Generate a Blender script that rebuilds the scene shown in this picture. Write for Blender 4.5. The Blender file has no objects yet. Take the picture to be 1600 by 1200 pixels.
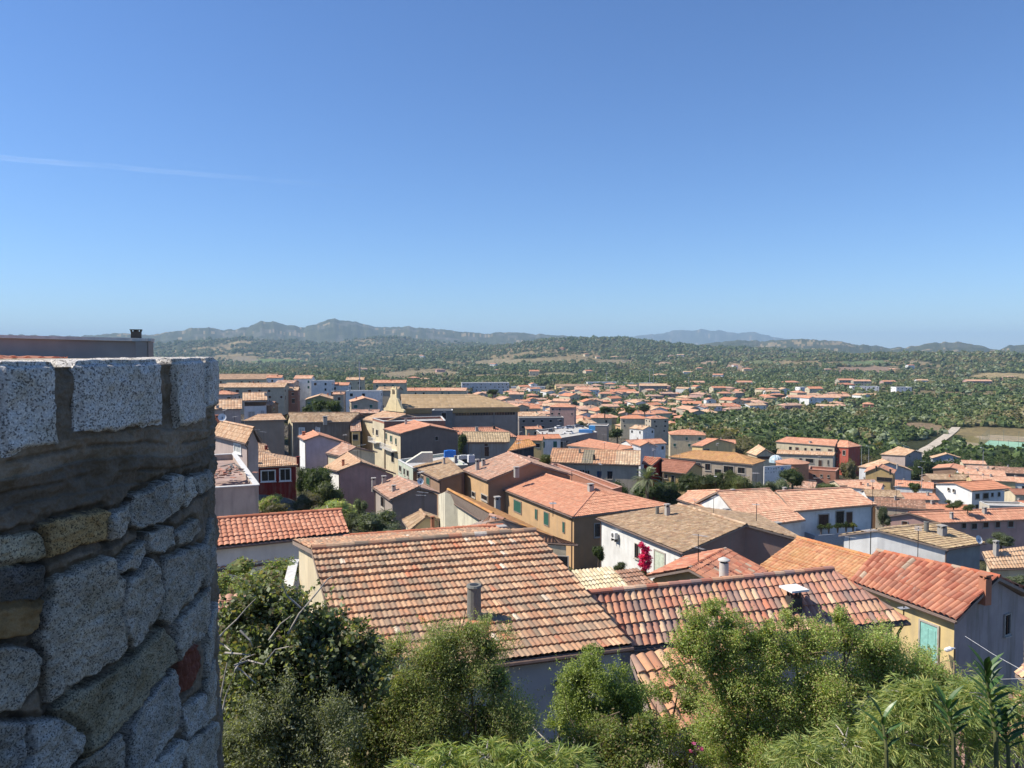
import bpy, math, random
import numpy as np
R = math.radians
sc = bpy.context.scene
# ---------------------------------------------------------------- camera
cam = bpy.data.objects.new('camera', bpy.data.cameras.new('camera'))
sc.collection.objects.link(cam); sc.camera = cam
cam.data.sensor_width = 36.0; cam.data.lens = 36.0*1200/1600
cam.data.clip_start = 0.1; cam.data.clip_end = 90000
cam.location = (0, 0, 0)                       # the eye; every height below is relative to it
cam.rotation_euler = (math.pi/2 - math.atan(52/1200), 0, 0)
# ---------------------------------------------------------------- light
SUN_EL, SUN_AZ = 48.0, -91.0                   # azimuth measured clockwise from the view direction (+Y)
w = bpy.data.worlds.new('World'); sc.world = w; w.use_nodes = True
nt = w.node_tree; bg = nt.nodes['Background']
sky = nt.nodes.new('ShaderNodeTexSky'); sky.sky_type = 'NISHITA'
sky.sun_disc = False; sky.sun_elevation = R(SUN_EL); sky.sun_rotation = R(SUN_AZ)
sky.altitude = 100; sky.air_density = 1.0; sky.dust_density = 0.0; sky.ozone_density = 6.0
tint = nt.nodes.new('ShaderNodeMix'); tint.data_type = 'RGBA'; tint.blend_type = 'MULTIPLY'; tint.inputs[0].default_value = 1
tint.inputs[7].default_value = (.84, .99, 1.2, 1); nt.links.new(sky.outputs[0], tint.inputs[6])
nt.links.new(tint.outputs[2], bg.inputs[0]); bg.inputs[1].default_value = 0.094
sd = bpy.data.lights.new('sun', 'SUN'); sd.energy = 5.0; sd.angle = R(0.55); sd.color = (1.0, 0.93, 0.81)
sun = bpy.data.objects.new('sun', sd); sc.collection.objects.link(sun)
sun.rotation_euler = (R(90-SUN_EL), 0, R(180-SUN_AZ))
sc.view_settings.view_transform = 'Standard'; sc.view_settings.look = 'None'
sc.view_settings.exposure = 0.44; sc.view_settings.gamma = 1.0
sc.cycles.max_bounces = 7; sc.cycles.diffuse_bounces = 4; sc.cycles.glossy_bounces = 2
sc.cycles.transparent_max_bounces = 8; sc.cycles.volume_bounces = 0
sc.cycles.use_denoising = True
COL = sc.collection
# ---------------------------------------------------------------- numbers
rnd = random.Random(7)
def hash2(ix, iy, seed=0):
    h = (ix.astype(np.int64)*374761393 + iy.astype(np.int64)*668265263 + seed*1442695041) & 0xffffffff
    h = ((h ^ (h >> 13))*1274126177) & 0xffffffff
    return ((h ^ (h >> 16)) & 0xffffff)/float(0xffffff)
def vnoise(x, y, seed=0):
    x0 = np.floor(x); y0 = np.floor(y); fx = x-x0; fy = y-y0
    fx = fx*fx*(3-2*fx); fy = fy*fy*(3-2*fy)
    a = hash2(x0, y0, seed); b = hash2(x0+1, y0, seed); c = hash2(x0, y0+1, seed); d = hash2(x0+1, y0+1, seed)
    return (a*(1-fx)+b*fx)*(1-fy)+(c*(1-fx)+d*fx)*fy
def fbm(x, y, octv=4, seed=0, gain=.5):
    s = 0; a = 1; t = 0
    for i in range(octv):
        s = s+a*vnoise(x, y, seed+i*17); t += a; a *= gain; x = x*2.03+11.3; y = y*2.03+5.7
    return s/t
HOUSES=[
{'k': 'main', 'n': 'house', 'cat': 'house', 't': 'g', 'hip': (0, 0), 'H': 4.4, 'w': 'whitegrey', 'r': 'main', 'l': 'house with big old ribbed tile roof and grey white front wall, nearest the parapet', 'P': [(-3.45, 15.72, -6.87), (2.86, 17.97, -6.99), (-1.45, 29.95, -6.99), (-7.96, 27.58, -6.87), (-5.71, 21.65, -5.65), (0.71, 23.96, -5.68)], 'F': [('pipe', 'F', 4.85, -0.82, 5.02, -0.61, 'dark')], 'C': [(-0.93, 18.6, -6.55, 0.37, 0.77, 'round')]},
{'k': 'newtile', 'n': 'house', 'cat': 'house', 't': 'g', 'hip': (0, 0), 'H': 4.5, 'w': 'white', 'r': 'newterra', 'l': 'house with fresh terracotta tile roof right beside the stone parapet', 'P': [(-14.35, 34.92, -9.08), (-8.15, 37.98, -9.1), (-9.75, 41.82, -9.1), (-16.55, 38.6, -9.08), (-15.45, 36.76, -8.21), (-8.95, 39.9, -8.34)], 'F': [], 'C': []},
{'k': 'newlow', 'n': 'house', 'cat': 'house', 't': 's', 'hip': (0, 0), 'H': 4.2, 'w': 'palegrey', 'r': 'newterra', 'l': 'low fresh tiled wing continuing down from the terracotta roof beside the parapet', 'P': [(-14.28, 35.15, -10.21), (-10.85, 37.0, -10.12), (-11.61, 38.53, -10.16), (-15.09, 36.7, -10.16), (-15.08, 36.7, -9.54), (-11.58, 38.55, -9.46)], 'F': [], 'C': []},
{'k': 'thin', 'n': 'house', 'cat': 'house', 't': 'g', 'hip': (0, 0), 'H': 3.5, 'w': 'cream', 'r': 'newterra', 'l': 'narrow strip of bright terracotta roof showing just above the ridge of the nearest old roof', 'P': [(-6.27, 31.01, -8.35), (0.13, 33.33, -8.36), (-1.02, 36.53, -8.36), (-7.61, 34.18, -8.35), (-6.94, 32.59, -7.95), (-0.44, 34.92, -8.04)], 'F': [], 'C': [(-0.46, 34.0, -8.2, 0.34, 0.4, 'box')]},
{'k': 'bigtile', 'n': 'house', 'cat': 'house', 't': 'g', 'hip': (0, 0), 'H': 4.5, 'w': 'pinkgrey', 'r': 'mix', 'l': 'house with broad weathered pink and orange barrel tile roof behind the big green bush', 'P': [(3.43, 21.91, -8.6), (12.65, 24.13, -8.6), (8.72, 26.56, -8.6), (0.39, 23.41, -8.6), (1.91, 22.66, -7.3), (10.68, 25.35, -7.3)], 'F': [], 'C': [(6.83, 24.47, -7.26, 0.31, 0.61, 'drum'), (8.84, 23.77, -8.17, 0.44, 0.79, 'slab')]},
{'k': 'lowtile', 'n': 'house', 'cat': 'house', 't': 's', 'hip': (0, 0), 'H': 3.2, 'w': 'pinkgrey', 'r': 'mixorange', 'l': 'low roof of orange barrel tiles under a terracotta ledge, half hidden behind the bushes', 'P': [(2.64, 13.48, -6.9), (4.67, 14.46, -6.9), (4.25, 15.7, -6.9), (2.32, 14.83, -6.9), (2.32, 14.83, -6.0), (4.25, 15.7, -6.0)], 'F': [], 'C': []},
{'k': 'red', 'n': 'house', 'cat': 'house', 't': 'g', 'hip': (0, 0), 'H': 5.5, 'w': 'yellow', 'r': 'redtile', 'l': 'yellow house with ribbed red tile roof and a teal door, at the right edge', 'P': [(15.97, 35.93, -10.9), (17.97, 30.58, -10.9), (23.4, 33.79, -10.9), (19.03, 36.99, -10.9), (17.5, 36.46, -9.6), (20.68, 32.19, -9.6)], 'F': [('door', 'F', 3.79, -2.28, 4.64, -0.67, 'teal'), ('win', 'R', 4.15, -1.46, 4.57, -0.6, 'dark')], 'C': [(19.8, 31.75, -10.01, 0.34, 0.69, 'terra')]},
{'k': 'fineorange', 'n': 'house', 'cat': 'house', 't': 'g', 'hip': (0, 0), 'H': 5, 'w': 'cream', 'r': 'orange', 'l': 'house with finely tiled bright orange roof between the weathered roof and the red ribbed roof', 'P': [(13.96, 45.99, -13.76), (16.99, 40.93, -13.75), (25.5, 46.01, -13.75), (22.47, 51.1, -13.76), (18.22, 48.55, -11.92), (21.24, 43.46, -11.96)], 'F': [], 'C': []},
{'k': 'smallred', 'n': 'house', 'cat': 'house', 't': 'g', 'hip': (0, 0), 'H': 4, 'w': 'ochre', 'r': 'redtile', 'l': 'small red tiled roof in the corner below the dark gable of the white house', 'P': [(12.2, 41.67, -13.36), (15.51, 46.0, -13.37), (11.28, 49.27, -13.37), (7.95, 44.93, -13.36), (10.07, 43.3, -12.43), (13.39, 47.63, -12.42)], 'F': [], 'C': []},
{'k': 'white', 'n': 'house', 'cat': 'house', 't': 'g', 'hip': (0, 0), 'H': 6, 'w': 'white', 'r': 'brownfine', 'l': 'white house with brown tile roof and a magenta bougainvillea on its wall', 'P': [(7.75, 69.81, -15.3), (12.94, 57.55, -15.3), (23.74, 61.06, -15.3), (23.05, 71.22, -15.3), (15.4, 70.52, -14.2), (19.13, 62.15, -14.2)], 'F': [('door', 'F', 9.17, -2.89, 10.52, -0.83, 'palegreen'), ('win', 'F', 12.0, -1.95, 12.75, -0.86, 'dark'), ('win', 'F', 6.19, -2.14, 6.78, -0.94, 'dark')], 'C': [(13.02, 68.28, -14.67, 0.34, 0.68, 'round')]},
{'k': 'peach', 'n': 'house', 'cat': 'house', 't': 'g', 'hip': (0, 1), 'H': 6.5, 'w': 'peach', 'r': 'salmon', 'l': 'long peach house with salmon hipped roof and dark green shutters', 'P': [(-2.88, 95.23, -16.6), (5.99, 75.0, -16.37), (16.55, 79.77, -16.13), (5.99, 100.07, -16.6), (1.55, 97.65, -14.96), (9.13, 82.47, -15.0)], 'F': [('shut', 'F', 7.22, -1.98, 9.21, -0.71, 'green'), ('shut', 'F', 12.95, -1.79, 13.44, -0.73, 'green'), ('shut', 'F', 15.18, -1.9, 16.25, -0.59, 'green'), ('shut', 'F', 19.47, -1.85, 19.89, -0.8, 'green'), ('win', 'R', 2.65, -2.29, 3.62, -0.99, 'dark')], 'C': [(8.49, 82.24, -15.17, 0.55, 0.89, 'box'), (11.29, 96.79, -17.53, 0.56, 0.97, 'box')]},
{'k': 'rust', 'n': 'house', 'cat': 'house', 't': 'g', 'hip': (0, 0), 'H': 6.5, 'w': 'creamstain', 'r': 'rust', 'l': 'stained cream house with rust coloured lichen roof in front of the long peach house', 'P': [(-6.16, 65.48, -12.3), (-2.25, 55.69, -12.3), (3.31, 49.09, -12.3), (-1.93, 60.57, -12.3), (-5.21, 62.12, -11.3), (-1.33, 52.79, -11.3)], 'F': [], 'C': [(-1.19, 61.63, -12.78, 0.41, 1.03, 'box')]},
{'k': 'rustwing', 'n': 'house', 'cat': 'house', 't': 'g', 'hip': (0, 0), 'H': 5, 'w': 'cream', 'r': 'darkold', 'l': 'old dark ribbed roof with cream front wall, sloping right below the rust coloured roof', 'P': [(-2.81, 46.36, -11.3), (3.86, 44.5, -11.3), (-4.78, 46.62, -11.3), (0.13, 47.26, -11.3), (-1.34, 46.81, -10.1), (-0.46, 45.56, -10.1)], 'F': [('win', 'F', 5.75, -1.43, 6.37, -0.74, 'dark')], 'C': []},
{'k': 'peach2', 'n': 'house', 'cat': 'house', 't': 'g', 'hip': (0, 0), 'H': 7, 'w': 'peach', 'r': 'pinkmix', 'l': 'peach house with pinkish mottled roof and a tall white chimney pipe', 'P': [(-6.43, 98.38, -15.32), (-2.87, 90.0, -15.31), (7.5, 94.19, -15.31), (5.42, 102.66, -15.32), (-0.51, 100.52, -13.29), (2.31, 92.09, -13.49)], 'F': [('win', 'F', 3.0, -2.88, 4.16, -2.32, 'dark'), ('win', 'F', 6.4, -2.6, 8.33, -2.06, 'dark')], 'C': [(-4.34, 95.87, -15.01, 0.4, 1.44, 'box'), (0.53, 89.89, -14.3, 0.52, 0.67, 'box')]},
{'k': 'peachtall', 'n': 'house', 'cat': 'house', 't': 'f', 'hip': (0, 0), 'H': 8, 'w': 'terrawall', 'r': 'terracotta', 'l': 'tall terracotta rendered parapet wall block behind the long peach house', 'P': [(1.62, 96.48, -14.21), (4.66, 95.93, -15.1), (5.57, 102.35, -15.08), (2.24, 102.91, -14.12), (1.93, 99.63, -13.43), (5.13, 99.21, -13.43)], 'F': [('win', 'F', 0.69, -0.75, 1.1, -0.43, 'dark'), ('win', 'F', 2.24, -1.2, 2.73, -0.87, 'dark')], 'C': []},
{'k': 'peachtail', 'n': 'house', 'cat': 'house', 't': 'f', 'hip': (0, 0), 'H': 8, 'w': 'terrawall', 'r': 'terracotta', 'l': 'reddish plastered blind wall running down to the two small chimneys', 'P': [(5.4, 109.15, -16.17), (11.85, 89.98, -16.29), (13.05, 90.43, -16.07), (6.6, 109.56, -16.18), (6.0, 109.36, -14.98), (12.45, 90.2, -14.98)], 'F': [], 'C': []},
{'k': 'brown', 'n': 'house', 'cat': 'house', 't': 's', 'hip': (0, 0), 'H': 7.5, 'w': 'brownwall', 'r': 'brownfine', 'l': 'house with pale brown tile roof and brown blind side wall by the blue water tank', 'P': [(-13.78, 106.05, -16.07), (-9.09, 95.04, -16.09), (-5.66, 96.31, -16.11), (-9.5, 107.42, -16.11), (-9.0, 107.47, -15.02), (-6.05, 96.27, -15.24)], 'F': [('win', 'F', 1.49, -1.42, 2.43, -0.8, 'dark'), ('shut', 'F', 5.74, -1.23, 7.18, -0.55, 'green'), ('win', 'F', 3.35, -1.31, 4.26, -0.7, 'dark')], 'C': [(-9.19, 103.47, -15.24, 0.26, 0.78, 'box'), (-7.7, 104.52, -14.78, 0.35, 0.44, 'box')]},
{'k': 'terrace', 'n': 'house', 'cat': 'house', 't': 'f', 'hip': (0, 0), 'H': 8, 'w': 'palegreenwall', 'r': 'terrace', 'l': 'row house with flat roof terrace and a sloping stair hatch', 'P': [(-17.14, 114.98, -16.36), (-13.64, 104.99, -16.09), (-6.24, 107.64, -16.04), (-9.86, 117.7, -15.66), (-13.52, 116.33, -14.84), (-9.93, 106.32, -14.84)], 'F': [('win', 'F', 0.92, -1.52, 2.37, -0.75, 'dark'), ('win', 'F', 4.25, -1.53, 5.18, -0.69, 'dark'), ('win', 'F', 6.53, -1.42, 7.86, -0.6, 'dark')], 'C': []},
{'k': 'smallgable', 'n': 'house', 'cat': 'house', 't': 'g', 'hip': (0, 0), 'H': 4.5, 'w': 'stonewall', 'r': 'pinkmix', 'l': 'small stone gabled house with pink tile roof and a tall white flue on its gable', 'P': [(-15.48, 84.64, -15.11), (-12.44, 77.96, -15.24), (-7.55, 80.32, -15.02), (-10.42, 86.98, -15.11), (-12.95, 85.81, -14.09), (-9.7, 79.18, -14.14)], 'F': [('win', 'F', 2.67, -1.49, 3.99, -0.45, 'dark')], 'C': [(-15.35, 84.73, -15.06, 0.42, 0.99, 'box'), (-14.2, 84.67, -14.69, 0.42, 0.85, 'box')]},
{'k': 'brownlow', 'n': 'house', 'cat': 'house', 't': 'g', 'hip': (0, 0), 'H': 3.5, 'w': 'cream', 'r': 'brownfine', 'l': 'low brown roof tucked below the small stone gabled house', 'P': [(-9.57, 66.19, -14.67), (-8.6, 63.91, -15.09), (-6.02, 65.15, -14.44), (-6.48, 67.37, -14.67), (-8.02, 66.78, -13.96), (-7.27, 64.55, -14.05)], 'F': [], 'C': [(-6.52, 62.5, -14.49, 0.26, 0.94, 'terra')]},
{'k': 'pink', 'n': 'house', 'cat': 'house', 't': 'g', 'hip': (0, 0), 'H': 7.5, 'w': 'pink', 'r': 'orangetan', 'l': 'pink gabled house with orange tan roof above the dark green garden trees', 'P': [(-26.68, 107.91, -16.53), (-22.83, 100.12, -15.76), (-15.68, 103.34, -16.62), (-20.48, 111.22, -16.53), (-23.58, 109.56, -14.57), (-20.08, 101.56, -14.79)], 'F': [], 'C': []},
{'k': 'lilac', 'n': 'house', 'cat': 'house', 't': 'g', 'hip': (0, 0), 'H': 8, 'w': 'lilac', 'r': 'salmon', 'l': 'lilac house with bright white corner and salmon gabled roof', 'P': [(-36.37, 129.76, -14.53), (-32.66, 120.11, -14.06), (-25.87, 122.64, -14.97), (-31.68, 131.84, -14.53), (-34.02, 130.8, -13.66), (-30.49, 121.09, -13.36)], 'F': [], 'C': []},
{'k': 'lilacext', 'n': 'house', 'cat': 'house', 't': 'g', 'hip': (0, 0), 'H': 6, 'w': 'cream', 'r': 'pinkmix', 'l': 'pale low tiled roof between the lilac house and the pink gabled house', 'P': [(-28.47, 116.82, -15.64), (-25.46, 113.01, -15.6), (-20.56, 116.95, -15.46), (-24.39, 120.61, -15.64), (-26.43, 118.71, -14.29), (-23.46, 114.88, -14.51)], 'F': [], 'C': []},
{'k': 'redhouse', 'n': 'house', 'cat': 'house', 't': 'g', 'hip': (0, 1), 'H': 5.5, 'w': 'darkred', 'r': 'orangetan', 'l': 'dark red house with white framed windows and fine orange tan roof', 'P': [(-30.93, 90.46, -13.86), (-25.83, 92.0, -13.79), (-28.35, 101.34, -14.25), (-34.59, 99.47, -13.86), (-32.76, 94.97, -12.55), (-31.9, 95.24, -12.51)], 'F': [('winw', 'F', 1.21, -1.67, 2.67, -0.51, 'dark'), ('winw', 'F', 3.33, -1.69, 4.44, -0.37, 'dark')], 'C': [(-30.68, 91.78, -13.52, 0.38, 0.54, 'dkred'), (-26.0, 92.9, -13.53, 0.39, 0.7, 'dkred')]},
{'k': 'redback', 'n': 'house', 'cat': 'house', 't': 'g', 'hip': (0, 0), 'H': 6, 'w': 'cream', 'r': 'orangetan', 'l': 'small orange tan roof just behind the dark red house', 'P': [(-34.15, 98.97, -13.58), (-31.5, 100.05, -13.56), (-35.0, 106.88, -13.56), (-36.61, 106.28, -13.58), (-35.38, 102.62, -12.18), (-33.25, 103.46, -12.72)], 'F': [], 'C': [(-32.64, 101.54, -13.16, 0.34, 0.59, 'dkred')]},
{'k': 'leftsmall', 'n': 'house', 'cat': 'house', 't': 'g', 'hip': (0, 0), 'H': 5, 'w': 'pinkgrey', 'r': 'orangetan', 'l': 'pinkish walled house with pale orange tiles close above the rubble covered flat roof', 'P': [(-31.68, 78.58, -8.4), (-24.27, 69.88, -8.47), (-23.27, 71.19, -8.47), (-30.56, 79.87, -8.4), (-31.12, 79.22, -7.08), (-23.77, 70.54, -7.13)], 'F': [('winw', 'F', 7.79, -1.08, 9.4, -0.41, 'grey')], 'C': []},
{'k': 'junk', 'n': 'house', 'cat': 'house', 't': 'f', 'hip': (0, 0), 'H': 6, 'w': 'pinkcream', 'r': 'rubble', 'l': 'derelict flat roofed house with white parapet and a heap of broken tiles on top', 'P': [(-18.17, 42.47, -7.69), (-14.62, 44.02, -7.71), (-20.95, 57.91, -7.75), (-24.13, 56.5, -7.75), (-21.18, 49.48, -6.52), (-17.76, 50.98, -6.52)], 'F': [], 'C': []},
{'k': 'block', 'n': 'house', 'cat': 'house', 't': 'g', 'hip': (0, 0), 'H': 9, 'w': 'darkgrey', 'r': 'brownfine', 'l': 'dark grey streaked house with long brown mottled roof and pale windows', 'P': [(-43.1, 149.46, -13.98), (-31.69, 149.86, -13.89), (-29.5, 157.86, -13.89), (-46.03, 156.23, -13.98), (-44.57, 152.85, -12.38), (-30.59, 153.86, -12.46)], 'F': [('winw', 'F', 1.52, -2.3, 2.39, -1.17, 'grey'), ('winw', 'F', 4.75, -1.93, 5.38, -1.18, 'grey')], 'C': [(-36.57, 149.81, -13.89, 0.75, 1.12, 'box')]},
{'k': 'blocksmall', 'n': 'house', 'cat': 'house', 't': 'g', 'hip': (0, 0), 'H': 7, 'w': 'yellow', 'r': 'pinkmix', 'l': 'tiny yellow house with pinkish roof squeezed right of the dark streaked house', 'P': [(-31.09, 147.51, -15.53), (-29.09, 148.0, -15.46), (-31.39, 157.31, -15.46), (-33.28, 156.87, -15.53), (-32.18, 152.19, -13.98), (-30.24, 152.66, -14.02)], 'F': [('win', 'F', 0.37, -1.67, 1.34, -0.67, 'dark')], 'C': []},
{'k': 'blank', 'n': 'house', 'cat': 'house', 't': 'g', 'hip': (0, 0), 'H': 9, 'w': 'greybrown', 'r': 'orangetan', 'l': 'house with a large blank grey brown wall facing the rubble roof', 'P': [(-52.64, 149.25, -13.71), (-44.33, 150.25, -13.55), (-48.31, 157.73, -13.55), (-49.83, 158.91, -13.71), (-51.24, 154.08, -12.86), (-46.32, 153.99, -12.73)], 'F': [], 'C': []},
{'k': 'loggia', 'n': 'house', 'cat': 'house', 't': 'g', 'hip': (0, 0), 'H': 9, 'w': 'white', 'r': 'orangetan', 'l': 'white house with a pillared loggia under its orange roof', 'P': [(-60.89, 173.23, -11.27), (-55.81, 175.0, -11.24), (-58.96, 184.08, -11.24), (-64.03, 182.32, -11.27), (-62.46, 177.78, -9.78), (-57.38, 179.54, -9.73)], 'F': [('strip', 'F', 0.4, -1.24, 5.1, -0.37, 'dark'), ('win', 'F', 1.33, -3.99, 2.43, -2.68, 'grey'), ('win', 'F', 3.96, -3.04, 4.52, -2.45, 'grey')], 'C': [(-57.05, 177.53, -10.36, 0.59, 0.59, 'box')]},
{'k': 'rowleft', 'n': 'house', 'cat': 'house', 't': 'g', 'hip': (0, 0), 'H': 7, 'w': 'pinkgrey', 'r': 'orangetan', 'l': 'pinkish house with plain tan orange roof left of the white loggia house', 'P': [(-63.37, 157.39, -12.08), (-56.39, 159.97, -12.15), (-59.83, 169.92, -12.15), (-67.24, 167.18, -12.08), (-65.3, 162.29, -10.42), (-58.11, 164.95, -10.46)], 'F': [], 'C': [(-61.03, 158.85, -11.93, 0.53, 0.66, 'box')]},
{'k': 'hall', 'n': 'church_hall', 'cat': 'church hall', 't': 'g', 'hip': (0, 1), 'H': 11, 'w': 'hallgrey', 'r': 'hallroof', 'l': 'long church hall with wide tan roof, ochre cornice and grey brick walls', 'P': [(-27.75, 194.3, -14.59), (1.67, 199.92, -14.68), (-1.93, 218.69, -14.63), (-31.41, 213.07, -14.59), (-29.58, 203.68, -11.55), (-9.53, 207.5, -11.77)], 'F': [], 'C': []},
{'k': 'hallblock', 'n': 'house', 'cat': 'house', 't': 'f', 'hip': (0, 0), 'H': 10, 'w': 'brickgrey', 'r': 'terrace', 'l': 'rough grey masonry tower block standing before the long church hall', 'P': [(-19.3, 184.81, -14.34), (-14.37, 185.01, -14.36), (-14.73, 189.67, -14.4), (-19.31, 189.5, -14.39), (-19.31, 187.15, -13.17), (-14.55, 187.34, -13.17)], 'F': [('win', 'F', 2.29, -2.05, 3.37, -0.65, 'dark')], 'C': []},
{'k': 'darkgable', 'n': 'house', 'cat': 'house', 't': 'g', 'hip': (0, 0), 'H': 9, 'w': 'slatewall', 'r': 'salmon', 'l': 'tall house with dark slate coloured gable wall and cream balcony front', 'P': [(-23.32, 138.75, -14.14), (-19.03, 130.01, -14.07), (-9.23, 134.63, -14.17), (-13.0, 143.46, -14.14), (-18.16, 141.11, -12.84), (-14.16, 132.3, -12.93)], 'F': [('win', 'R', 6.42, -1.4, 6.89, -0.73, 'dark'), ('win', 'F', 0.57, -1.78, 1.36, -0.74, 'green'), ('win', 'F', 3.28, -1.94, 4.42, -0.91, 'green'), ('win', 'F', 6.27, -2.09, 7.0, -1.08, 'green'), ('door', 'F', 3.97, -5.36, 5.47, -3.77, 'dark'), ('balc', 'F', 0.11, -3.31, 7.33, -2.97, '1')], 'C': []},
{'k': 'darkflat', 'n': 'house', 'cat': 'house', 't': 'f', 'hip': (0, 0), 'H': 9, 'w': 'terrawall', 'r': 'terrace', 'l': 'flat roofed cream fronted house between the pale gable and the dark slate gable', 'P': [(-26.72, 146.66, -12.86), (-23.75, 142.06, -13.05), (-12.79, 147.1, -13.39), (-13.97, 151.97, -12.94), (-20.35, 149.32, -11.86), (-18.27, 144.58, -11.86)], 'F': [('win', 'F', -0.44, -2.72, 0.5, -1.74, 'dark'), ('win', 'F', 1.73, -2.89, 2.65, -1.92, 'dark'), ('balc', 'F', -2.07, -4.24, 3.84, -3.5, '1')], 'C': []},
{'k': 'creamleft', 'n': 'house', 'cat': 'house', 't': 'g', 'hip': (0, 0), 'H': 8, 'w': 'slatewall', 'r': 'orangetan', 'l': 'house with pale tiled verge and a dark side wall left of the cream balcony fronts', 'P': [(-30.5, 154.0, -13.76), (-24.61, 145.94, -13.73), (-16.58, 151.86, -13.73), (-22.45, 159.93, -13.62), (-26.61, 156.93, -12.44), (-20.59, 148.9, -12.37)], 'F': [], 'C': []},
{'k': 'tan', 'n': 'house', 'cat': 'house', 't': 'g', 'hip': (0, 0), 'H': 6.5, 'w': 'concrete', 'r': 'tanribbed', 'l': 'rough grey house with tan ribbed roof below the church hall', 'P': [(-7.86, 134.14, -16.04), (-0.45, 134.99, -16.14), (-0.25, 142.85, -16.14), (-9.92, 141.94, -16.04), (-8.89, 138.04, -14.65), (-0.35, 138.92, -14.86)], 'F': [('door', 'F', 3.06, -2.46, 3.85, -0.76, 'dark'), ('win', 'F', 3.06, 0.26, 3.63, 0.82, 'dark')], 'C': [(-6.39, 139.01, -14.52, 0.46, 0.7, 'box')]},
{'k': 'tanback', 'n': 'house', 'cat': 'house', 't': 'g', 'hip': (0, 1), 'H': 6, 'w': 'cream', 'r': 'salmon', 'l': 'long salmon roof with small vents at the foot of the church hall wall', 'P': [(-10.44, 146.85, -16.08), (1.0, 149.95, -16.92), (-0.8, 156.75, -16.46), (-13.16, 153.47, -16.08), (-11.8, 150.16, -15.18), (-3.19, 152.45, -15.28)], 'F': [], 'C': [(-6.9, 149.99, -15.54, 0.37, 0.62, 'dark'), (-3.55, 151.77, -15.47, 0.38, 0.63, 'dark')]},
{'k': 'shed', 'n': 'house', 'cat': 'house', 't': 'g', 'hip': (0, 0), 'H': 4, 'w': 'blackwall', 'r': 'rust', 'l': 'dark walled shed with rusty orange roof', 'P': [(-0.69, 118.0, -15.5), (3.75, 118.04, -14.61), (1.92, 124.14, -14.61), (1.71, 124.2, -15.5), (0.51, 121.1, -14.38), (2.84, 121.09, -14.07)], 'F': [], 'C': []},
{'k': 'longtile', 'n': 'house', 'cat': 'house', 't': 'g', 'hip': (0, 0), 'H': 6.5, 'w': 'greige', 'r': 'multitile', 'l': 'long grey beige house with mottled orange to cream tile roof and tall windows', 'P': [(5.85, 122.59, -17.85), (20.21, 119.98, -17.98), (21.83, 129.78, -17.98), (7.59, 132.35, -17.85), (6.72, 127.47, -16.31), (21.02, 124.88, -16.4)], 'F': [('win', 'F', 5.01, -2.07, 5.32, -1.04, 'dark'), ('win', 'F', 5.42, -2.16, 5.73, -1.03, 'dark'), ('win', 'F', 5.83, -2.15, 6.13, -1.12, 'dark'), ('win', 'F', 6.24, -2.13, 6.54, -1.11, 'dark'), ('win', 'F', 7.76, -2.29, 8.47, -1.16, 'blue'), ('win', 'F', 9.38, -2.34, 10.19, -1.12, 'dark')], 'C': [(13.14, 122.5, -17.53, 0.31, 0.92, 'dark')]},
{'k': 'whiteorange', 'n': 'house', 'cat': 'house', 't': 'g', 'hip': (0, 1), 'H': 5.5, 'w': 'white', 'r': 'salmon', 'l': 'white walled house with wide orange roof and a small raised cupola', 'P': [(12.32, 173.19, -21.43), (21.7, 160.0, -20.88), (27.32, 163.97, -20.71), (22.82, 176.77, -21.43), (17.57, 174.98, -20.19), (23.2, 164.96, -20.28)], 'F': [], 'C': []},
{'k': 'greyannex', 'n': 'house', 'cat': 'house', 't': 'g', 'hip': (0, 0), 'H': 6, 'w': 'palegrey', 'r': 'salmon', 'l': 'pale grey gabled house right of the white walled house with the cupola', 'P': [(25.37, 163.83, -19.73), (26.45, 157.99, -19.69), (30.27, 158.6, -19.9), (29.56, 164.4, -19.73), (27.46, 164.11, -19.07), (28.22, 158.34, -18.93)], 'F': [], 'C': []},
{'k': 'redblock', 'n': 'house', 'cat': 'house', 't': 'g', 'hip': (0, 0), 'H': 6, 'w': 'ochre', 'r': 'redbrown', 'l': 'ochre house with a smooth red brown roof beside the palm tree', 'P': [(24.9, 126.93, -19.98), (28.52, 125.07, -20.11), (33.24, 131.78, -20.11), (26.33, 134.4, -19.98), (25.61, 130.67, -18.48), (30.88, 128.42, -18.81)], 'F': [('win', 'F', 0.35, -1.07, 0.9, -0.53, 'dark'), ('door', 'F', 1.54, -1.83, 2.08, -0.55, 'dark')], 'C': []},
{'k': 'redcube', 'n': 'house', 'cat': 'house', 't': 'g', 'hip': (0, 0), 'H': 6, 'w': 'crimson', 'r': 'redtile', 'l': 'crimson walled house with red roof just left of the smooth red brown roof', 'P': [(21.99, 129.26, -19.04), (23.5, 128.03, -19.29), (26.36, 132.18, -19.25), (23.59, 133.6, -19.04), (22.79, 131.43, -18.26), (25.38, 130.04, -18.28)], 'F': [], 'C': []},
{'k': 'greylong', 'n': 'house', 'cat': 'house', 't': 'g', 'hip': (1, 1), 'H': 6.5, 'w': 'greystone', 'r': 'rustorange', 'l': 'long grey stone house with rust orange hipped roof and large dark windows', 'P': [(30.13, 146.81, -20.39), (43.59, 137.97, -20.56), (47.98, 144.64, -20.82), (34.32, 153.54, -20.59), (35.32, 148.03, -19.32), (42.09, 143.62, -19.22)], 'F': [('win', 'F', 5.36, -1.77, 6.23, -0.56, 'dark'), ('win', 'F', 7.1, -1.74, 8.08, -0.54, 'dark'), ('win', 'F', 8.94, -2.41, 10.15, -1.46, 'dark'), ('win', 'F', 10.63, -1.88, 12.41, -0.7, 'dark'), ('win', 'F', 13.24, -1.79, 14.52, -0.74, 'dark')], 'C': []},
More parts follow.
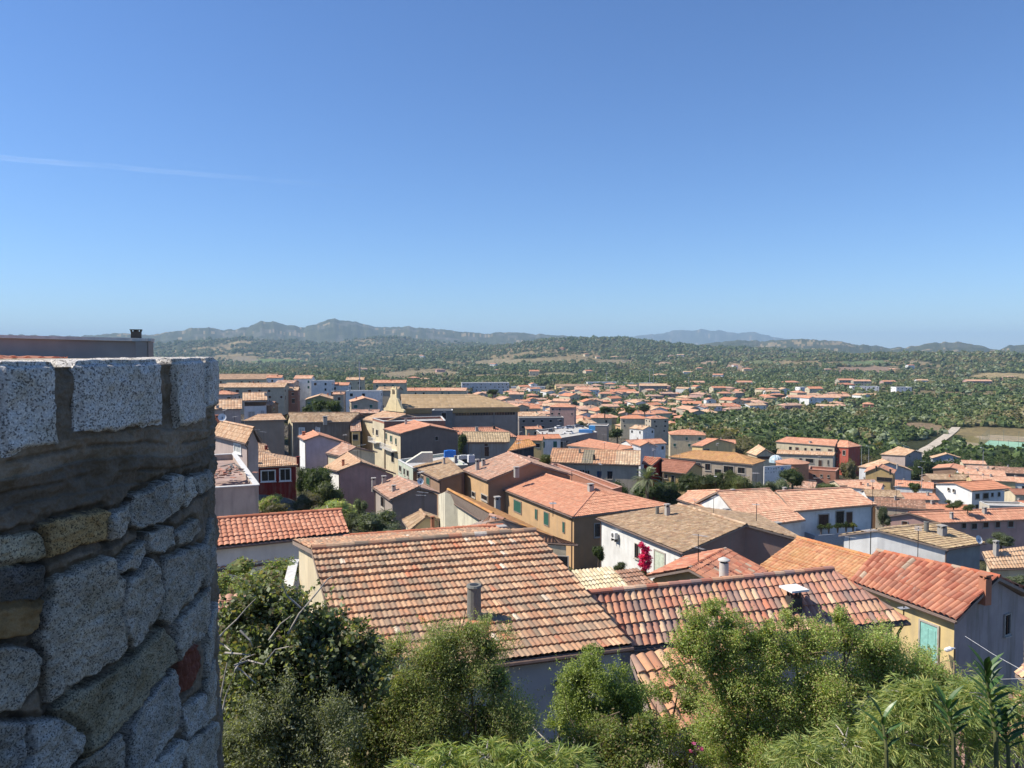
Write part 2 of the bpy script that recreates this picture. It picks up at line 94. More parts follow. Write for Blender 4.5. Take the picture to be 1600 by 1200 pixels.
{'k': 'yellow', 'n': 'house', 'cat': 'house', 't': 'g', 'hip': (0, 0), 'H': 6, 'w': 'yellow', 'r': 'salmon', 'l': 'bright yellow house with salmon roof behind the grey stone house', 'P': [(45.12, 193.19, -23.91), (47.39, 189.99, -23.67), (57.09, 196.58, -23.67), (54.83, 199.77, -23.91), (49.97, 196.48, -22.5), (52.08, 193.31, -22.3)], 'F': [('win', 'F', 1.21, -1.49, 1.63, -1.01, 'dark'), ('win', 'F', 2.04, -1.4, 2.46, -0.92, 'dark'), ('door', 'R', 0.58, -2.08, 2.69, -0.95, 'dark')], 'C': []},
{'k': 'apart', 'n': 'apartment_house', 'cat': 'apartment house', 't': 'g', 'hip': (0, 0), 'H': 9, 'w': 'cream', 'r': 'salmon', 'l': 'long cream apartment row with salmon roof at the edge of the green valley', 'P': [(84.9, 246.83, -29.3), (99.25, 234.81, -29.26), (104.52, 243.64, -29.26), (94.43, 253.97, -29.3), (89.66, 250.4, -28.25), (101.89, 239.22, -27.9)], 'F': [('win', 'F', 4.46, -2.53, 5.28, -1.3, 'dark'), ('win', 'F', 6.5, -2.35, 7.51, -1.33, 'brown'), ('win', 'F', 9.32, -2.13, 9.91, -1.32, 'dark'), ('win', 'F', 11.3, -1.96, 11.89, -1.36, 'dark'), ('win', 'F', 12.88, -1.8, 14.24, -1.2, 'dark'), ('win', 'F', 16.56, -1.7, 17.71, -1.1, 'brown')], 'C': [(93.88, 240.73, -28.98, 0.6, 0.6, 'box')]},
{'k': 'apartred', 'n': 'house', 'cat': 'house', 't': 'g', 'hip': (0, 1), 'H': 9, 'w': 'brickred', 'r': 'salmon', 'l': 'brick red end house of the apartment row, by the parking street', 'P': [(99.96, 236.47, -29.66), (102.18, 232.06, -29.31), (107.46, 234.89, -29.24), (104.13, 239.91, -29.66), (102.05, 238.19, -27.88), (103.66, 235.95, -27.81)], 'F': [('win', 'F', 0.25, -1.75, 0.72, -0.96, 'dark'), ('win', 'F', 2.62, -2.23, 3.55, -0.85, 'dark'), ('win', 'F', 0.3, -4.13, 0.77, -3.33, 'dark')], 'C': []},
{'k': 'apartlow', 'n': 'house', 'cat': 'house', 't': 'g', 'hip': (0, 0), 'H': 7, 'w': 'creamgrey', 'r': 'orangetan', 'l': 'lower cream wing with tiled roof in front of the long apartment row', 'P': [(76.62, 221.55, -29.84), (90.6, 215.06, -29.51), (93.08, 219.31, -29.51), (78.87, 225.97, -29.84), (77.75, 223.76, -29.01), (91.84, 217.19, -28.89)], 'F': [('win', 'F', 6.27, -1.51, 6.95, -0.95, 'dark'), ('win', 'F', 7.99, -2.09, 10.03, -0.99, 'dark'), ('door', 'F', 11.39, -2.83, 12.24, -1.19, 'brown'), ('win', 'F', 13.75, -2.34, 14.08, -1.07, 'dark')], 'C': []},
{'k': 'solarhouse', 'n': 'house', 'cat': 'house', 't': 'g', 'hip': (0, 0), 'H': 5, 'w': 'cream', 'r': 'orangetan', 'l': 'cream house with a dark blue solar panel field on its roof', 'P': [(61.71, 201.36, -26.78), (62.34, 194.87, -26.74), (67.51, 195.19, -26.62), (68.1, 201.47, -26.78), (64.9, 201.42, -24.76), (64.7, 195.14, -25.14)], 'F': [('strip', 'R', 0.45, -0.88, 3.8, -0.06, 'brown')], 'C': []},
{'k': 'salmonlow', 'n': 'house', 'cat': 'house', 't': 'f', 'hip': (0, 0), 'H': 5, 'w': 'terrawall', 'r': 'terracotta', 'l': 'low flat salmon block with three small square windows next to the round salmon tower', 'P': [(66.28, 170.79, -26.46), (71.28, 168.06, -26.46), (73.97, 172.39, -26.41), (68.33, 175.36, -26.43), (67.31, 173.07, -25.24), (72.62, 170.23, -25.24)], 'F': [('win', 'F', 1.05, -1.53, 1.46, -1.1, 'dark'), ('win', 'F', 2.52, -1.41, 2.92, -0.98, 'dark'), ('win', 'F', 3.98, -1.44, 4.38, -1.01, 'dark')], 'C': []},
{'k': 'balcony', 'n': 'house', 'cat': 'house', 't': 'g', 'hip': (0, 0), 'H': 6, 'w': 'white', 'r': 'salmonpale', 'l': 'white house with a broad pale salmon roof reaching towards the brown roofed white house', 'P': [(23.96, 78.06, -18.1), (30.8, 80.0, -17.74), (27.11, 91.69, -17.74), (21.09, 89.68, -18.1), (22.52, 83.87, -15.47), (28.96, 85.84, -15.54)], 'F': [], 'C': [(22.33, 79.29, -17.58, 0.46, 1.19, 'box'), (26.91, 77.09, -18.59, 0.51, 1.28, 'box')]},
{'k': 'balcony2', 'n': 'house', 'cat': 'house', 't': 'g', 'hip': (0, 0), 'H': 6.5, 'w': 'white', 'r': 'salmonpale', 'l': 'white house with pale salmon roof and a large shaded balcony full of plants', 'P': [(30.06, 81.32, -17.13), (40.12, 83.97, -16.91), (37.6, 91.49, -16.91), (28.66, 88.51, -17.13), (29.36, 84.92, -15.66), (38.86, 87.73, -15.74)], 'F': [('win', 'F', 3.31, -2.02, 4.52, -0.62, 'brown'), ('door', 'F', 5.48, -1.86, 6.46, -0.38, 'dark'), ('door', 'F', 6.79, -1.79, 7.53, -0.52, 'brown'), ('balc', 'F', 1.58, -3.56, 8.22, -2.08, '1.6')], 'C': [(24.48, 84.55, -15.88, 0.35, 0.56, 'box'), (30.58, 85.54, -15.92, 0.36, 0.64, 'box')]},
{'k': 'whitegable', 'n': 'house', 'cat': 'house', 't': 'g', 'hip': (0, 0), 'H': 6, 'w': 'white', 'r': 'salmonpale', 'l': 'white gable end with two pipes left of the broad pale salmon roof', 'P': [(19.83, 91.56, -17.82), (22.51, 85.89, -17.95), (29.97, 89.21, -17.89), (23.36, 95.58, -17.82), (21.59, 93.57, -17.26), (24.07, 88.27, -16.13)], 'F': [], 'C': []},
{'k': 'brownwhite', 'n': 'house', 'cat': 'house', 't': 'g', 'hip': (0, 0), 'H': 6.5, 'w': 'white', 'r': 'brownribbed', 'l': 'cream blind walled house with brown ribbed roof and blue grey shaded back', 'P': [(37.76, 65.96, -17.2), (42.47, 68.18, -17.2), (37.53, 74.68, -17.2), (30.49, 71.06, -17.2), (33.01, 68.86, -16.2), (40.0, 71.43, -16.2)], 'F': [], 'C': [(38.93, 68.86, -16.67, 0.57, 0.92, 'box')]},
{'k': 'pinkterrace', 'n': 'house', 'cat': 'house', 't': 'g', 'hip': (0, 0), 'H': 5.5, 'w': 'pink', 'r': 'salmon', 'l': 'pink terrace of houses with brown shutters and a white edged gable', 'P': [(55.18, 98.26, -22.2), (68.86, 100.52, -22.2), (69.16, 104.86, -22.2), (48.82, 101.39, -22.2), (52.0, 99.82, -21.2), (69.01, 102.69, -21.2)], 'F': [('win', 'F', 3.49, -0.88, 4.06, -0.04, 'dark'), ('win', 'F', 4.91, -1.02, 5.66, -0.35, 'dark'), ('win', 'F', 6.6, -0.92, 7.36, -0.16, 'brown'), ('win', 'F', 8.4, -0.98, 9.06, -0.05, 'brown'), ('win', 'F', 10.3, -0.97, 11.07, 0.05, 'brown'), ('win', 'L', 2.75, -0.88, 3.42, -0.04, 'brown')], 'C': [(62.59, 100.94, -21.52, 0.42, 0.84, 'box')]},
{'k': 'bigwhite', 'n': 'house', 'cat': 'house', 't': 'g', 'hip': (0, 0), 'H': 8, 'w': 'brightwhite', 'r': 'orangeroof', 'l': 'big bright white house with smooth orange roof and a row of dark windows', 'P': [(88.59, 146.82, -26.96), (98.28, 149.98, -27.03), (95.4, 158.35, -27.03), (85.77, 155.17, -26.92), (87.42, 150.82, -26.16), (96.84, 154.16, -26.09)], 'F': [('win', 'F', 1.17, -1.58, 2.15, -0.65, 'dark'), ('win', 'F', 3.12, -1.65, 4.44, -0.64, 'dark'), ('win', 'F', 5.18, -1.37, 5.75, -0.68, 'dark'), ('win', 'F', 6.91, -1.41, 7.49, -0.65, 'dark'), ('win', 'F', 8.82, -1.53, 9.75, -0.64, 'dark'), ('door', 'F', 1.25, -3.76, 1.9, -2.76, 'dark'), ('win', 'L', 3.09, -0.76, 3.53, -0.37, 'dark'), ('win', 'L', 4.27, -0.81, 4.71, -0.43, 'dark')], 'C': []},
{'k': 'pinkright', 'n': 'house', 'cat': 'house', 't': 'g', 'hip': (0, 0), 'H': 8, 'w': 'pinkgrey', 'r': 'orangetan', 'l': 'pinkish two storey house with tan roof at the start of the dirt road', 'P': [(113.98, 236.71, -32.08), (118.34, 229.75, -31.53), (126.96, 236.03, -31.53), (127.13, 240.96, -32.08), (120.55, 238.84, -29.96), (122.65, 232.89, -30.39)], 'F': [('win', 'R', 2.48, -0.66, 3.25, 0.51, 'dark')], 'C': []},
{'k': 'gablewhite', 'n': 'house', 'cat': 'house', 't': 'g', 'hip': (0, 0), 'H': 6.5, 'w': 'palegrey', 'r': 'orangetan', 'l': 'pale house with wide white gable wall below the pinkish two storey house', 'P': [(88.62, 195.84, -29.68), (89.12, 189.9, -29.1), (99.51, 189.64, -29.7), (100.61, 195.01, -29.68), (94.62, 195.43, -27.64), (93.9, 189.95, -27.82)], 'F': [], 'C': [(92.3, 182.96, -27.73, 0.3, 0.61, 'box')]},
{'k': 'tanright', 'n': 'house', 'cat': 'house', 't': 'g', 'hip': (0, 0), 'H': 4.5, 'w': 'ochre', 'r': 'salmon', 'l': 'ochre bungalow with salmon roof and a shaded veranda next to the parked cars', 'P': [(82.46, 177.29, -27.16), (79.28, 171.96, -27.36), (84.5, 168.83, -27.15), (87.7, 174.11, -27.16), (85.09, 175.7, -26.03), (81.85, 170.45, -25.83)], 'F': [('strip', 'R', 2.61, -1.71, 5.69, -0.85, 'dark')], 'C': [(80.69, 169.19, -26.07, 0.28, 0.56, 'dark'), (76.71, 154.84, -24.51, 0.26, 0.52, 'dark')]},
{'k': 'ochre', 'n': 'house', 'cat': 'house', 't': 'g', 'hip': (0, 0), 'H': 4, 'w': 'palegrey', 'r': 'orangetan', 'l': 'pale grey long shed with light tiled roof right of the dirt road', 'P': [(132.3, 242.27, -33.45), (131.86, 239.98, -33.74), (140.0, 238.09, -33.47), (141.08, 239.98, -33.45), (136.69, 241.12, -32.07), (136.07, 238.96, -32.19)], 'F': [], 'C': []},
{'k': 'orangeright', 'n': 'house', 'cat': 'house', 't': 'g', 'hip': (0, 0), 'H': 4, 'w': 'brownwall', 'r': 'salmon', 'l': 'gabled house with salmon roof in front of the pale grey long shed', 'P': [(115.24, 206.5, -30.77), (110.01, 200.09, -30.83), (116.28, 195.39, -30.76), (120.94, 202.03, -30.77), (118.09, 204.27, -30.09), (113.41, 197.56, -30.1)], 'F': [], 'C': []},
{'k': 'creamtile', 'n': 'house', 'cat': 'house', 't': 's', 'hip': (0, 0), 'H': 3, 'w': 'cream', 'r': 'creamtile', 'l': 'low roof of pale cream tiles beside the right slope of the nearest old roof', 'P': [(4.02, 39.07, -12.59), (6.25, 40.01, -12.55), (5.44, 41.95, -12.57), (3.22, 41.03, -12.57), (3.22, 41.04, -11.89), (5.44, 41.94, -11.94)], 'F': [], 'C': []},
{'k': 'browntile', 'n': 'house', 'cat': 'house', 't': 's', 'hip': (0, 0), 'H': 3, 'w': 'cream', 'r': 'darkold', 'l': 'low dark brown tiled roof between the pale cream tiles and the bougainvillea', 'P': [(6.27, 41.27, -12.87), (7.87, 42.0, -12.88), (7.16, 43.48, -12.88), (5.58, 42.74, -12.88), (5.59, 42.75, -12.42), (7.15, 43.48, -12.45)], 'F': [], 'C': []},
{'k': 'orangeterr', 'n': 'house', 'cat': 'house', 't': 's', 'hip': (0, 0), 'H': 4, 'w': 'cream', 'r': 'orangetan', 'l': 'low sunlit pale orange tile roof at the right edge behind the red ribbed roof', 'P': [(37.57, 59.75, -17.16), (42.47, 59.99, -17.07), (42.58, 61.25, -16.97), (37.63, 61.09, -16.97), (37.71, 61.01, -16.12), (42.78, 61.23, -15.55)], 'F': [], 'C': [(38.64, 60.7, -16.03, 0.3, 0.91, 'box')]},
{'k': 'bottomroof', 'n': 'house', 'cat': 'house', 't': 's', 'hip': (0, 0), 'H': 3, 'w': 'pink', 'r': 'mix', 'l': 'low pinkish tile roof at the bottom right corner under the lilac grey gable', 'P': [(15.94, 26.77, -13.7), (19.07, 26.04, -13.56), (19.54, 27.34, -13.59), (16.31, 28.22, -13.59), (16.25, 28.25, -12.5), (19.68, 27.28, -12.42)], 'F': [], 'C': []},
{'k': 'bottompink', 'n': 'house', 'cat': 'house', 't': 'g', 'hip': (0, 0), 'H': 3.2, 'w': 'pink', 'r': 'mixorange', 'l': 'small pink hut with barrel tile roof cut by the right edge of the photo', 'P': [(19.16, 28.75, -12.27), (18.9, 27.85, -12.13), (20.12, 27.62, -12.13), (20.21, 28.62, -12.27), (19.69, 28.68, -11.7), (19.51, 27.74, -11.56)], 'F': [], 'C': []},
{'k': 'leftlow', 'n': 'house', 'cat': 'house', 't': 's', 'hip': (0, 0), 'H': 3, 'w': 'cream', 'r': 'pinkmix', 'l': 'low faded pink tile roof behind the fig bush beside the stone parapet', 'P': [(-9.77, 23.12, -8.2), (-6.49, 24.0, -8.35), (-6.86, 24.96, -8.26), (-10.08, 24.05, -8.26), (-10.15, 24.04, -7.79), (-6.94, 24.92, -7.92)], 'F': [], 'C': []},
{'k': 'leftwall', 'n': 'house', 'cat': 'house', 't': 'f', 'hip': (0, 0), 'H': 3.6, 'w': 'white', 'r': 'terrace', 'l': 'small whitewashed annex against the left side of the nearest old roofed house', 'P': [(-7.47, 24.56, -8.02), (-6.58, 24.64, -8.36), (-7.84, 30.01, -8.18), (-8.67, 29.82, -8.21), (-8.12, 27.15, -6.99), (-7.14, 27.37, -6.99)], 'F': [], 'C': []},
{'k': 'farwall', 'n': 'house', 'cat': 'house', 't': 'f', 'hip': (0, 0), 'H': 8, 'w': 'stonewall', 'r': 'terrace', 'l': 'long dark grey blank wall rising over the parapet at the left edge', 'P': [(-13.72, 15.0, 0.4), (-7.1, 15.0, 0.24), (-7.74, 16.5, 0.22), (-15.1, 16.5, 0.4), (-15.1, 16.5, 0.4), (-7.74, 16.5, 0.22)], 'F': [], 'C': [(-7.57, 15.5, 0.27, 0.14, 0.16, 'capped')]},
{'k': 'farroof', 'n': 'house', 'cat': 'house', 't': 's', 'hip': (0, 0), 'H': 7, 'w': 'cream', 'r': 'newterra', 'l': 'sliver of bright terracotta tiles showing over the parapet at the left edge', 'P': [(-11.91, 13.0, -0.24), (-7.45, 13.0, -0.22), (-8.45, 14.5, -0.22), (-13.28, 14.5, -0.22), (-13.28, 14.5, -0.06), (-8.45, 14.5, -0.17)], 'F': [], 'C': []},
{'k': 'deck', 'n': 'parking_building', 'cat': 'car park', 't': 'f', 'hip': (0, 0), 'H': 6, 'w': 'greywall', 'r': 'pale', 'l': 'long grey building with arched openings and a pale rooftop car park', 'P': [(8.55, 176.25, -20.48), (19.8, 178.02, -18.89), (17.21, 196.08, -18.83), (6.18, 194.35, -20.13), (7.35, 185.38, -18.4), (18.51, 186.98, -18.4)], 'F': [('win', 'F', 1.27, -2.01, 3.24, -0.52, 'dark'), ('win', 'F', 3.99, -0.71, 4.6, -0.26, 'dark'), ('win', 'F', 6.43, -0.3, 6.73, 0.15, 'dark'), ('win', 'F', 7.04, -0.16, 7.34, 0.28, 'dark'), ('win', 'F', 7.65, -0.18, 7.95, 0.27, 'dark'), ('win', 'F', 8.26, -0.04, 8.56, 0.41, 'dark'), ('win', 'F', 9.33, 0.09, 9.63, 0.54, 'dark')], 'C': []}]
FILLS=[
(-103.8, 300.0, -10.7, 6, 24, 12, 9, 'g', 'cream', 'oldtan', 'wide low tan roof on the far left skyline of the town'),
(-86.0, 230.0, -10.5, 30, 6, 5, 6, 'g', 'cream', 'orangetan', 'pale orange roof with bright verge left of the long veranda building'),
(-74.7, 225.0, -10.3, 4, 17, 7, 6, 'g', 'greige', 'orangetan', 'long house with pale orange roof and shaded veranda openings above the loggia house'),
(-75.1, 200.0, -11.0, 3, 6, 5, 5, 'h', 'pinkgrey', 'salmon', 'salmon hipped roof close to the parapet edge behind the plain tan roof'),
(-83.3, 270.0, -9.2, 8, 5, 5, 6, 'g', 'white', 'salmon', 'small salmon roof right of the wide low tan roof'),
(-73.2, 250.0, -10.2, -5, 6, 5, 6, 'g', 'pinkgrey', 'pinkmix', 'pinkish mottled roof left of the white apartment block'),
(-66.8, 230.0, -11.5, 8, 5.5, 5, 8, 'g', 'terrawall', 'orangetan', 'orange rendered house with brown shutters left of the white apartment block'),
(-57.3, 182.0, -12.5, -5, 2, 4, 8, 'g', 'brownwall', 'pinkmix', 'narrow brown tower like house attached right of the white loggia house'),
(-68.9, 255.0, -8.9, 3, 5.5, 6, 12, 'g', 'white', 'salmonpale', 'white apartment block with salmon roof on the left skyline'),
(-61.5, 250.0, -9.4, 3, 6, 6, 12, 'f', 'white', 'terrace', 'tall pale flat roofed apartment block with balconies on the left skyline'),
(-56.8, 255.0, -11.1, 2, 5.5, 5, 9, 'g', 'white', 'salmon', 'white house with salmon roof right of the tall pale apartment block'),
(-52.2, 235.0, -12.1, 2, 5, 5, 7, 'f', 'brownwall', 'terrace', 'plain brown rendered block below the salmon roof on the left skyline'),
(-56.0, 275.0, -10.1, 4, 6, 5, 8, 'g', 'cream', 'orangetan', 'ochre roofed house under the radio mast'),
(-41.4, 215.0, -10.9, 2, 9, 5, 9, 'f', 'white', 'terrace', 'long white flat roofed building with a row of blue windows'),
(-35.9, 225.0, -11.3, -8, 6, 6, 9, 'g', 'greige', 'brownfine', 'beige house with brown roof just left of the yellow bell gable'),
(-46.0, 290.0, -11.8, 3, 12, 6, 9, 'g', 'cream', 'salmon', 'orange roofed building with a railed terrace behind the yellow bell gable'),
(-47.4, 190.0, -11.6, -80, 8, 6.6, 8, 'g', 'greenwall', 'orangetan', 'olive green gabled hall above the dark garden trees'),
(-41.7, 185.0, -10.2, 3, 2.4, 2.4, 9, 'g', 'greige', 'salmonpale', 'small square stair tower beside the olive green gabled hall'),
(-36.8, 190.0, -12.2, -75, 8, 6.3, 8, 'g', 'greige', 'salmonpale', 'greige gabled house with a balcony before the long white building'),
(-32.9, 172.0, -13.6, 2, 6, 3.5, 5, 'g', 'brownwall', 'pinkmix', 'low pinkish roof between the dark streaked house and the yellow bell gable'),
(-38.0, 330.0, -16.8, 3, 14, 7, 7, 'g', 'cream', 'salmon', 'salmon roof showing over the left end of the church hall ridge'),
(-26.1, 340.0, -17.3, -3, 12, 7, 7, 'g', 'cream', 'salmonpale', 'pale salmon roof showing over the middle of the church hall ridge'),
(3.8, 158.0, -18.0, -8, 5, 4, 5, 'g', 'yellow', 'orangeroof', 'yellow walled bungalow with orange roof right of the church hall'),
(7.9, 168.0, -18.8, 12, 4.6, 4, 5, 'g', 'white', 'orangeroof', 'orange roof with white wall left of the grey parking building'),
(5.4, 200.0, -20.0, 10, 4, 3.5, 5, 'g', 'cream', 'salmon', 'small salmon roof behind the yellow walled bungalow'),
(8.6, 230.0, -19.6, 5, 13, 4, 6, 'f', 'greywall', 'terrace', 'long low grey walled yard building right of the church hall'),
(22.0, 330.0, -23.7, -10, 10.5, 8, 8, 'h', 'pink', 'salmon', 'pink two storey villa with salmon roof in the middle of the town'),
(47.6, 300.0, -26.0, -6, 10, 7, 7, 'h', 'cream', 'orangeroof', 'cream villa with orange hipped roof at the edge of the green valley'),
(54.8, 290.0, -25.2, 12, 7, 6, 9, 'h', 'greige', 'salmon', 'greige apartment house with balconies and salmon roof at the valley edge'),
(45.0, 265.0, -26.6, -50, 6, 6, 5, 'g', 'white', 'orangetan', 'small white gabled house between villas and the grey parking building'),
(23.0, 205.0, -19.5, -12, 5, 5, 9, 'f', 'greywall', 'terrace', 'tall grey cube building behind the grey parking building'),
(49.1, 215.0, -23.0, -8, 9.5, 7, 8, 'h', 'cream', 'salmon', 'cream villa with salmon hipped roof and wide balcony'),
(57.3, 205.0, -24.3, -10, 4.5, 4.5, 5, 'g', 'yellow', 'salmon', 'small yellow house with salmon roof right of the bright yellow house'),
(30.9, 180.0, -21.4, 20, 9, 5, 5, 'g', 'white', 'salmon', 'white house with small solar panels behind the pale grey gabled house'),
(44.7, 118.0, -20.6, -30, 4.2, 4, 3.5, 'g', 'cream', 'pinkmix', 'low house with pinkish tiles in front of the round salmon tower'),
(67.3, 150.0, -25.8, 6, 8, 4, 4, 'g', 'cream', 'salmonpale', 'pale salmon roof left of the ochre bungalow'),
(62.7, 135.0, -23.8, -35, 5, 4.5, 4, 'g', 'white', 'salmonpale', 'white house with pale mottled salmon roof behind the open carport'),
(59.1, 122.0, -22.7, -12, 5, 4, 4, 'g', 'white', 'brownfine', 'white house with brown roof and a dark open carport'),
(54.9, 108.0, -21.5, -25, 6, 4.5, 3.5, 'g', 'greige', 'darkold', 'low dark brown roof below the open carport'),
(53.8, 112.0, -22.2, 2, 4, 3, 3.5, 'f', 'brownwall', 'oldtan', 'low brown shed roof left of the dark brown roof'),
(69.2, 130.0, -24.7, -8, 5, 4, 4, 'g', 'greige', 'salmon', 'greige house with salmon roof left of the big bright white house'),
(81.7, 155.0, -27.1, -28, 6.5, 5, 4.5, 'g', 'white', 'salmon', 'white walled house with salmon roof behind the rounded street tree'),
(95.8, 168.0, -27.7, -4, 9, 5, 5, 'g', 'brownwall', 'brownfine', 'brown walled house with mottled brown roof behind the big bright white house'),
(109.2, 178.0, -28.3, -22, 9, 5, 4, 'g', 'white', 'salmonpale', 'white walled house with pale salmon roof right of the brown walled house'),
(121.3, 195.0, -30.0, -20, 9, 5, 4, 'g', 'cream', 'pinkmix', 'long pinkish roof near the sports court hedge'),
(121.7, 185.0, -29.0, -18, 8, 6, 4, 'g', 'brownwall', 'darkold', 'dark brown slab roof at the right edge before the hedge'),
(129.7, 215.0, -31.3, -18, 5.5, 4, 4, 'g', 'cream', 'salmonpale', 'small pale roof just in front of the bushes below the sports court'),
(109.6, 165.0, -27.9, -20, 7, 5, 4, 'g', 'white', 'salmonpale', 'pale tan roof at the right edge above the big bright white house'),
(101.6, 162.0, -27.0, -15, 8, 4, 4, 'g', 'yellow', 'salmonpale', 'yellow fronted house with solar panels right behind the big bright white house'),
(94.1, 140.0, -25.8, -8, 5, 4, 4, 'g', 'cream', 'redbrown', 'red brown roof right of the big bright white house'),
(77.6, 120.0, -23.8, -8, 5.6, 3, 5, 'f', 'creamgrey', 'terrace', 'cream flat roofed block with arched window in front of the big bright white house'),
(85.0, 125.0, -25.0, 4, 4, 4, 4, 'g', 'pink', 'orangeroof', 'orange roof cut by the right edge beside the cream flat block'),
(67.9, 118.0, -24.1, -5, 4.6, 3, 3.5, 'g', 'cream', 'orangeroof', 'orange roof with a garden tree in front of the big bright white house'),
(60.4, 112.0, -22.7, 0, 4, 3, 3.5, 'g', 'cream', 'salmon', 'low salmon roof carrying a row of white chimneys')]
GROUND_POINTS=[(-2,23,-11.3,7),(-12,38,-13.6,4),(-13,37,-14.4,4),(-4,34,-11.9,4),(6,24,-13.1,4),(3,15,-10.1,4),(19,34,-16.4,4),(20,46,-18.8,6),(12,45,-17.4,4),(17,65,-21.3,9),(6,88,-22.9,12),(-2,58,-18.8,9),(-1,46,-16.3,4),(1,96,-22.3,7),(4,99,-22.6,4),(9,100,-24.2,10),(-10,101,-23.6,6),(-12,111,-24.0,7),(-11,82,-19.6,5),(-8,66,-18.2,4),(-21,106,-23.9,6),(-32,126,-22.5,6),(-25,117,-21.6,4),(-30,96,-19.4,6),(-34,103,-19.6,4),(-27,75,-13.4,6),(-19,50,-13.7,8),(-38,153,-22.9,8),(-31,152,-22.5,5),(-49,154,-22.6,5),(-60,179,-20.3,6),(-62,164,-19.1,7),(-15,206,-25.6,18),(-17,187,-24.4,4),(-16,137,-23.1,7),(-19,147,-22.1,7),(-24,153,-21.7,7),(-5,138,-22.6,6),(-6,152,-22.4,7),(2,121,-19.1,4),(14,126,-24.4,9),(21,168,-26.6,9),(28,161,-25.8,4),(28,130,-26.0,5),(24,131,-25.2,4),(39,146,-27.1,9),(51,195,-29.8,6),(96,245,-38.3,10),(103,236,-38.5,4),(85,220,-36.7,8),(65,198,-31.7,4),(70,172,-31.4,4),(26,85,-23.9,7),(34,86,-23.5,6),(24,91,-23.9,5),(37,70,-23.7,4),(61,101,-27.7,8),(92,153,-35.0,7),(122,236,-39.8,7),(94,193,-36.0,6),(83,173,-31.7,4),(136,240,-37.5,4),(116,201,-34.8,6),(5,41,-15.6,4),(7,42,-15.9,4),(40,61,-21.0,4),(18,27,-16.6,4),(20,28,-15.4,4),(-8,24,-11.3,4),(-8,27,-11.8,4),(-11,16,-7.7,4),(-10,14,-7.2,4),(13,186,-25.6,11),(-104,300,-20.5,6),(-86,230,-17.3,6),(-75,225,-17.1,6),(-75,200,-16.8,6),(-83,270,-16.0,6),(-73,250,-17.0,6),(-67,230,-20.3,6),(-57,182,-21.3,6),(-69,255,-21.7,6),(-62,250,-22.2,6),(-57,255,-20.9,6),(-52,235,-19.9,6),(-56,275,-18.9,6),(-41,215,-20.7,6),(-36,225,-21.1,6),(-46,290,-21.6,6),(-47,190,-20.4,6),(-42,185,-20.0,6),(-37,190,-21.0,6),(-33,172,-19.4,6),(-38,330,-24.6,6),(-26,340,-25.1,6),(4,158,-23.8,6),(8,168,-24.6,6),(5,200,-25.8,6),(9,230,-26.4,6),(22,330,-32.5,6),(48,300,-33.8,6),(55,290,-35.0,6),(45,265,-32.4,6),(23,205,-29.3,6),(49,215,-31.8,6),(57,205,-30.1,6),(31,180,-27.2,6),(45,118,-24.9,6),(67,150,-30.6,6),(63,135,-28.6,6),(59,122,-27.5,6),(55,108,-25.8,6),(54,112,-26.5,6),(69,130,-29.5,6),(82,155,-32.4,6),(96,168,-33.5,6),(109,178,-33.1,6),(121,195,-34.8,6),(122,185,-33.8,6),(130,215,-36.1,6),(110,165,-32.7,6),(102,162,-31.8,6),(94,140,-30.6,6),(78,120,-29.6,6),(85,125,-29.8,6),(68,118,-28.4,6),(60,112,-27.0,6)]
# ---------------------------------------------------------------- lie of the land
PR = np.array([0, 2.2, 4, 8, 14, 20, 35, 50, 70, 100, 150, 200, 300, 400, 600, 900, 1500, 3000, 30000.])
PZ = np.array([-1.75, -1.85, -4.6, -6.6, -9.2, -11.2, -14.0, -16.5, -20, -23, -26, -28.5, -33, -37, -43, -48, -52, -56, -60.])
RIDGES = [  # distance, spread, [(column in the 1600 px photo, skyline row)]
 (3600, 1100, [(480,562),(600,556),(700,549),(780,543),(830,535),(870,531),(950,529),(1000,532),(1050,538),(1100,541),(1180,546),(1300,551),(1420,556)]),
 (2600, 700, [(1000,562),(1200,558),(1300,556),(1450,553),(1600,552),(1700,552)]),
 (5200, 1100, [(0,548),(200,543),(300,535),(380,529),(440,532),(500,538),(580,531),(620,528),(660,534),(750,538),(840,545),(1000,550)]),
 (8200, 1500, [(-200,530),(150,526),(180,523),(200,525),(240,527),(300,516),(330,513),(350,518),(380,514),(400,508),(410,503),(420,505),(427,503),(440,508),(470,514),(500,505),(523,500),(545,504),(590,513),(640,511),(700,516),(760,520),(800,517),(850,522),(900,526),(930,528),(1000,538),(1100,545),(1220,548)]),
 (16500, 1500, [(830,546),(940,536),(980,527),(1000,524),(1020,521),(1050,518),(1075,516),(1100,515),(1130,518),(1150,520),(1180,522),(1200,525),(1225,530),(1290,538),(1420,546)]),
 (6200, 1000, [(960,548),(1080,541),(1130,535),(1200,533),(1260,531),(1300,533),(1350,539),(1390,545),(1420,543),(1460,537),(1500,537),(1540,543),(1560,546),(1580,541),(1620,541),(1800,545)]),
]
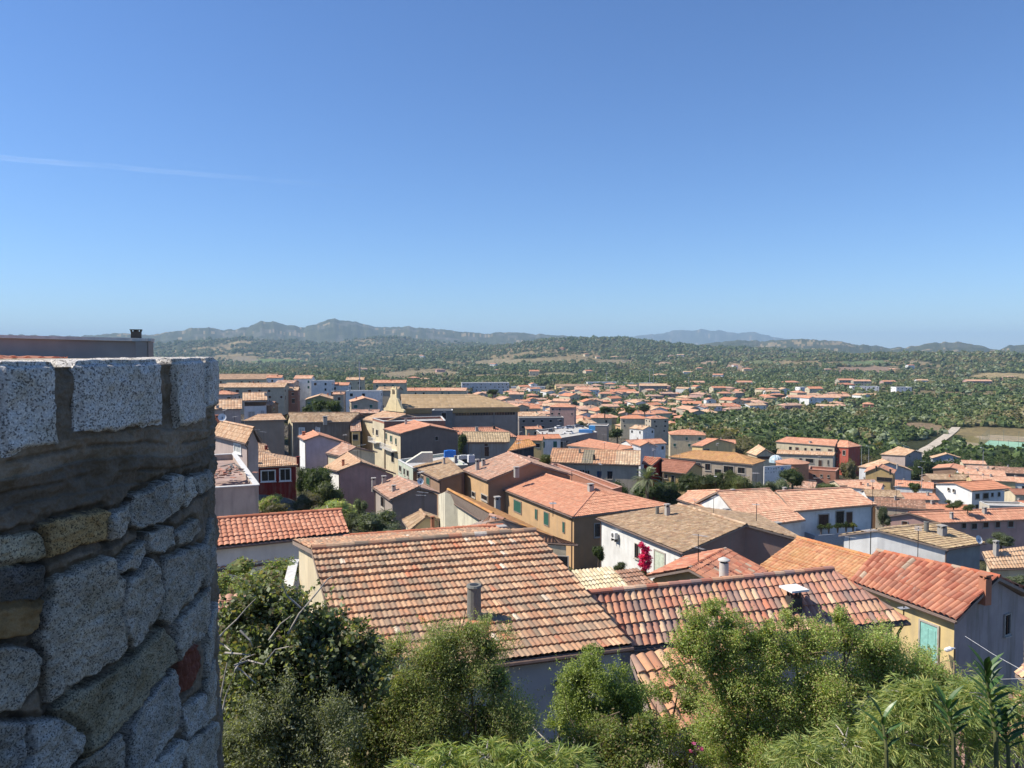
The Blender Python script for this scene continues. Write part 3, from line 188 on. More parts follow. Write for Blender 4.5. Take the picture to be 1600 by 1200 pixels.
def ground(x, y, detail=True):
    x = np.asarray(x, float); y = np.asarray(y, float)
    r = np.hypot(x, y)
    z = np.interp(r, PR, PZ)
    z = z-.06*np.clip(x, -150, 150)*np.clip((r-10)/40, 0, 1)*np.interp(r, [0, 300, 900], [1, 1, 0])
    gp = np.array(GROUND_POINTS)
    near = r < 420
    if near.any():
        xs, ys, zs = x[near], y[near], z[near]
        gz0 = np.interp(np.hypot(gp[:,0], gp[:,1]), PR, PZ)-.06*np.clip(gp[:,0], -150, 150)*np.interp(np.hypot(gp[:,0], gp[:,1]), [10, 50, 300, 900], [0, 1, 1, 0])
        num = np.zeros_like(xs); den = np.full_like(xs, .15)
        for (gx, gy, gz, gr), z0 in zip(gp, gz0):
            wgt = np.exp(-((xs-gx)**2+(ys-gy)**2)/(1.3*gr)**2)
            num += wgt*(gz-z0); den += wgt
        z[near] = zs+num/den
    az = x/np.maximum(y, 1e-3)
    front = (y > 400)
    if front.any():
        px = 800+1200*az[front]; rr = r[front]; zz = z[front]; yy = y[front]
        for R0, sp, pts in RIDGES:
            p = np.array(pts, float)
            top = (548-np.interp(px, p[:,0], p[:,1]))/1200*R0
            fade = np.clip((px-p[0,0])/120, 0, 1)*np.clip((p[-1,0]-px)/120, 0, 1)
            jag = (fbm(px/9, rr*0+R0, 5, 3, .6)-.5)*(R0*.0048)
            b = np.exp(-((rr-R0)/sp)**2)*fade
            base = zz
            zn = base+(top+jag*fade-base)*b
            zz = np.maximum(zz, zn)
        amp = np.interp(rr, [400, 1500, 4000, 8000, 16000], [0, 3, 16, 60, 60])
        rough = np.clip((zz+55)/60, 0, 1)
        zz = zz+(fbm(x[front]/420, yy/420, 5, 9)-.55)*amp*(.35+.65*rough)
        z[front] = zz
    return z
def gz(x, y):
    return float(ground(np.array([x]), np.array([y]))[0])
# pale clearings, crops: (column, row in the photo, half width, half height px, linear colour)
FIELDS = [(660,583,55,4,(.34,.27,.16)),(620,590,30,3,(.30,.24,.15)),(780,566,40,5,(.34,.28,.17)),(850,562,45,4,(.32,.26,.15)),(960,566,30,4,(.30,.24,.15)),(875,586,35,4,(.30,.25,.13)),
 (830,590,18,3,(.36,.29,.17)),(430,564,50,3,(.16,.22,.08)),(380,562,25,3,(.30,.25,.17)),(1148,573,12,5,(.46,.32,.22)),(1165,580,14,4,(.46,.32,.22)),(1108,567,12,3,(.42,.30,.20)),(1038,568,14,2.5,(.42,.30,.2)),
 (1250,561,60,1.6,(.11,.14,.055)),(1190,566,18,3,(.2,.22,.1)),(1355,578,45,5,(.36,.25,.18)),(1350,567,30,3,(.17,.22,.1)),(1430,566,20,2,(.34,.28,.18)),(1575,588,42,6,(.44,.34,.18)),(1490,590,5,2,(.4,.33,.2)),
 (1040,580,9,2,(.4,.32,.22)),(1100,585,9,2,(.4,.32,.22)),(920,581,10,2,(.4,.33,.22)),(500,587,9,2,(.4,.3,.2)),(1310,584,8,2,(.38,.3,.2)),
 (1440,668,30,10,(.38,.28,.18)),(1560,676,60,9,(.34,.27,.14)),(1530,688,22,7,(.32,.27,.12)),(1580,686,40,4,(.55,.44,.30)),(1520,694,26,3,(.50,.42,.27)),(1375,662,18,4,(.3,.27,.12)),
 (1597,662,12,3,(.25,.24,.1)),(1150,669,14,2.2,(.45,.4,.3)),(1470,602,3,2,(.4,.33,.22))]
# ---------------------------------------------------------------- object helpers
def tag(o, label=None, cat=None, group=None, kind=None):
    if label: o['label'] = label
    if cat: o['category'] = cat
    if group: o['group'] = group
    if kind: o['kind'] = kind
    return o
def empty(name, loc, rz=0):
    o = bpy.data.objects.new(name, None); o.empty_display_size = .3
    COL.objects.link(o); o.location = loc; o.rotation_euler = (0, 0, rz); return o
def link_mesh(name, me, parent=None, loc=(0, 0, 0)):
    o = bpy.data.objects.new(name, me); COL.objects.link(o); o.location = loc
    if parent: o.parent = parent
    return o
def np_mesh(name, V, F, mats, col=None, midx=None, smooth=False, F3=None):
    """V (n,3); F (m,4) quads; optional F3 triangles after the quads; col per face rgb"""
    me = bpy.data.meshes.new(name)
    V = np.asarray(V, np.float32); F = np.asarray(F, np.int32).reshape(-1, 4)
    n4 = len(F); n3 = 0 if F3 is None else len(F3)
    loops = F.reshape(-1)
    starts = np.arange(n4)*4
    if n3:
        loops = np.concatenate([loops, np.asarray(F3, np.int32).reshape(-1)])
        starts = np.concatenate([starts, n4*4+np.arange(n3)*3])
    me.vertices.add(len(V)); me.vertices.foreach_set('co', V.reshape(-1))
    me.loops.add(len(loops)); me.loops.foreach_set('vertex_index', loops)
    me.polygons.add(n4+n3); me.polygons.foreach_set('loop_start', starts.astype(np.int32))
    for m in mats: me.materials.append(m)
    if midx is not None: me.polygons.foreach_set('material_index', np.asarray(midx, np.int32))
    me.polygons.foreach_set('use_smooth', np.full(n4+n3, smooth, bool))
    if col is not None:
        ca = me.color_attributes.new('Col', 'FLOAT_COLOR', 'CORNER')
        col = np.asarray(col, np.float32)
        c4 = np.concatenate([col, np.ones((len(col), 1), np.float32)], 1)
        rep = np.repeat(c4, np.concatenate([np.full(n4, 4), np.full(n3, 3)]), 0)
        ca.data.foreach_set('color', rep.reshape(-1))
    me.update(calc_edges=True)
    return me
class MB:
    """collects boxes, prisms and tubes into one mesh"""
    def __init__(s): s.v = []; s.f = []; s.m = []
    def face(s, pts, m=0):
        b = len(s.v); s.v += [tuple(p) for p in pts]; s.f.append(tuple(range(b, b+len(pts)))); s.m.append(m)
    def box(s, c, d, rz=0, m=0, taper=1.0):
        b = len(s.v); cs, sn = math.cos(rz), math.sin(rz)
        for k in (0, 1):
            t = 1 if k == 0 else taper
            for (i, j) in ((-1, -1), (1, -1), (1, 1), (-1, 1)):
                x, y = i*d[0]/2*t, j*d[1]/2*t
                s.v.append((c[0]+x*cs-y*sn, c[1]+x*sn+y*cs, c[2]+(k-.5)*d[2]))
        for q in ((3, 2, 1, 0), (4, 5, 6, 7), (0, 1, 5, 4), (1, 2, 6, 5), (2, 3, 7, 6), (3, 0, 4, 7)):
            s.f.append(tuple(b+i for i in q)); s.m.append(m)
    def obox(s, o, u, v, n, m=0):
        """box from a corner and three edge vectors"""
        o, u, v, n = [np.asarray(a, float) for a in (o, u, v, n)]
        b = len(s.v)
        for k in (0, 1):
            for (i, j) in ((0, 0), (1, 0), (1, 1), (0, 1)): s.v.append(tuple(o+u*i+v*j+n*k))
        for q in ((3, 2, 1, 0), (4, 5, 6, 7), (0, 1, 5, 4), (1, 2, 6, 5), (2, 3, 7, 6), (3, 0, 4, 7)):
            s.f.append(tuple(b+i for i in q)); s.m.append(m)
    def tube(s, pts, rad, n=8, m=0, cap=True):
        pts = [np.asarray(p, float) for p in pts]
        if not hasattr(rad, '__len__'): rad = [rad]*len(pts)
        rings = []
        for i, p in enumerate(pts):
            d = pts[min(i+1, len(pts)-1)]-pts[max(i-1, 0)]; d = d/(np.linalg.norm(d)+1e-9)
            a = np.cross(d, (0, 0, 1) if abs(d[2]) < .9 else (1, 0, 0)); a /= np.linalg.norm(a); c = np.cross(d, a)
            b = len(s.v); rings.append(b)
            for k in range(n):
                t = 2*math.pi*k/n; s.v.append(tuple(p+rad[i]*(a*math.cos(t)+c*math.sin(t))))
        for b0, b1 in zip(rings, rings[1:]):
            for k in range(n):
                k2 = (k+1) % n; s.f.append((b0+k, b1+k, b1+k2, b0+k2)); s.m.append(m)
        if cap:
            s.f.append(tuple(rings[0]+k for k in range(n))); s.m.append(m)
            s.f.append(tuple(rings[-1]+k for k in reversed(range(n)))); s.m.append(m)
    def mesh(s, name, mats):
        me = bpy.data.meshes.new(name); me.from_pydata([tuple(map(float, v)) for v in s.v], [], s.f)
        for m in mats: me.materials.append(m)
        me.polygons.foreach_set('material_index', s.m); me.update(); return me
    def build(s, name, mats, parent=None, loc=(0, 0, 0)):
        return link_mesh(name, s.mesh(name, mats if isinstance(mats, (list, tuple)) else [mats]), parent, loc)
def copy_tree(o, parent=None):
    c = o.copy(); COL.objects.link(c)
    if parent: c.parent = parent
    for ch in o.children: copy_tree(ch, c)
    return c
# ---------------------------------------------------------------- materials
MATS = {}
def nd(t, kind, **kw):
    n = t.nodes.new(kind)
    for k, v in kw.items():
        if k in n.inputs: n.inputs[k].default_value = v
        else: setattr(n, k, v)
    return n
def base_mat(name, rough=.9, spec=.25):
    m = bpy.data.materials.new(name); m.use_nodes = True
    t = m.node_tree; b = t.nodes['Principled BSDF']
    b.inputs['Roughness'].default_value = rough; b.inputs['Specular IOR Level'].default_value = spec
    return m, t, b
def mix(t, fac, a, b, mode='MIX'):
    n = t.nodes.new('ShaderNodeMix'); n.data_type = 'RGBA'; n.blend_type = mode
    for sock, val in ((n.inputs[0], fac), (n.inputs[6], a), (n.inputs[7], b)):
        if isinstance(val, (int, float)): sock.default_value = val
        elif isinstance(val, (tuple, list)): sock.default_value = (*val[:3], 1)
        else: t.links.new(val, sock)
    return n.outputs[2]
def ramp(t, src, stops):
    n = t.nodes.new('ShaderNodeValToRGB'); e = n.color_ramp.elements
    while len(e) < len(stops): e.new(.5)
    for el, (p, c) in zip(e, stops):
        el.position = p; el.color = (*(c if isinstance(c, tuple) else (c, c, c)), 1)
    t.links.new(src, n.inputs[0]); return n.outputs[0]
def coords(t, mode='Object', scale=(1, 1, 1)):
    tc = t.nodes.new('ShaderNodeTexCoord'); mp = t.nodes.new('ShaderNodeMapping')
    mp.inputs['Scale'].default_value = scale
    t.links.new(tc.outputs[mode], mp.inputs[0]); return mp.outputs[0]
def noise(t, vec, scale, detail=4, rough=.55):
    n = nd(t, 'ShaderNodeTexNoise', Scale=scale, Detail=detail, Roughness=rough); t.links.new(vec, n.inputs['Vector']); return n.outputs['Fac']
def bump(t, b, h, strength=.4, dist=.02):
    n = nd(t, 'ShaderNodeBump', Strength=strength, Distance=dist); t.links.new(h, n.inputs['Height']); t.links.new(n.outputs[0], b.inputs['Normal'])
def plaster(name, rgb, stain=.25, streak=.3, dirt=(.25, .22, .19)):
    """lime plaster with rain streaks and patches"""
    if name in MATS: return MATS[name]
    m, t, b = base_mat('plaster_'+name, .93, .15)
    v = coords(t); vs = coords(t, 'Object', (1, 1, .12))
    n1 = noise(t, v, .7, 5, .6); n2 = noise(t, vs, 2.2, 5, .65); n3 = noise(t, v, 9, 3)
    c = mix(t, ramp(t, n1, [(.35, 0.), (.7, 1.)]), rgb, tuple(x*.78 for x in rgb))
    f = nd(t, 'ShaderNodeMath', operation='MULTIPLY'); t.links.new(ramp(t, n2, [(.48, 0.), (.72, 1.)]), f.inputs[0]); f.inputs[1].default_value = streak
    c = mix(t, f.outputs[0], c, dirt)
    f2 = nd(t, 'ShaderNodeMath', operation='MULTIPLY'); t.links.new(ramp(t, n3, [(.45, 0.), (.8, 1.)]), f2.inputs[0]); f2.inputs[1].default_value = stain
    c = mix(t, f2.outputs[0], c, tuple(x*.75 for x in rgb))
    t.links.new(c, b.inputs['Base Color']); bump(t, b, n3, .25, .01)
    MATS[name] = m; return m
def flat(name, rgb, rough=.7, spec=.3, metal=0., var=.12, scale=6.):
    if name in MATS: return MATS[name]
    m, t, b = base_mat(name, rough, spec); b.inputs['Metallic'].default_value = metal
    n1 = noise(t, coords(t), scale, 4)
    t.links.new(mix(t, ramp(t, n1, [(.3, 0.), (.7, 1.)]), tuple(x*(1+var) for x in rgb), tuple(x*(1-var*1.5) for x in rgb)), b.inputs['Base Color'])
    MATS[name] = m; return m
def tilemat(name, lichen=.25, lich_col=(.22, .19, .15), patch=.35):
    """fired clay: the colour of each tile comes from its face, weathering from noise"""
    key = 'tile_'+name
    if key in MATS: return MATS[key]
    m, t, b = base_mat(key, .9, .18)
    at = nd(t, 'ShaderNodeVertexColor', layer_name='Col'); v = coords(t)
    n1 = noise(t, v, 1.1, 5, .65); n2 = noise(t, v, 14, 3, .6)
    f = nd(t, 'ShaderNodeMath', operation='MULTIPLY'); t.links.new(ramp(t, n1, [(.42, 0.), (.68, 1.)]), f.inputs[0]); f.inputs[1].default_value = patch
    c = mix(t, f.outputs[0], at.outputs[0], lich_col)
    f2 = nd(t, 'ShaderNodeMath', operation='MULTIPLY'); t.links.new(ramp(t, n2, [(.5, 0.), (.72, 1.)]), f2.inputs[0]); f2.inputs[1].default_value = lichen
    c = mix(t, f2.outputs[0], c, lich_col)
    t.links.new(c, b.inputs['Base Color']); MATS[key] = m; return m
def leafmat(name, rough=.55, trans=.45, tint=(1.35, 1.4, .5)):
    key = 'leaf_'+name
    if key in MATS: return MATS[key]
    m, t, b = base_mat(key, rough, .35)
    at = nd(t, 'ShaderNodeVertexColor', layer_name='Col')
    oi = t.nodes.new('ShaderNodeObjectInfo')
    hs = nd(t, 'ShaderNodeHueSaturation', Saturation=1.0)
    mr = nd(t, 'ShaderNodeMapRange'); mr.inputs[3].default_value = .75; mr.inputs[4].default_value = 1.25
    t.links.new(oi.outputs['Random'], mr.inputs[0]); t.links.new(mr.outputs[0], hs.inputs['Value']); t.links.new(at.outputs[0], hs.inputs['Color'])
    t.links.new(hs.outputs[0], b.inputs['Base Color'])
    tr = t.nodes.new('ShaderNodeBsdfTranslucent')
    t.links.new(mix(t, 1.0, hs.outputs[0], tint, 'MULTIPLY'), tr.inputs[0])
    mx = t.nodes.new('ShaderNodeMixShader'); mx.inputs[0].default_value = trans
    t.links.new(b.outputs[0], mx.inputs[1]); t.links.new(tr.outputs[0], mx.inputs[2])
    t.links.new(mx.outputs[0], t.nodes['Material Output'].inputs[0])
    MATS[key] = m; return m
# ---------------------------------------------------------------- picture column/row of a spot on the ground -> where it is
PIT = math.atan(52/1200)
def cast(px, py):
    """where the line of sight of a photo position meets the ground"""
    px = np.atleast_1d(np.array(px, float)); py = np.atleast_1d(np.array(py, float))
    a = (px-800)/1200; b = (600-py)/1200
    dx = a; dy = math.cos(PIT)+b*math.sin(PIT); dz = -math.sin(PIT)+b*math.cos(PIT)
    ts = np.geomspace(30, 7000, 260); X = dx[:, None]*ts; Y = dy[:, None]*ts; Z = dz[:, None]*ts
    G = ground(X.ravel(), Y.ravel()).reshape(X.shape); hit = (Z < G); k = np.where(hit.any(1), hit.argmax(1), len(ts)-1)
    k = np.maximum(k, 1); ar = np.arange(len(px)); d0 = Z[ar, k-1]-G[ar, k-1]; d1 = Z[ar, k]-G[ar, k]
    f = np.clip(d0/(d0-d1+1e-9), 0, 1); t = ts[k-1]+(ts[k]-ts[k-1])*f
    return dx*t, dy*t
# ---------------------------------------------------------------- terrain mesh
def build_ground():
    fr = np.linspace(-47, 47, 760); side = np.linspace(47, 313, 70)[1:-1]
    az = np.radians(np.concatenate([fr, side])); rr = np.concatenate([[.01], np.geomspace(1.2, 19500, 420)])
    A, Q = np.meshgrid(az, rr); X = Q*np.sin(A); Y = Q*np.cos(A)
    Z = ground(X.ravel(), Y.ravel()).reshape(X.shape)
    small = (fbm(X/3.1, Y/3.1, 3, 4)-.5)*np.clip(Q/30, 0, .5); Z = Z+small*(Q < 1500)
    nr, na = X.shape; i = np.arange(nr-1)[:, None]*na; j = np.arange(na)[None]; j2 = (j+1) % na
    F = np.stack([i+j, i+j2, i+na+j2, i+na+j], -1).reshape(-1, 4)[:, ::-1]
    V = np.stack([X.ravel(), Y.ravel(), Z.ravel()], 1)
    C = V[F].mean(1); x, y, z = C.T; r = np.hypot(x, y)
    n1 = fbm(x/60, y/60, 5, 21); n2 = fbm(x/220, y/220, 5, 33); n3 = fbm(x/14, y/14, 4, 55); n4 = fbm(x/900, y/900, 4, 61)
    forest = np.array((.060, .068, .030)); forest2 = np.array((.095, .10, .048)); dry = np.array((.30, .235, .13)); earth = np.array((.26, .20, .14))
    k = np.clip((n1-.35)/.3, 0, 1)[:, None]; col = forest*(1-k)+forest2*k
    thr = np.interp(r, [200, 600, 1100, 3000, 5000, 9000], [.60, .60, .55, .55, .58, .66])
    kd = np.clip((n2*.55+n3*.45-thr)/.035, 0, 1)[:, None]; col = col*(1-kd)+(dry*(.7+.6*n1[:, None]))*kd
    rock = np.array((.22, .20, .18)); kr = (np.clip((fbm(x/130, y/90, 5, 77)-.60)/.06, 0, 1)*np.clip((z+10)/90, 0, 1)*(r > 3800))[:, None]
    col = col*(1-kr*.4)+rock*kr*.4
    town = (1/(1+np.exp((r-np.interp(np.degrees(np.arctan2(x, y)), [-40, -12, 0, 12, 22, 30, 40], [420, 420, 330, 300, 230, 200, 190]))/15)))[:, None]
    soil = np.array((.22, .19, .155)); kg = np.clip((n3-.45)/.1, 0, 1)[:, None]; tc = soil*(1-kg)+np.array((.12, .12, .06))*kg
    col = col*(1-town)+tc*town
    fx = []
    for px, py, hw, hh, c in FIELDS:
        (gx, _x), (gy, _y) = cast([px, px], [py, py]); D = math.hypot(gx, gy)
        (x1, x2), (y1, y2) = cast([px, px], [py-hh, py+hh]); rad = min(abs(math.hypot(x1, y1)-math.hypot(x2, y2))/2, D*.35)+2; tang = hw/1200*D
        a0 = math.atan2(gx, gy); dx = x-gx; dy = y-gy
        s = (dx*math.cos(a0)-dy*math.sin(a0))/tang; q = (dx*math.sin(a0)+dy*math.cos(a0))/rad
        e = s*s+q*q+(fbm(x/25, y/25, 3, 88)-.5)*1.1*(1 if D > 350 else .5); kk = np.clip((1.05-e)/.15, 0, 1)[:, None]
        col = col*(1-kk)+np.array(c)*(.85+.3*n1[:, None])*kk; fx.append((gx, gy, a0, tang, rad))
    m, t, b = base_mat('ground', .95, .1)
    at = nd(t, 'ShaderNodeVertexColor', layer_name='Col')
    n = noise(t, coords(t), .35, 8, .7); nn = noise(t, coords(t), .03, 8, .75)
    c = mix(t, ramp(t, n, [(.3, 0.), (.7, 1.)]), at.outputs[0], mix(t, 1., at.outputs[0], (.6, .62, .6), 'MULTIPLY'))
    c = mix(t, ramp(t, nn, [(.35, 0.), (.65, 1.)]), mix(t, 1., c, (1.25, 1.2, 1.15), 'MULTIPLY'), c)
    t.links.new(c, b.inputs['Base Color'])
    bump(t, b, nn, 1.0, 14.)
    me = np_mesh('ground', V, F, [m], col, None, True)
    g = link_mesh('ground', me); g['kind'] = 'structure'
    return fx
FIELD_SPOTS = build_ground()
def in_field(x, y, grow=1.0):
    for gx, gy, a0, tg, rd in FIELD_SPOTS:
        dx = x-gx; dy = y-gy
        if ((dx*math.cos(a0)-dy*math.sin(a0))/tg)**2+((dx*math.sin(a0)+dy*math.cos(a0))/rd)**2 < grow: return True
    return False
# haze: even air between the eye and the far ranges
def build_haze():
    m = bpy.data.materials.new('haze'); m.use_nodes = True; t = m.node_tree; t.nodes.remove(t.nodes['Principled BSDF'])
    v = t.nodes.new('ShaderNodeVolumePrincipled'); v.inputs['Color'].default_value = (.55, .78, 1.0, 1)
    v.inputs['Density'].default_value = 7.6e-5; v.inputs['Anisotropy'].default_value = .0
    t.links.new(v.outputs[0], t.nodes['Material Output'].inputs['Volume'])
    b = MB(); b.box((0, 0, 140), (42000, 42000, 680)); o = b.build('haze', m); o['kind'] = 'stuff'; o['label'] = 'pale blue air haze over the valley and hills'
# ---------------------------------------------------------------- round granite parapet beside the camera
WC = (-3.934, 3.212); WR = 2.5
def wall_sz(px, py):
    """photo position -> (arc length, height) on the face of the round wall"""
    a = (px-800)/1200; b = (600-py)/1200
    d = np.array((a, math.cos(PIT)+b*math.sin(PIT), -math.sin(PIT)+b*math.cos(PIT)))
    A = d[0]**2+d[1]**2; B = -(d[0]*WC[0]+d[1]*WC[1]); Cc = WC[0]**2+WC[1]**2-WR**2
    disc = max(B*B-A*Cc, 0); t = (-B-math.sqrt(disc))/A
    x, y, z = d*t; return math.atan2(y-WC[1], x-WC[0])*WR, z
STONES = [  # outline in the photo, raise, tone
 ([(69,825),(156,803),(168,812),(165,839),(114,848),(70,868)],.022,'ochre'),([(170,812),(205,793),(208,802),(187,832),(169,838)],.02,'grey'),
 ([(210,779),(255,757),(261,766),(257,803),(222,820),(209,816)],.03,'grey'),([(265,752),(279,747),(282,779),(268,800),(264,788)],.028,'pale'),([(285,758),(296,750),(297,770),(288,788)],.025,'pale'),
 ([(300,750),(325,738),(327,757),(304,768)],.025,'grey'),([(-60,860),(0,846),(57,838),(61,868),(0,884),(-60,900)],.02,'greyochre'),
 ([(226,838),(262,826),(268,842),(250,860),(230,860)],.025,'grey'),([(272,835),(300,815),(303,830),(281,855)],.025,'grey'),
 ([(75,917),(120,893),(162,873),(172,890),(179,960),(188,990),(178,1020),(129,1053),(99,1077),(79,1090),(73,1050),(66,990),(73,945)],.05,'warm'),
 ([(193,914),(225,875),(233,887),(246,939),(244,957),(221,979),(205,1008),(194,990),(185,941)],.045,'grey'),
 ([(254,880),(279,866),(314,854),(308,897),(288,925),(256,974),(249,967),(254,924)],.045,'grey'),
 ([(176,888),(220,850),(221,860),(207,882)],.03,'grey'),
 ([(105,1088),(192,1042),(247,988),(262,1010),(262,1032),(228,1063),(208,1097),(168,1138),(129,1177),(107,1162),(84,1110)],.05,'mossy'),
 ([(272,972),(322,922),(320,972),(300,1006),(275,1028),(269,1008)],.045,'grey'),
 ([(221,1097),(268,1051),(277,1104),(268,1138),(240,1168),(222,1200),(200,1212),(199,1142)],.045,'blue'),
 ([(-60,1010),(45,1019),(53,1036),(47,1066),(15,1099),(-60,1125)],.045,'warm'),
 ([(28,1133),(78,1130),(118,1151),(115,1176),(93,1215),(27,1215)],.045,'blue'),([(-60,1130),(23,1133),(23,1185),(5,1205),(-60,1215)],.04,'blue'),
 ([(-60,950),(63,940),(45,982),(-60,993)],.03,'brick'),([(117,1200),(177,1152),(183,1170),(180,1225),(110,1225)],.04,'grey'),
 ([(231,1202),(277,1160),(281,1173),(264,1225),(228,1225)],.04,'blue'),([(285,1110),(315,1088),(314,1128),(289,1156)],.03,'blue'),
 ([(281,1026),(299,1011),(306,1032),(297,1068),(280,1080)],.012,'tile'),([(318,990),(329,945),(329,1008),(318,1056)],.035,'grey'),
 ([(318,1070),(329,1034),(329,1118),(318,1148)],.035,'grey'),([(287,1167),(329,1132),(329,1215),(291,1215)],.04,'grey'),([(316,862),(328,812),(329,888),(317,915)],.03,'grey'),
 ([(84,1225),(120,1215),(200,1225),(190,1290),(90,1290)],.04,'grey'),([(-60,905),(60,890),(66,925),(-60,938)],.008,'dark')]
TONE = {k: tuple(min(.6, x*1.12) for x in v) for k, v in dict(ochre=(.36,.25,.12), grey=(.33,.30,.255), pale=(.42,.39,.34), greyochre=(.34,.29,.20), warm=(.35,.31,.25), mossy=(.29,.25,.17), blue=(.32,.305,.28), brick=(.34,.22,.10), tile=(.20,.07,.045), dark=(.12,.11,.10)).items()}
def build_parapet():
    th = np.radians(np.concatenate([np.linspace(-75, -27, 40)[:-1], np.linspace(-27, 26, 520), np.linspace(26, 80, 40)[1:]]))
    zz = np.concatenate([np.linspace(-.055, -2.45, 560), np.linspace(-2.45, -9, 60)[1:]])
    S, Z = np.meshgrid(th*WR, zz)
    n_f = fbm(S/.012, Z/.012, 3, 1); n_m = fbm(S/.05, Z/.05, 4, 2); n_l = fbm(S/.25, Z/.12, 4, 3)
    H = (n_m-.5)*.034+(n_f-.5)*.012+(n_l-.5)*.04
    colm = np.array((.23, .18, .13)); col = np.ones(S.shape+(3,))*colm*(.55+.9*n_l[..., None])
    # cast mortar band with drying cracks below the coping
    lev = -(Z+.30)/.30; band = (lev > 0) & (lev < 1.1)
    lay = (Z+.05*np.sin(S*2.3)+.035*(n_l-.5))/.11; fr_ = lay % 1; ledge = np.clip(1-np.abs(fr_-.5)/.10, 0, 1)*np.clip((fbm(S/.09, np.floor(lay)*7.3, 3, 15)-.36)/.15, 0, 1)
    H += np.where(band, (fr_-.5)*.012-ledge*.012, 0); col *= (1-np.where(band, ledge, 0)*.4)[..., None]; col *= np.where(band, .85+.5*hash2(np.floor(lay), np.floor(lay)*0, 3), 1)[..., None]
    # hidden lower courses repeat the pattern with rough round stones
    low = Z < -2.0
    vs = np.stack([S/.28, Z/.2], -1)
    H += np.where(low, .03*np.clip((np.abs(np.sin(vs[..., 0]*2)*np.sin(vs[..., 1]*2))-.2), 0, .5), 0)
    grain = np.ones(S.shape)*0.35
    for poly, raise_, tone in STONES:
        P = np.array([wall_sz(*p) for p in poly]); lo = P.min(0)-.06; hi = P.max(0)+.06
        msk = (S > lo[0]) & (S < hi[0]) & (Z > lo[1]) & (Z < hi[1]); s, z = S[msk], Z[msk]
        s2 = s+(fbm(s/.045, z/.045, 3, 31)-.5)*.022; z2 = z+(fbm(s/.045, z/.045, 3, 47)-.5)*.022
        d = np.full(s.shape, 9.); inside = np.zeros(s.shape, bool)
        for i in range(len(P)):
            a, b = P[i], P[(i+1) % len(P)]; e = b-a; q = np.clip(((s2-a[0])*e[0]+(z2-a[1])*e[1])/(e@e+1e-12), 0, 1)
            d = np.minimum(d, np.hypot(s2-a[0]-e[0]*q, z2-a[1]-e[1]*q)); c = ((a[1] > z2) != (b[1] > z2)); inside ^= c & (s2 < (b[0]-a[0])*(z2-a[1])/(b[1]-a[1]+1e-12)+a[0])
        sd = np.where(inside, d, -d)+.017; inside = sd > 0; k = np.clip(sd/.010, 0, 1); k = k*(2-k)
        pits = fbm(s/.02, z/.02, 3, 91); big = fbm(s/.12, z/.12, 3, 92)
        ta, tb = (hash2(np.array([len(poly)*7+poly[0][0]]), np.array([poly[0][1]]), 5)[0]-.5)*.16, (hash2(np.array([poly[0][1]]), np.array([poly[1][0]]), 9)[0]-.5)*.16; tilt = np.clip((s-P[:, 0].mean())*ta+(z-P[:, 1].mean())*tb, -.015, .02)+np.abs(fbm(s/.09, z/.09, 2, 99)-.5)*.03
        rib = np.where(tone == 'tile', .008*np.sin(s/.012*2), 0)
        H[msk] = np.where(inside, np.maximum(H[msk]*.3, 0)+raise_*.62*k*(.8+.3*big)+k*tilt+(pits-.5)*.016+(fbm(s/.06, z/.06, 3, 97)-.5)*.018+rib, H[msk]-.022*np.clip((.03+sd)/.03, 0, 1))
        cc = np.array(TONE[tone])*(.85+.35*hash2(np.array([poly[0][0]]), np.array([poly[0][1]]), 3)[0])*(.75+.5*big[:, None])
        col[msk] = np.where((k > .15)[:, None], cc, np.where((sd > -.025)[:, None], col[msk]*.6, col[msk])); gm = grain[msk]; gm[k > .2] = 0 if tone in ('tile', 'brick') else 1.; grain[msk] = gm
    X = WC[0]+(WR+H)*np.cos(S/WR); Y = WC[1]+(WR+H)*np.sin(S/WR)
    nr, nc = S.shape; V = np.stack([X, Y, Z], -1).reshape(-1, 3); i = np.arange(nr-1)[:, None]*nc; j = np.arange(nc-1)[None]
    F = np.stack([i+j, i+nc+j, i+nc+j+1, i+j+1], -1).reshape(-1, 4)
    fc = col.reshape(-1, 3)[F].mean(1); fg = (grain.reshape(-1)[F].mean(1) > .6).astype(int)
    # flat mortar bed on top of the wall
    T = []; rin = WR-.42; b = len(V)
    for r_ in (WR-.005, rin): T.append(np.stack([WC[0]+r_*np.cos(th), WC[1]+r_*np.sin(th), np.full(len(th), -.056)], 1))
    T.append(np.stack([WC[0]+rin*np.cos(th), WC[1]+rin*np.sin(th), np.full(len(th), -9.)], 1))
    V = np.concatenate([V]+T); n = len(th); jj = np.arange(n-1)
    Ft = np.concatenate([np.stack([b+k*n+jj, b+k*n+jj+1, b+(k+1)*n+jj+1, b+(k+1)*n+jj], 1) for k in (0, 1)])
    F = np.concatenate([F, Ft]); fc = np.concatenate([fc, np.ones((len(Ft), 3))*(.40, .35, .28)]); fg = np.concatenate([fg, np.zeros(len(Ft), int)])
    def stone_mat(name, speck):
        m, t, b = base_mat(name, .85, .3); at = nd(t, 'ShaderNodeVertexColor', layer_name='Col'); v = coords(t)
        c = at.outputs[0]; fine = noise(t, v, 160, 4, .6)
        if speck:
            vo = nd(t, 'ShaderNodeTexVoronoi', Scale=speck, Randomness=1.0); t.links.new(v, vo.inputs['Vector'])
            sep = t.nodes.new('ShaderNodeSeparateColor'); t.links.new(vo.outputs['Color'], sep.inputs[0])
            c = mix(t, ramp(t, sep.outputs[0], [(.60, 0.), (.66, 1.)]), c, mix(t, 1., c, (1.32, 1.31, 1.28), 'MULTIPLY'))
            c = mix(t, ramp(t, sep.outputs[1], [(.74, 0.), (.80, 1.)]), c, mix(t, 1., c, (.34, .33, .33), 'MULTIPLY'))
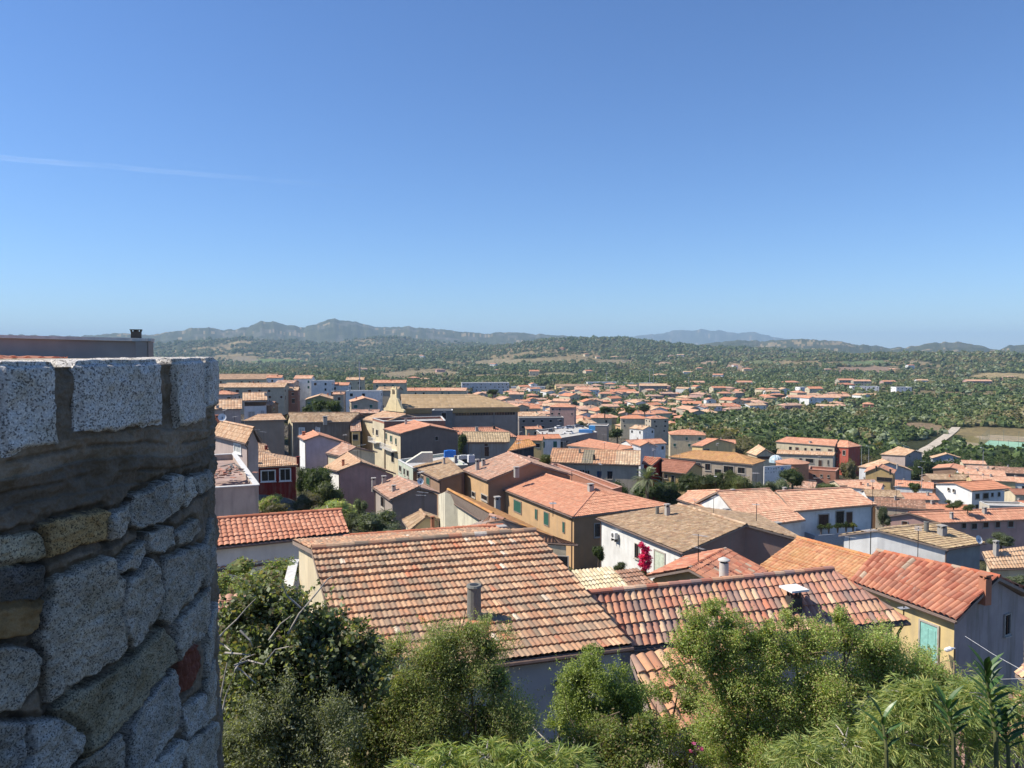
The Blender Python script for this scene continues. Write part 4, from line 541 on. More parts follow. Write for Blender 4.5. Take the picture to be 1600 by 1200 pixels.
        c = mix(t, ramp(t, fine, [(.3, 0.), (.7, 1.)]), c, mix(t, 1., c, (.72, .7, .68), 'MULTIPLY')); c = mix(t, ramp(t, noise(t, v, 7, 5, .65), [(.48, 0.), (.62, .55)]), c, mix(t, 1., c, (.62, .56, .42), 'MULTIPLY'))
        t.links.new(c, b.inputs['Base Color']); bump(t, b, mix(t, .5, fine, noise(t, v, 45, 6, .7)) if not speck else fine, .9 if not speck else .5, .009 if not speck else .004); return m
    mm = stone_mat('mortar', 0); mg = stone_mat('granite', 230.); mc = stone_mat('granite_coping', 190.)
    root = empty('stone_parapet', (WC[0], WC[1], -9)); tag(root, 'round granite rubble parapet with pale coping blocks filling the left edge', 'stone wall')
    o = link_mesh('masonry', np_mesh('masonry', V, F, [mm, mg], fc, fg, True), root, (-WC[0], -WC[1], 9))
    # coping blocks
    blocks = [((-140,562),(-20,562),(-18,712),(-140,745)),((-8,560),(83,560),(87,690),(-10,716)),((113,560),(245,560),(250,664),(112,676)),((263,560),(312,560),(314,656),(270,670)),((317,560),(331.5,560),(331.5,632),(317,642))]
    tops = -.034
    for bi, (tl, tr, br, bl) in enumerate(blocks):
        s0, _ = wall_sz(tl[0], 600); s1, _ = wall_sz(tr[0], 600); s2, z2 = wall_sz(*br); s3, z3 = wall_sz(*bl)
        if bi == 4: s1 = s2 = s1+.1
        nu, nv, nd_ = 90, 60, 40; P = []
        def pt(a, q, dpt):
            s = (s0+(s1-s0)*a)*(1-q)+(s3+(s2-s3)*a)*q; zt = tops; zb = z3+(z2-z3)*a; return s, zt+(zb-zt)*q, dpt
        def grid(fn, n, m_):
            a, q = np.meshgrid(np.linspace(0, 1, n), np.linspace(0, 1, m_)); s, z, dp = fn(a, q)
            return s, z, dp
        parts = [(lambda a, q: pt(a, q, q*0), nu, nv, 0), (lambda a, q: pt(a, q*0, q), nu, nd_, 1), (lambda a, q: pt(a*0, a, q), nv, nd_, 1), (lambda a, q: pt(a*0+1, a, q), nv, nd_, 0), (lambda a, q: pt(a, q*0+1, q), nu, nd_, 0)]
        VV = []; FF = []; base = 0
        for fn, n, m_, fl in parts:
            s, z, dp = grid(fn, n, m_); depth = dp*.36
            rad = WR+.028-depth; ang = s/WR
            # round the arris and roughen: all sides use the same position noise so seams stay closed
            sm, zm = (s0+s1)/2, (tops+(z2+z3)/2)/2; hw = abs(s1-s0)/2; hz = abs(tops-(z2+z3)/2)/2
            wz = np.clip(np.abs(z-zm)/hz, 0, 1)**4; es = np.clip((np.abs(s-sm)-hw+.022)/.022, 0, 1); ez = np.clip((np.abs(z-zm)-hz+.02)/.02, 0, 1); ed = np.clip(1-depth/.02, 0, 1)
            nz = (fbm(s/.03+depth*31, z/.03+depth*17, 4, 60+bi)-.5)*.014+(fbm(s/.11+depth*7, z/.11, 3, 70+bi)-.5)*.02
            nb = (fbm(s/.05, depth/.05+bi, 4, 80)-.5)*.022
            r_ = rad+nz*(1-dp)-.02*np.maximum(es, ez)**2*ed
            z_ = z+wz*np.where(z > zm, nb*(.5+es)-.012*np.maximum(es, ed)**2, (fbm(s/.04, s*0+bi, 4, 82)-.5)*.035)
            s_ = s-np.sign(s-sm)*(.012*np.maximum(ez, ed)**2*es)+np.where(es > .5, (fbm(z/.05, depth/.05+bi, 3, 84)-.5)*.016, 0)
            ang = s_/WR; VV.append(np.stack([WC[0]+r_*np.cos(ang), WC[1]+r_*np.sin(ang), z_], -1).reshape(-1, 3))
            i = np.arange(m_-1)[:, None]*n; j = np.arange(n-1)[None]; f = np.stack([i+j, i+j+1, i+n+j+1, i+n+j], -1).reshape(-1, 4)+base
            FF.append(f if fl else f[:, ::-1]); base += n*m_
        VV = np.concatenate(VV); FF = np.concatenate(FF)
        link_mesh('coping_stone', np_mesh('coping_stone', VV, FF, [mc], np.ones((len(FF), 3))*(.62, .59, .55), None, True), root, (-WC[0], -WC[1], 9))
build_parapet()
# ---------------------------------------------------------------- palettes
WALL = dict(
 white=(.80,.79,.76), brightwhite=(.86,.85,.83), whitegrey=(.46,.50,.56), palegrey=(.55,.56,.58), pinkgrey=(.50,.40,.36), cream=(.68,.58,.40),
 creamstain=(.70,.65,.50), yellow=(.72,.55,.27), ochre=(.50,.36,.17), peach=(.60,.39,.21), terrawall=(.40,.19,.13), brownwall=(.34,.22,.15),
 palegreenwall=(.52,.58,.48), stonewall=(.42,.36,.32), pink=(.58,.36,.31), lilac=(.50,.42,.47), darkred=(.20,.025,.02), pinkcream=(.50,.40,.33),
 darkgrey=(.19,.155,.13), greybrown=(.34,.26,.20), greywall=(.30,.26,.235), hallgrey=(.33,.28,.25), brickgrey=(.22,.215,.205), slatewall=(.23,.185,.16),
 concrete=(.33,.32,.30), blackwall=(.07,.07,.075), greige=(.50,.43,.33), crimson=(.36,.03,.025), greystone=(.46,.38,.29), creamgrey=(.58,.52,.42),
 lilacgrey=(.45,.385,.37), darkpink=(.34,.225,.19), brownpeach=(.42,.27,.16), bluegrey_shade=(.33,.35,.37), stonedark=(.34,.26,.22), brickred=(.42,.10,.07), greenwall=(.26,.28,.16))
STREAK = {'lilacgrey': .75, 'darkpink': .6, 'stonedark': .4, 'brownpeach': .2, 'darkgrey': .75, 'creamstain': .55, 'slatewall': .35, 'hallgrey': .2, 'pinkcream': .55, 'concrete': .6, 'greybrown': .5, 'white': .12, 'brightwhite': .06,
          'whitegrey': .2, 'terrawall': .25, 'peach': .12, 'lilac': .1, 'greywall': .35}
# roof: palette [(rgb, weight)], tile pitch, row, barrel height, step, lichen, patch, lichen colour
RO = dict(
 main=([((.56,.33,.20),5),((.48,.26,.16),4),((.64,.42,.27),4),((.40,.26,.18),2.5),((.56,.22,.12),.5),((.74,.66,.56),.25),((.30,.22,.16),1.2)], .135, .385, .02, .055, .55, .7, (.24,.20,.15)),
 newterra=([((.58,.22,.12),6),((.62,.26,.15),5),((.54,.19,.10),3)], .25, .34, .06, .035, .03, .05, (.4,.25,.18)),
 mix=([((.600,.264,.168),5),((.504,.240,.180),4),((.660,.360,.216),4),((.720,.480,.324),1.5),((.360,.228,.192),2.5),((.600,.204,.120),1)], .215, .40, .07, .035, .45, .35, (.22,.19,.17)),
 mixorange=([((.696,.348,.192),5),((.600,.264,.156),4),((.744,.456,.264),4),((.432,.264,.204),2)], .215, .40, .07, .035, .35, .3, (.25,.2,.16)),
 redtile=([((.52,.20,.12),5),((.483,.138,.075),4),((.598,.218,.115),4),((.414,.149,.092),1.5),((.460,.345,.253),.4)], .27, .42, .12, .018, .12, .15, (.30,.22,.14)),
 orange=([((.588,.252,.105),5),((.546,.210,.095),4),((.609,.304,.137),3)], .24, .33, .045, .03, .15, .35, (.42,.28,.10)),
 brownfine=([((.435,.290,.174),5),((.493,.334,.217),4),((.377,.232,.145),4),((.551,.392,.261),2)], .22, .34, .045, .03, .35, .35, (.18,.15,.12)),
 brownribbed=([((.459,.324,.189),5),((.378,.257,.162),4),((.540,.405,.257),2)], .23, .36, .06, .04, .4, .3, (.18,.15,.11)),
 salmon=([((.58,.27,.17),5),((.55,.24,.15),4),((.62,.31,.20),3)], .25, .36, .05, .03, .06, .2, (.5,.3,.2)),
 salmonpale=([((.62,.34,.23),5),((.58,.29,.19),4),((.66,.40,.27),3)], .25, .36, .05, .03, .1, .3, (.5,.36,.25)),
 rust=([((.506,.230,.103),5),((.437,.207,.103),4),((.552,.276,.127),3)], .22, .36, .05, .035, .35, .65, (.46,.26,.06)),
 darkold=([((.375,.188,.125),5),((.300,.163,.112),4),((.475,.275,.200),3)], .22, .38, .055, .045, .45, .4, (.17,.15,.12)),
 pinkmix=([((.560,.325,.235),5),((.493,.258,.179),4),((.627,.403,.302),3),((.403,.269,.213),2)], .25, .38, .06, .035, .35, .35, (.30,.23,.18)),
 orangetan=([((.605,.389,.248),5),((.562,.335,.205),4),((.648,.443,.302),3),((.497,.292,.184),2)], .25, .38, .055, .035, .2, .3, (.36,.25,.16)),
 oldtan=([((.42,.27,.18),5),((.36,.23,.16),4)], .3, .4, .05, .03, .2, .3, (.3,.2,.14)),
 hallroof=([((.378,.263,.158),5),((.420,.294,.179),4)], .4, .5, .02, .02, .2, .5, (.40,.26,.12)),
 tanribbed=([((.506,.368,.230),5),((.414,.299,.184),4)], .3, .5, .06, .03, .3, .4, (.30,.23,.15)),
 multitile=([((.50,.26,.15),5),((.44,.23,.14),4),((.56,.33,.20),3)], .28, .45, .06, .035, .2, .3, (.40,.30,.20)),
 redbrown=([((.36,.15,.10),5),((.34,.14,.09),4)], .3, .4, .02, .015, .1, .25, (.30,.17,.12)),
 rustorange=([((.50,.27,.13),5),((.46,.23,.11),4)], .25, .36, .05, .03, .15, .6, (.50,.30,.10)),
 orangeroof=([((.60,.25,.14),5),((.57,.23,.13),4)], .25, .36, .04, .025, .03, .15, (.55,.3,.2)),
 creamtile=([((.66,.54,.36),5),((.60,.46,.29),4),((.70,.60,.44),3)], .22, .36, .07, .035, .15, .15, (.4,.3,.2)),
)
def roofmat(style):
    s = RO[style]; return tilemat(style, s[5], s[7], s[6])
EAVE = flat('eave', (.30,.23,.19)); GLASS = flat('glass', (.02,.022,.026), .12, .6, 0, .2)
CONC = plaster('concrete_flue', (.42,.40,.37), .4, .5); DARK = flat('dark_metal', (.03,.03,.03), .5)
FRAMEW = flat('white_frame', (.75,.74,.72)); BROWNW = flat('brown_wood', (.10,.05,.03)); GREENS = flat('green_shutter', (.035,.12,.09))
TEAL = flat('teal_door', (.26,.52,.46)); PALEG = flat('pale_green_blind', (.55,.60,.48)); BLUEG = flat('blue_glass', (.05,.08,.14), .2)
GREYB = flat('grey_blind', (.45,.45,.43)); TERRAC = plaster('terracotta', (.52,.22,.13), .2, .2); SLAB = flat('pale_slab', (.80,.79,.76))
PAINT = {'dark': GLASS, 'brown': BROWNW, 'green': GREENS, 'teal': TEAL, 'palegreen': PALEG, 'blue': BLUEG, 'grey': GREYB}
# ---------------------------------------------------------------- clay tile surface
def tile_facet(acc, A, B, C, D, style, res=6, seed=0, coarse=1.0, alt=None):
    """real relief of barrel tiles laid in rows on the roof plane A-B (eave) C-D (ridge)"""
    pal, period, row, amp, step = RO[style][:5]
    period *= coarse; row *= coarse
    A, B, C, D = [np.asarray(p, float) for p in (A, B, C, D)]
    u = B-A; LB = np.linalg.norm(u); u = u/LB
    up = (C+D)/2-A; n = np.cross(u, up); n /= np.linalg.norm(n); v = np.cross(n, u)
    if n[2] < 0: n = -n
    vt = ((C+D)/2-A)@v; uC, uD = (C-A)@u, (D-A)@u
    rD = D-(A+u*uD+v*vt); rC = C-(A+u*uC+v*vt)
    nrow = max(2, int(round(vt/row))); u0, u1 = min(0, uD), max(LB, uC)
    ncol = max(2, int(math.ceil((u1-u0)/period))); us = u0+np.arange(ncol*res+1)*(period/res)
    ph = (us-u0)/period % 1.0
    prof = np.abs(np.sin(np.pi*ph))**.8 if amp > .03 else .5-.5*np.cos(2*np.pi*ph)
    rg = np.random.RandomState(seed)
    cols = np.array([p[0] for p in pal]); wt = np.array([p[1] for p in pal], float); wt /= wt.sum()
    gl = (cols@np.array((.3, .55, .15)))[:, None]; cols = (cols+(gl-cols)*(.2 if style in ('redtile', 'newterra', 'orange') else .08))*(np.array((.97, .88, .78)) if style == 'main' else np.array((1., 1.0, .93)))
    wob = rg.normal(0, .006 if amp > .03 else .003, (nrow, ncol)); pick = rg.choice(len(pal), (nrow, ncol), p=wt); jit = rg.uniform(.88, 1.12, (nrow, ncol))
    V = []; lines = []
    for i in range(nrow):
        for e in (0, 1):
            vv = vt*(i+e)/nrow; t = (i+e)/nrow
            lf, rt = uD*t, LB+(uC-LB)*t
            rt = max(rt, lf); uu = np.clip(us, lf, rt); s = np.clip((uu-lf)/max(rt-lf, 1e-6), 0, 1)
            colidx = np.minimum((np.arange(len(us))//res), ncol-1)
            sag = (rg.normal(0, .012, 1)+wob[i][colidx]) if e == 0 else 0
            hh = prof*amp+(step if e == 0 else 0)+sag
            P = A+uu[:, None]*u+(vv+(wob[i][colidx][:, None]*1.5 if e == 0 else 0))*v+hh[:, None]*n+t*((1-s)[:, None]*rD+s[:, None]*rC)
            V.append(P); lines.append((lf, rt, i, e))
    N = len(us); V = np.concatenate(V); F = []; K = []
    for k in range(len(lines)-1):
        lf = min(lines[k][0], lines[k+1][0]); rt = max(lines[k][1], lines[k+1][1])
        j = np.arange(N-1); ok = (us[:-1] < rt+1e-6) & (us[1:] > lf-1e-6); j = j[ok]
        a = k*N+j; F.append(np.stack([a, a+1, a+1+N, a+N], 1))
        ri = lines[k][2] if lines[k][3] == 0 else lines[k+1][2]
        cj = np.minimum(j//res, ncol-1); c = cols[pick[ri, cj]]*jit[ri, cj][:, None]
        if alt is not None: c = alt(c, us[j]/max(u1, .1), k/len(lines))
        K.append(c)
    acc.add(V, np.concatenate(F), np.concatenate(K), 0)
class Acc:
    def __init__(s): s.V = []; s.F = []; s.K = []; s.M = []; s.n = 0
    def add(s, V, F, K, m):
        s.V.append(V); s.F.append(F+s.n); s.K.append(K); s.M.append(np.full(len(F), m)); s.n += len(V)
    def quad(s, pts, m=1, k=(.3, .25, .2)):
        s.add(np.array(pts, float), np.array([[0, 1, 2, 3]]), np.array([k]), m)
    def mesh(s, name, mats): return np_mesh(name, np.concatenate(s.V), np.concatenate(s.F), mats, np.concatenate(s.K), np.concatenate(s.M))
def ridge_caps(acc, A, B, style, rad=.11, seed=0, lift=.05):
    A, B = np.asarray(A, float), np.asarray(B, float); L = np.linalg.norm(B-A)
    if L < .3: return
    d = (B-A)/L; side = np.cross(d, (0, 0, 1)); side /= np.linalg.norm(side)+1e-9; up = np.cross(side, d)
    n = max(1, int(L/.38)); rg = np.random.RandomState(seed+5)
    pal = RO[style][0]; cols = np.array([p[0] for p in pal])
    an = np.linspace(-.15, math.pi+.15, 7)
    for i in range(n):
        P = []
        for e, rr in ((0, rad*1.08), (1, rad*.92)):
            c = A+d*(L*(i+e*1.08)/n)+(0, 0, lift-.02)
            for a in an: P.append(c+side*math.cos(a)*rr+up*math.sin(a)*rr*.85)
        F = np.array([[k, k+1, 8+k, 7+k] for k in range(6)])
        acc.add(np.array(P), F, np.repeat(cols[rg.randint(len(cols))][None]*rg.uniform(.85, 1.1), 6, 0), 0)
def slab_under(acc, pts, th=.12):
    """the board and eave thickness under the tiles"""
    P = [np.asarray(p, float)-(0, 0, .01) for p in pts]; Q = [p-(0, 0, th) for p in P]
    n = len(P)
    for i in range(n):
        j = (i+1) % n
        if np.linalg.norm(P[i]-P[j]) > .05: acc.quad([P[i], Q[i], Q[j], P[j]])
    acc.quad(list(reversed(Q)) if n == 4 else list(reversed(Q))+[Q[0]])
# ---------------------------------------------------------------- openings
def opening(kind, o, u, nrm, z0, z1, w, col, parent):
    """window or door standing a little proud of the wall plane; o is its lower left corner"""
    o = np.array((o[0], o[1], z0), float); h = z1-z0; up = np.array((0, 0, 1.))
    big = w*h > .15
    mat = PAINT[col]
    fr = FRAMEW if kind == 'winw' else (flat('stone_frame', (.42,.38,.33)) if kind in ('win', 'door') else EAVE)
    m = MB(); t = max(.05, min(.12, .09*w)) if kind != 'strip' else .04
    if kind == 'winw': t = max(t, .14)
    name = {'door': 'door', 'shut': 'window', 'strip': 'window'}.get(kind, 'window')
    for (a, b, c, d) in ((-t, -t, t, h+2*t), (w, -t, t, h+2*t), (0, h, w, t), (0, -t, w, t)):
        m.obox(o+u*a+up*b, u*c, up*d, nrm*.07)
    if kind in ('win', 'winw'): m.obox(o+u*(-t*1.6)+up*(-t-.06), u*(w+3.2*t), up*.055, nrm*.14)
    f = m.build(name, fr, parent)
    p = MB()
    if kind == 'shut':
        p.obox(o+up*.005, u*(w/2-.015), up*(h-.01), nrm*.05); p.obox(o+u*(w/2+.015)+up*.005, u*(w/2-.015), up*(h-.01), nrm*.05)
        k = int(h/.12)
        for i in range(k): p.obox(o+up*(.05+i*(h-.08)/k)+nrm*.05+u*.04, u*(w-.08), up*.05, nrm*.02)
        p.build('shutter', mat, f)
    elif kind == 'door':
        p.obox(o+up*.003, u*w, up*(h-.006), nrm*.035)
        for i in (0, 1): p.obox(o+u*(w*(.12+.42*i))+up*(h*.1)+nrm*.035, u*(w*.34), up*(h*.78), nrm*.015)
        p.build('door_leaf', mat, f)
    else:
        p.obox(o+up*.003, u*w, up*(h-.006), nrm*.015); p.build('pane', mat, f)
        if big:
            q = MB(); q.obox(o+u*(w/2-.025)+nrm*.015, u*.05, up*h, nrm*.03)
            q.build('mullion', FRAMEW if kind == 'winw' or col == 'grey' else BROWNW, f)
    return f
def chimney(parent, x, y, z, w, h, st, name='chimney'):
    """flue with cap; x, y, z is where it leaves the roof (in the house's own frame)"""
    m = MB(); w = max(w, .18); h = max(h, .35 if st != 'capped' else .1)
    if st == 'round':
        m.tube([(x, y, z-.5), (x, y, z+h)], [w/2, w/2*.92], 14); m.tube([(x, y, z+h), (x, y, z+h+.05)], [w/2*1.08, w/2*.95], 14)
        mat = [plaster('weathered_flue', (.20,.20,.18), .4, .6) if w > .3 else CONC, DARK]
        m.tube([(x, y, z+h+.05), (x, y, z+h+.055)], w/2*.6, 12, 1)
    elif st == 'drum':
        m.tube([(x, y, z-.5), (x, y, z+h*.72)], w*.48, 18); m.tube([(x, y, z+h*.72), (x, y, z+h*.84)], w*.36, 14, 1)
        m.tube([(x, y, z+h*.84), (x, y, z+h*.9), (x, y, z+h)], [w*.62, w*.58, w*.2], 18); mat = [plaster('pale_flue', (.60,.57,.52), .5, .4), DARK]
    elif st == 'slab':
        m.box((x, y, z-.25), (w*.8, w*.8, .5+h*.7)); 
        m.box((x, y, z+h*.3), (w*.82, w*.82, h*.6), .3)
        for i in (-1, 1):
            for j in (-1, 1): m.box((x+i*w*.3, y+j*w*.3, z+h*.74), (.06, .06, h*.3), .3)
        m.box((x, y, z+h*.92), (w*1.45, w*1.45, .06), .3, 1); mat = [flat('sooty_brick', (.06,.055,.05)), SLAB]
    else:
        body = {'terra': TERRAC, 'dark': flat('dark_flue', (.05,.045,.04)), 'dkred': plaster('dark_red_flue', (.22,.04,.03)), 'capped': flat('sooty_brick', (.06,.055,.05))}.get(st, CONC)
        m.box((x, y, z-.3+h*.36), (w, w, .6+h*.72), .35)
        for i in (-1, 1):
            for j in (-1, 1): m.box((x+i*w*.36, y+j*w*.36, z+h*.8), (w*.2, w*.2, h*.2), .35)
        m.box((x, y, z+h*.8), (w*.5, w*.5, h*.2), .35, 1)
        m.box((x, y, z+h*.94), (w*1.2, w*1.2, h*.1), .35); mat = [body, DARK]
    return m.build(name, mat, parent)
def wall_mesh(loop, tops, zb, inset, name, mat, parent, em=None):
    """walls of a footprint; top follows the underside of the roof"""
    c = np.mean([p[:2] for p in loop], 0); m = MB(); pts = []
    n = len(loop)
    for p in loop:
        pts.append(np.array(p[:2], float))
    # inset each vertex along the bisector
    ins = []
    area = sum(pts[i][0]*pts[(i+1) % n][1]-pts[(i+1) % n][0]*pts[i][1] for i in range(n)); sg = 1 if area > 0 else -1
    for i in range(n):
        a, b, d = pts[i-1], pts[i], pts[(i+1) % n]
        e1 = (b-a)/(np.linalg.norm(b-a)+1e-9); e2 = (d-b)/(np.linalg.norm(d-b)+1e-9)
        n1 = np.array((-e1[1], e1[0]))*sg; n2 = np.array((-e2[1], e2[0]))*sg
        bi = n1+n2; bi /= max(np.linalg.norm(bi), 1e-6); k = inset/max(bi@n1, .4); ins.append(b+bi*k)
    for i in range(n):
        j = (i+1) % n
        q = [(*ins[i], zb), (*ins[j], zb), (*ins[j], tops[j]), (*ins[i], tops[i])]
        m.face(q if sg > 0 else list(reversed(q)), em[i] if em else 0)
    return m.build(name, mat, parent), ins, sg
# ---------------------------------------------------------------- houses
def flat_roof(root, P4, ztop, style, wallmat):
    """flat roof slab with a low parapet round it"""
    c = np.mean(P4, 0); m = MB()
    fl = [np.array((*(p[:2]*.97+c[:2]*.03), p[2]-.45)) for p in P4]
    m.face(fl, 0)
    for i in range(4):
        a, b = P4[i], P4[(i+1) % 4]; u = b-a; L = np.linalg.norm(u[:2])
        if L < .3: continue
        nn = np.array((u[1], -u[0], 0))/L
        if (c-a)@nn > 0: nn = -nn
        m.obox(a-nn*.02-(0, 0, .5), u, (0, 0, .44), -nn*.2, 1)
        m.obox(a+nn*.06-(0, 0, .055), u, (0, 0, .055), -nn*.34, 2)
    fm = flat('terrace_'+style, {'rubble': (.36,.26,.22), 'terracotta': (.42,.20,.14), 'oldtan': (.3,.2,.14)}.get(style, (.45,.43,.40)), .9, .2, 0, .2, 1.2)
    cope = flat('coping', (.62,.60,.56)) if style != 'terracotta' else flat('coping_terra', (.50,.28,.2))
    return m.build('roof', [fm, wallmat, cope], root)
SKIN = dict(red={'R': 'lilacgrey'}, white={'R': 'darkpink'}, peach={'R': 'brownpeach'}, brownwhite={'F': 'bluegrey_shade', 'R': 'bluegrey_shade'}, darkgable={'F': 'cream'}, darkflat={'F': 'cream', 'L': 'cream'},  # plaster by side: own colours and stains, with sun and shade painted in
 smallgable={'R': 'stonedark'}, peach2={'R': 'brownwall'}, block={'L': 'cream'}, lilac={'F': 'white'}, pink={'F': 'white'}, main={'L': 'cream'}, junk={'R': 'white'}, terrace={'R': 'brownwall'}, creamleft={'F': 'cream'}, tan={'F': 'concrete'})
def house(d):
    P = [np.array(p, float) for p in d['P']]; E00, E10, E11, E01, R0, R1 = P
    t = d['t']; hip = d['hip']; cen = (E00+E10+E11+E01)/4
    if t == 's': cen = (E00+E10+R0+R1)/4
    D = math.hypot(cen[0], cen[1])
    zg = min(gz(p[0], p[1]) for p in (E00, E10, E11, E01, cen))-.4
    zg = min(zg, min(E00[2], E10[2])-2.4)
    base = np.array((cen[0], cen[1], zg))
    root = empty(d['n'], tuple(base)); tag(root, d['l'], d['cat'])
    P = [p-base for p in P]; E00, E10, E11, E01, R0, R1 = P
    wm = plaster(d['w'], WALL[d['w']], .2, STREAK.get(d['w'], .25)*1.35+.05)
    res, coarse = (8, 1) if D < 30 else ((6, 1) if D < 62 else ((4, 1.0) if D < 110 else ((3, 1.5) if D < 170 else (2, 2.5))))
    style = d['r']; seed = int(abs(cen[0]*31+cen[1]*17)) % 10007
    inset = .28 if D > 25 else .2
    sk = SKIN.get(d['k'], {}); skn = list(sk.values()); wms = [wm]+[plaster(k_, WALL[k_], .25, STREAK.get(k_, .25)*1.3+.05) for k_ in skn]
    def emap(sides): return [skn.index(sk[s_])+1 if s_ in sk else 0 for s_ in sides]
    if t == 'f':
        P4 = [E00, E10, E11, E01]
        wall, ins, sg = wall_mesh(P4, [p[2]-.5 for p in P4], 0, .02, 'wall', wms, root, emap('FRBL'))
        flat_roof(root, P4, E00[2], style, wm)
    else:
        acc = Acc(); th = .14
        if t == 's':
            fac = [(E00, E10, R1, R0)]; loop = [E00, E10, R1, R0]
        else:
            fac = [(E00, E10, R1, R0), (E11, E01, R0, R1)]; loop = [E00, E10]+([] if hip[1] else [R1])+[E11, E01]+([] if hip[0] else [R0])
            if hip[1]: fac.append((E10, E11, R1, R1))
            if hip[0]: fac.append((E01, E00, R0, R0))
        for i, f in enumerate(fac):
            alt = None
            if style == 'multitile':
                alt = lambda c, uf, vf: np.where((uf > .72)[:, None], c*(1.15, 1.45, 1.6), np.where(((uf > .36) & (uf < .48))[:, None], np.array((.24, .21, .15))[None]*np.ones_like(c), c))
            tile_facet(acc, *f, style, res, seed+i, coarse, alt)
            slab_under(acc, f if len({id(x) for x in f}) == 4 else f[:3], th)
        if t != 's' and style not in ('hallroof',):
            ridge_caps(acc, R0, R1, style, .12 if D < 60 else .14, seed)
            if hip[1]: ridge_caps(acc, R1, E10, style, .1, seed+1); ridge_caps(acc, R1, E11, style, .1, seed+2)
            if hip[0]: ridge_caps(acc, R0, E00, style, .1, seed+3); ridge_caps(acc, R0, E01, style, .1, seed+4)
        link_mesh('roof', acc.mesh('roof', [roofmat(style), EAVE]), root)
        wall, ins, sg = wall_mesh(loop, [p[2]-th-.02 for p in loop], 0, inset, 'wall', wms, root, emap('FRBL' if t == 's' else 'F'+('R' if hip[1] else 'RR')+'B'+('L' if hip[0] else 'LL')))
    edges = {'F': (E00, E10), 'R': (E10, E11), 'B': (E11, E01), 'L': (E01, E00)}
    for kd, e, s0, z0, s1, z1, col in d['F']:
        a, b = edges[e]; u = (b-a)*(1, 1, 0); L = np.linalg.norm(u); u /= L; nrm = np.array((u[1], -u[0], 0))
        if (a-(E00+E11)/2)@nrm < 0: nrm = -nrm
        ii = inset if t != 'f' else .02
        o = a+u*max(s0, .1)-nrm*(ii-.004); w = min(s1, L-.1)-max(s0, .1)
        if w < .1: continue
        z0, z1 = sorted((z0, z1)); h = z1-z0
        if kd == 'pipe':
            m = MB(); o = o*(1, 1, 0); m.tube([o+(0, 0, a[2]+z0), o+nrm*.35+(0, 0, a[2]+z0-.22)], .06, 10); m.build('drain_pipe', DARK, root); continue
        zt = min(a[2], b[2])+0.
        if kd == 'balc':
            pr = float(col); zb = zt+z0; m = MB(); o2 = np.array((o[0], o[1], zb))
            solid = pr > 1.2; ph = max(1.0, h*.8) if solid else 1.0
            m.obox(o2-(0, 0, .05), u*w, (0, 0, .16), nrm*pr)
            bm = flat('balcony_grey', (.30,.33,.38)) if solid else flat('balcony_slab', (.66,.62,.55))
            bl = m.build('balcony', bm, root)
            r = MB()
            if solid:
                r.obox(o2+nrm*pr, u*w, (0, 0, ph), nrm*.1); r.obox(o2+u*(w-.1), u*.1, (0, 0, ph), nrm*pr); r.obox(o2, u*.1, (0, 0, ph), nrm*pr)
                r.build('parapet', bm, bl)
            else:
                for i in range(int(w/.15)+1): r.obox(o2+u*(i*w/(int(w/.15)+1))+nrm*pr, u*.02, (0, 0, .95), nrm*.02)
                r.obox(o2+nrm*pr+(0, 0, .93), u*w, (0, 0, .04), nrm*.04)
                r.build('railing', FRAMEW, bl)
            continue
        hmin = {'win': .5, 'winw': .6, 'shut': .9, 'door': 1.7}.get(kd, .2)
        if h < hmin: z0 = z1-hmin
        zt0 = zt+z0; zt1 = zt+z1
        zt1 = min(zt1, zt-.25); zt0 = min(zt0, zt1-.4)
        opening(kd, o, u, nrm, zt0, zt1, w, col, root)
    rg_ = random.Random(seed)
    if t != 'f' and 22 < D < 150:   # gutter and downpipes under the eave, a spare flue on the roof
        u = (E10-E00); L = np.linalg.norm(u); u = u/L; nr = np.array((u[1], -u[0], 0)); rr_ = .055 if D < 70 else .07
        if L > 3:
            m = MB(); m.tube([E00+nr*.05-(0, 0, .08), E10+nr*.05-(0, 0, .08)], rr_, 7); g_ = m.build('gutter', flat('gutter_brown', (.16,.11,.09), .5), root)
            for f in ((.03,) if L < 8 else (.03, .97)):
                q = E00+u*(L*f); q2 = q-nr*(inset-.06); m = MB(); m.tube([q+nr*.05-(0, 0, .12), q2-(0, 0, .45), q2-(0, 0, q2[2]-.2)], rr_*.8, 6); m.build('downpipe', flat('gutter_brown', (.16,.11,.09), .5), root)
        if rg_.random() < .6 and t == 'g' and L > 5 and D > 55:
            a_ = rg_.uniform(.2, .8); b_ = rg_.uniform(.3, .8); p = (E00*(1-a_)+E10*a_)*(1-b_)+(R0*(1-a_)+R1*a_)*b_
            chimney(root, p[0], p[1], p[2], rg_.uniform(.3, .5), rg_.uniform(.6, 1.1), rg_.choice(('box', 'round', 'terra', 'box')))
    for x, y, z, w, h, st in d['C']:
        chimney(root, x-base[0], y-base[1], z-base[2], w, h, st)
    return root
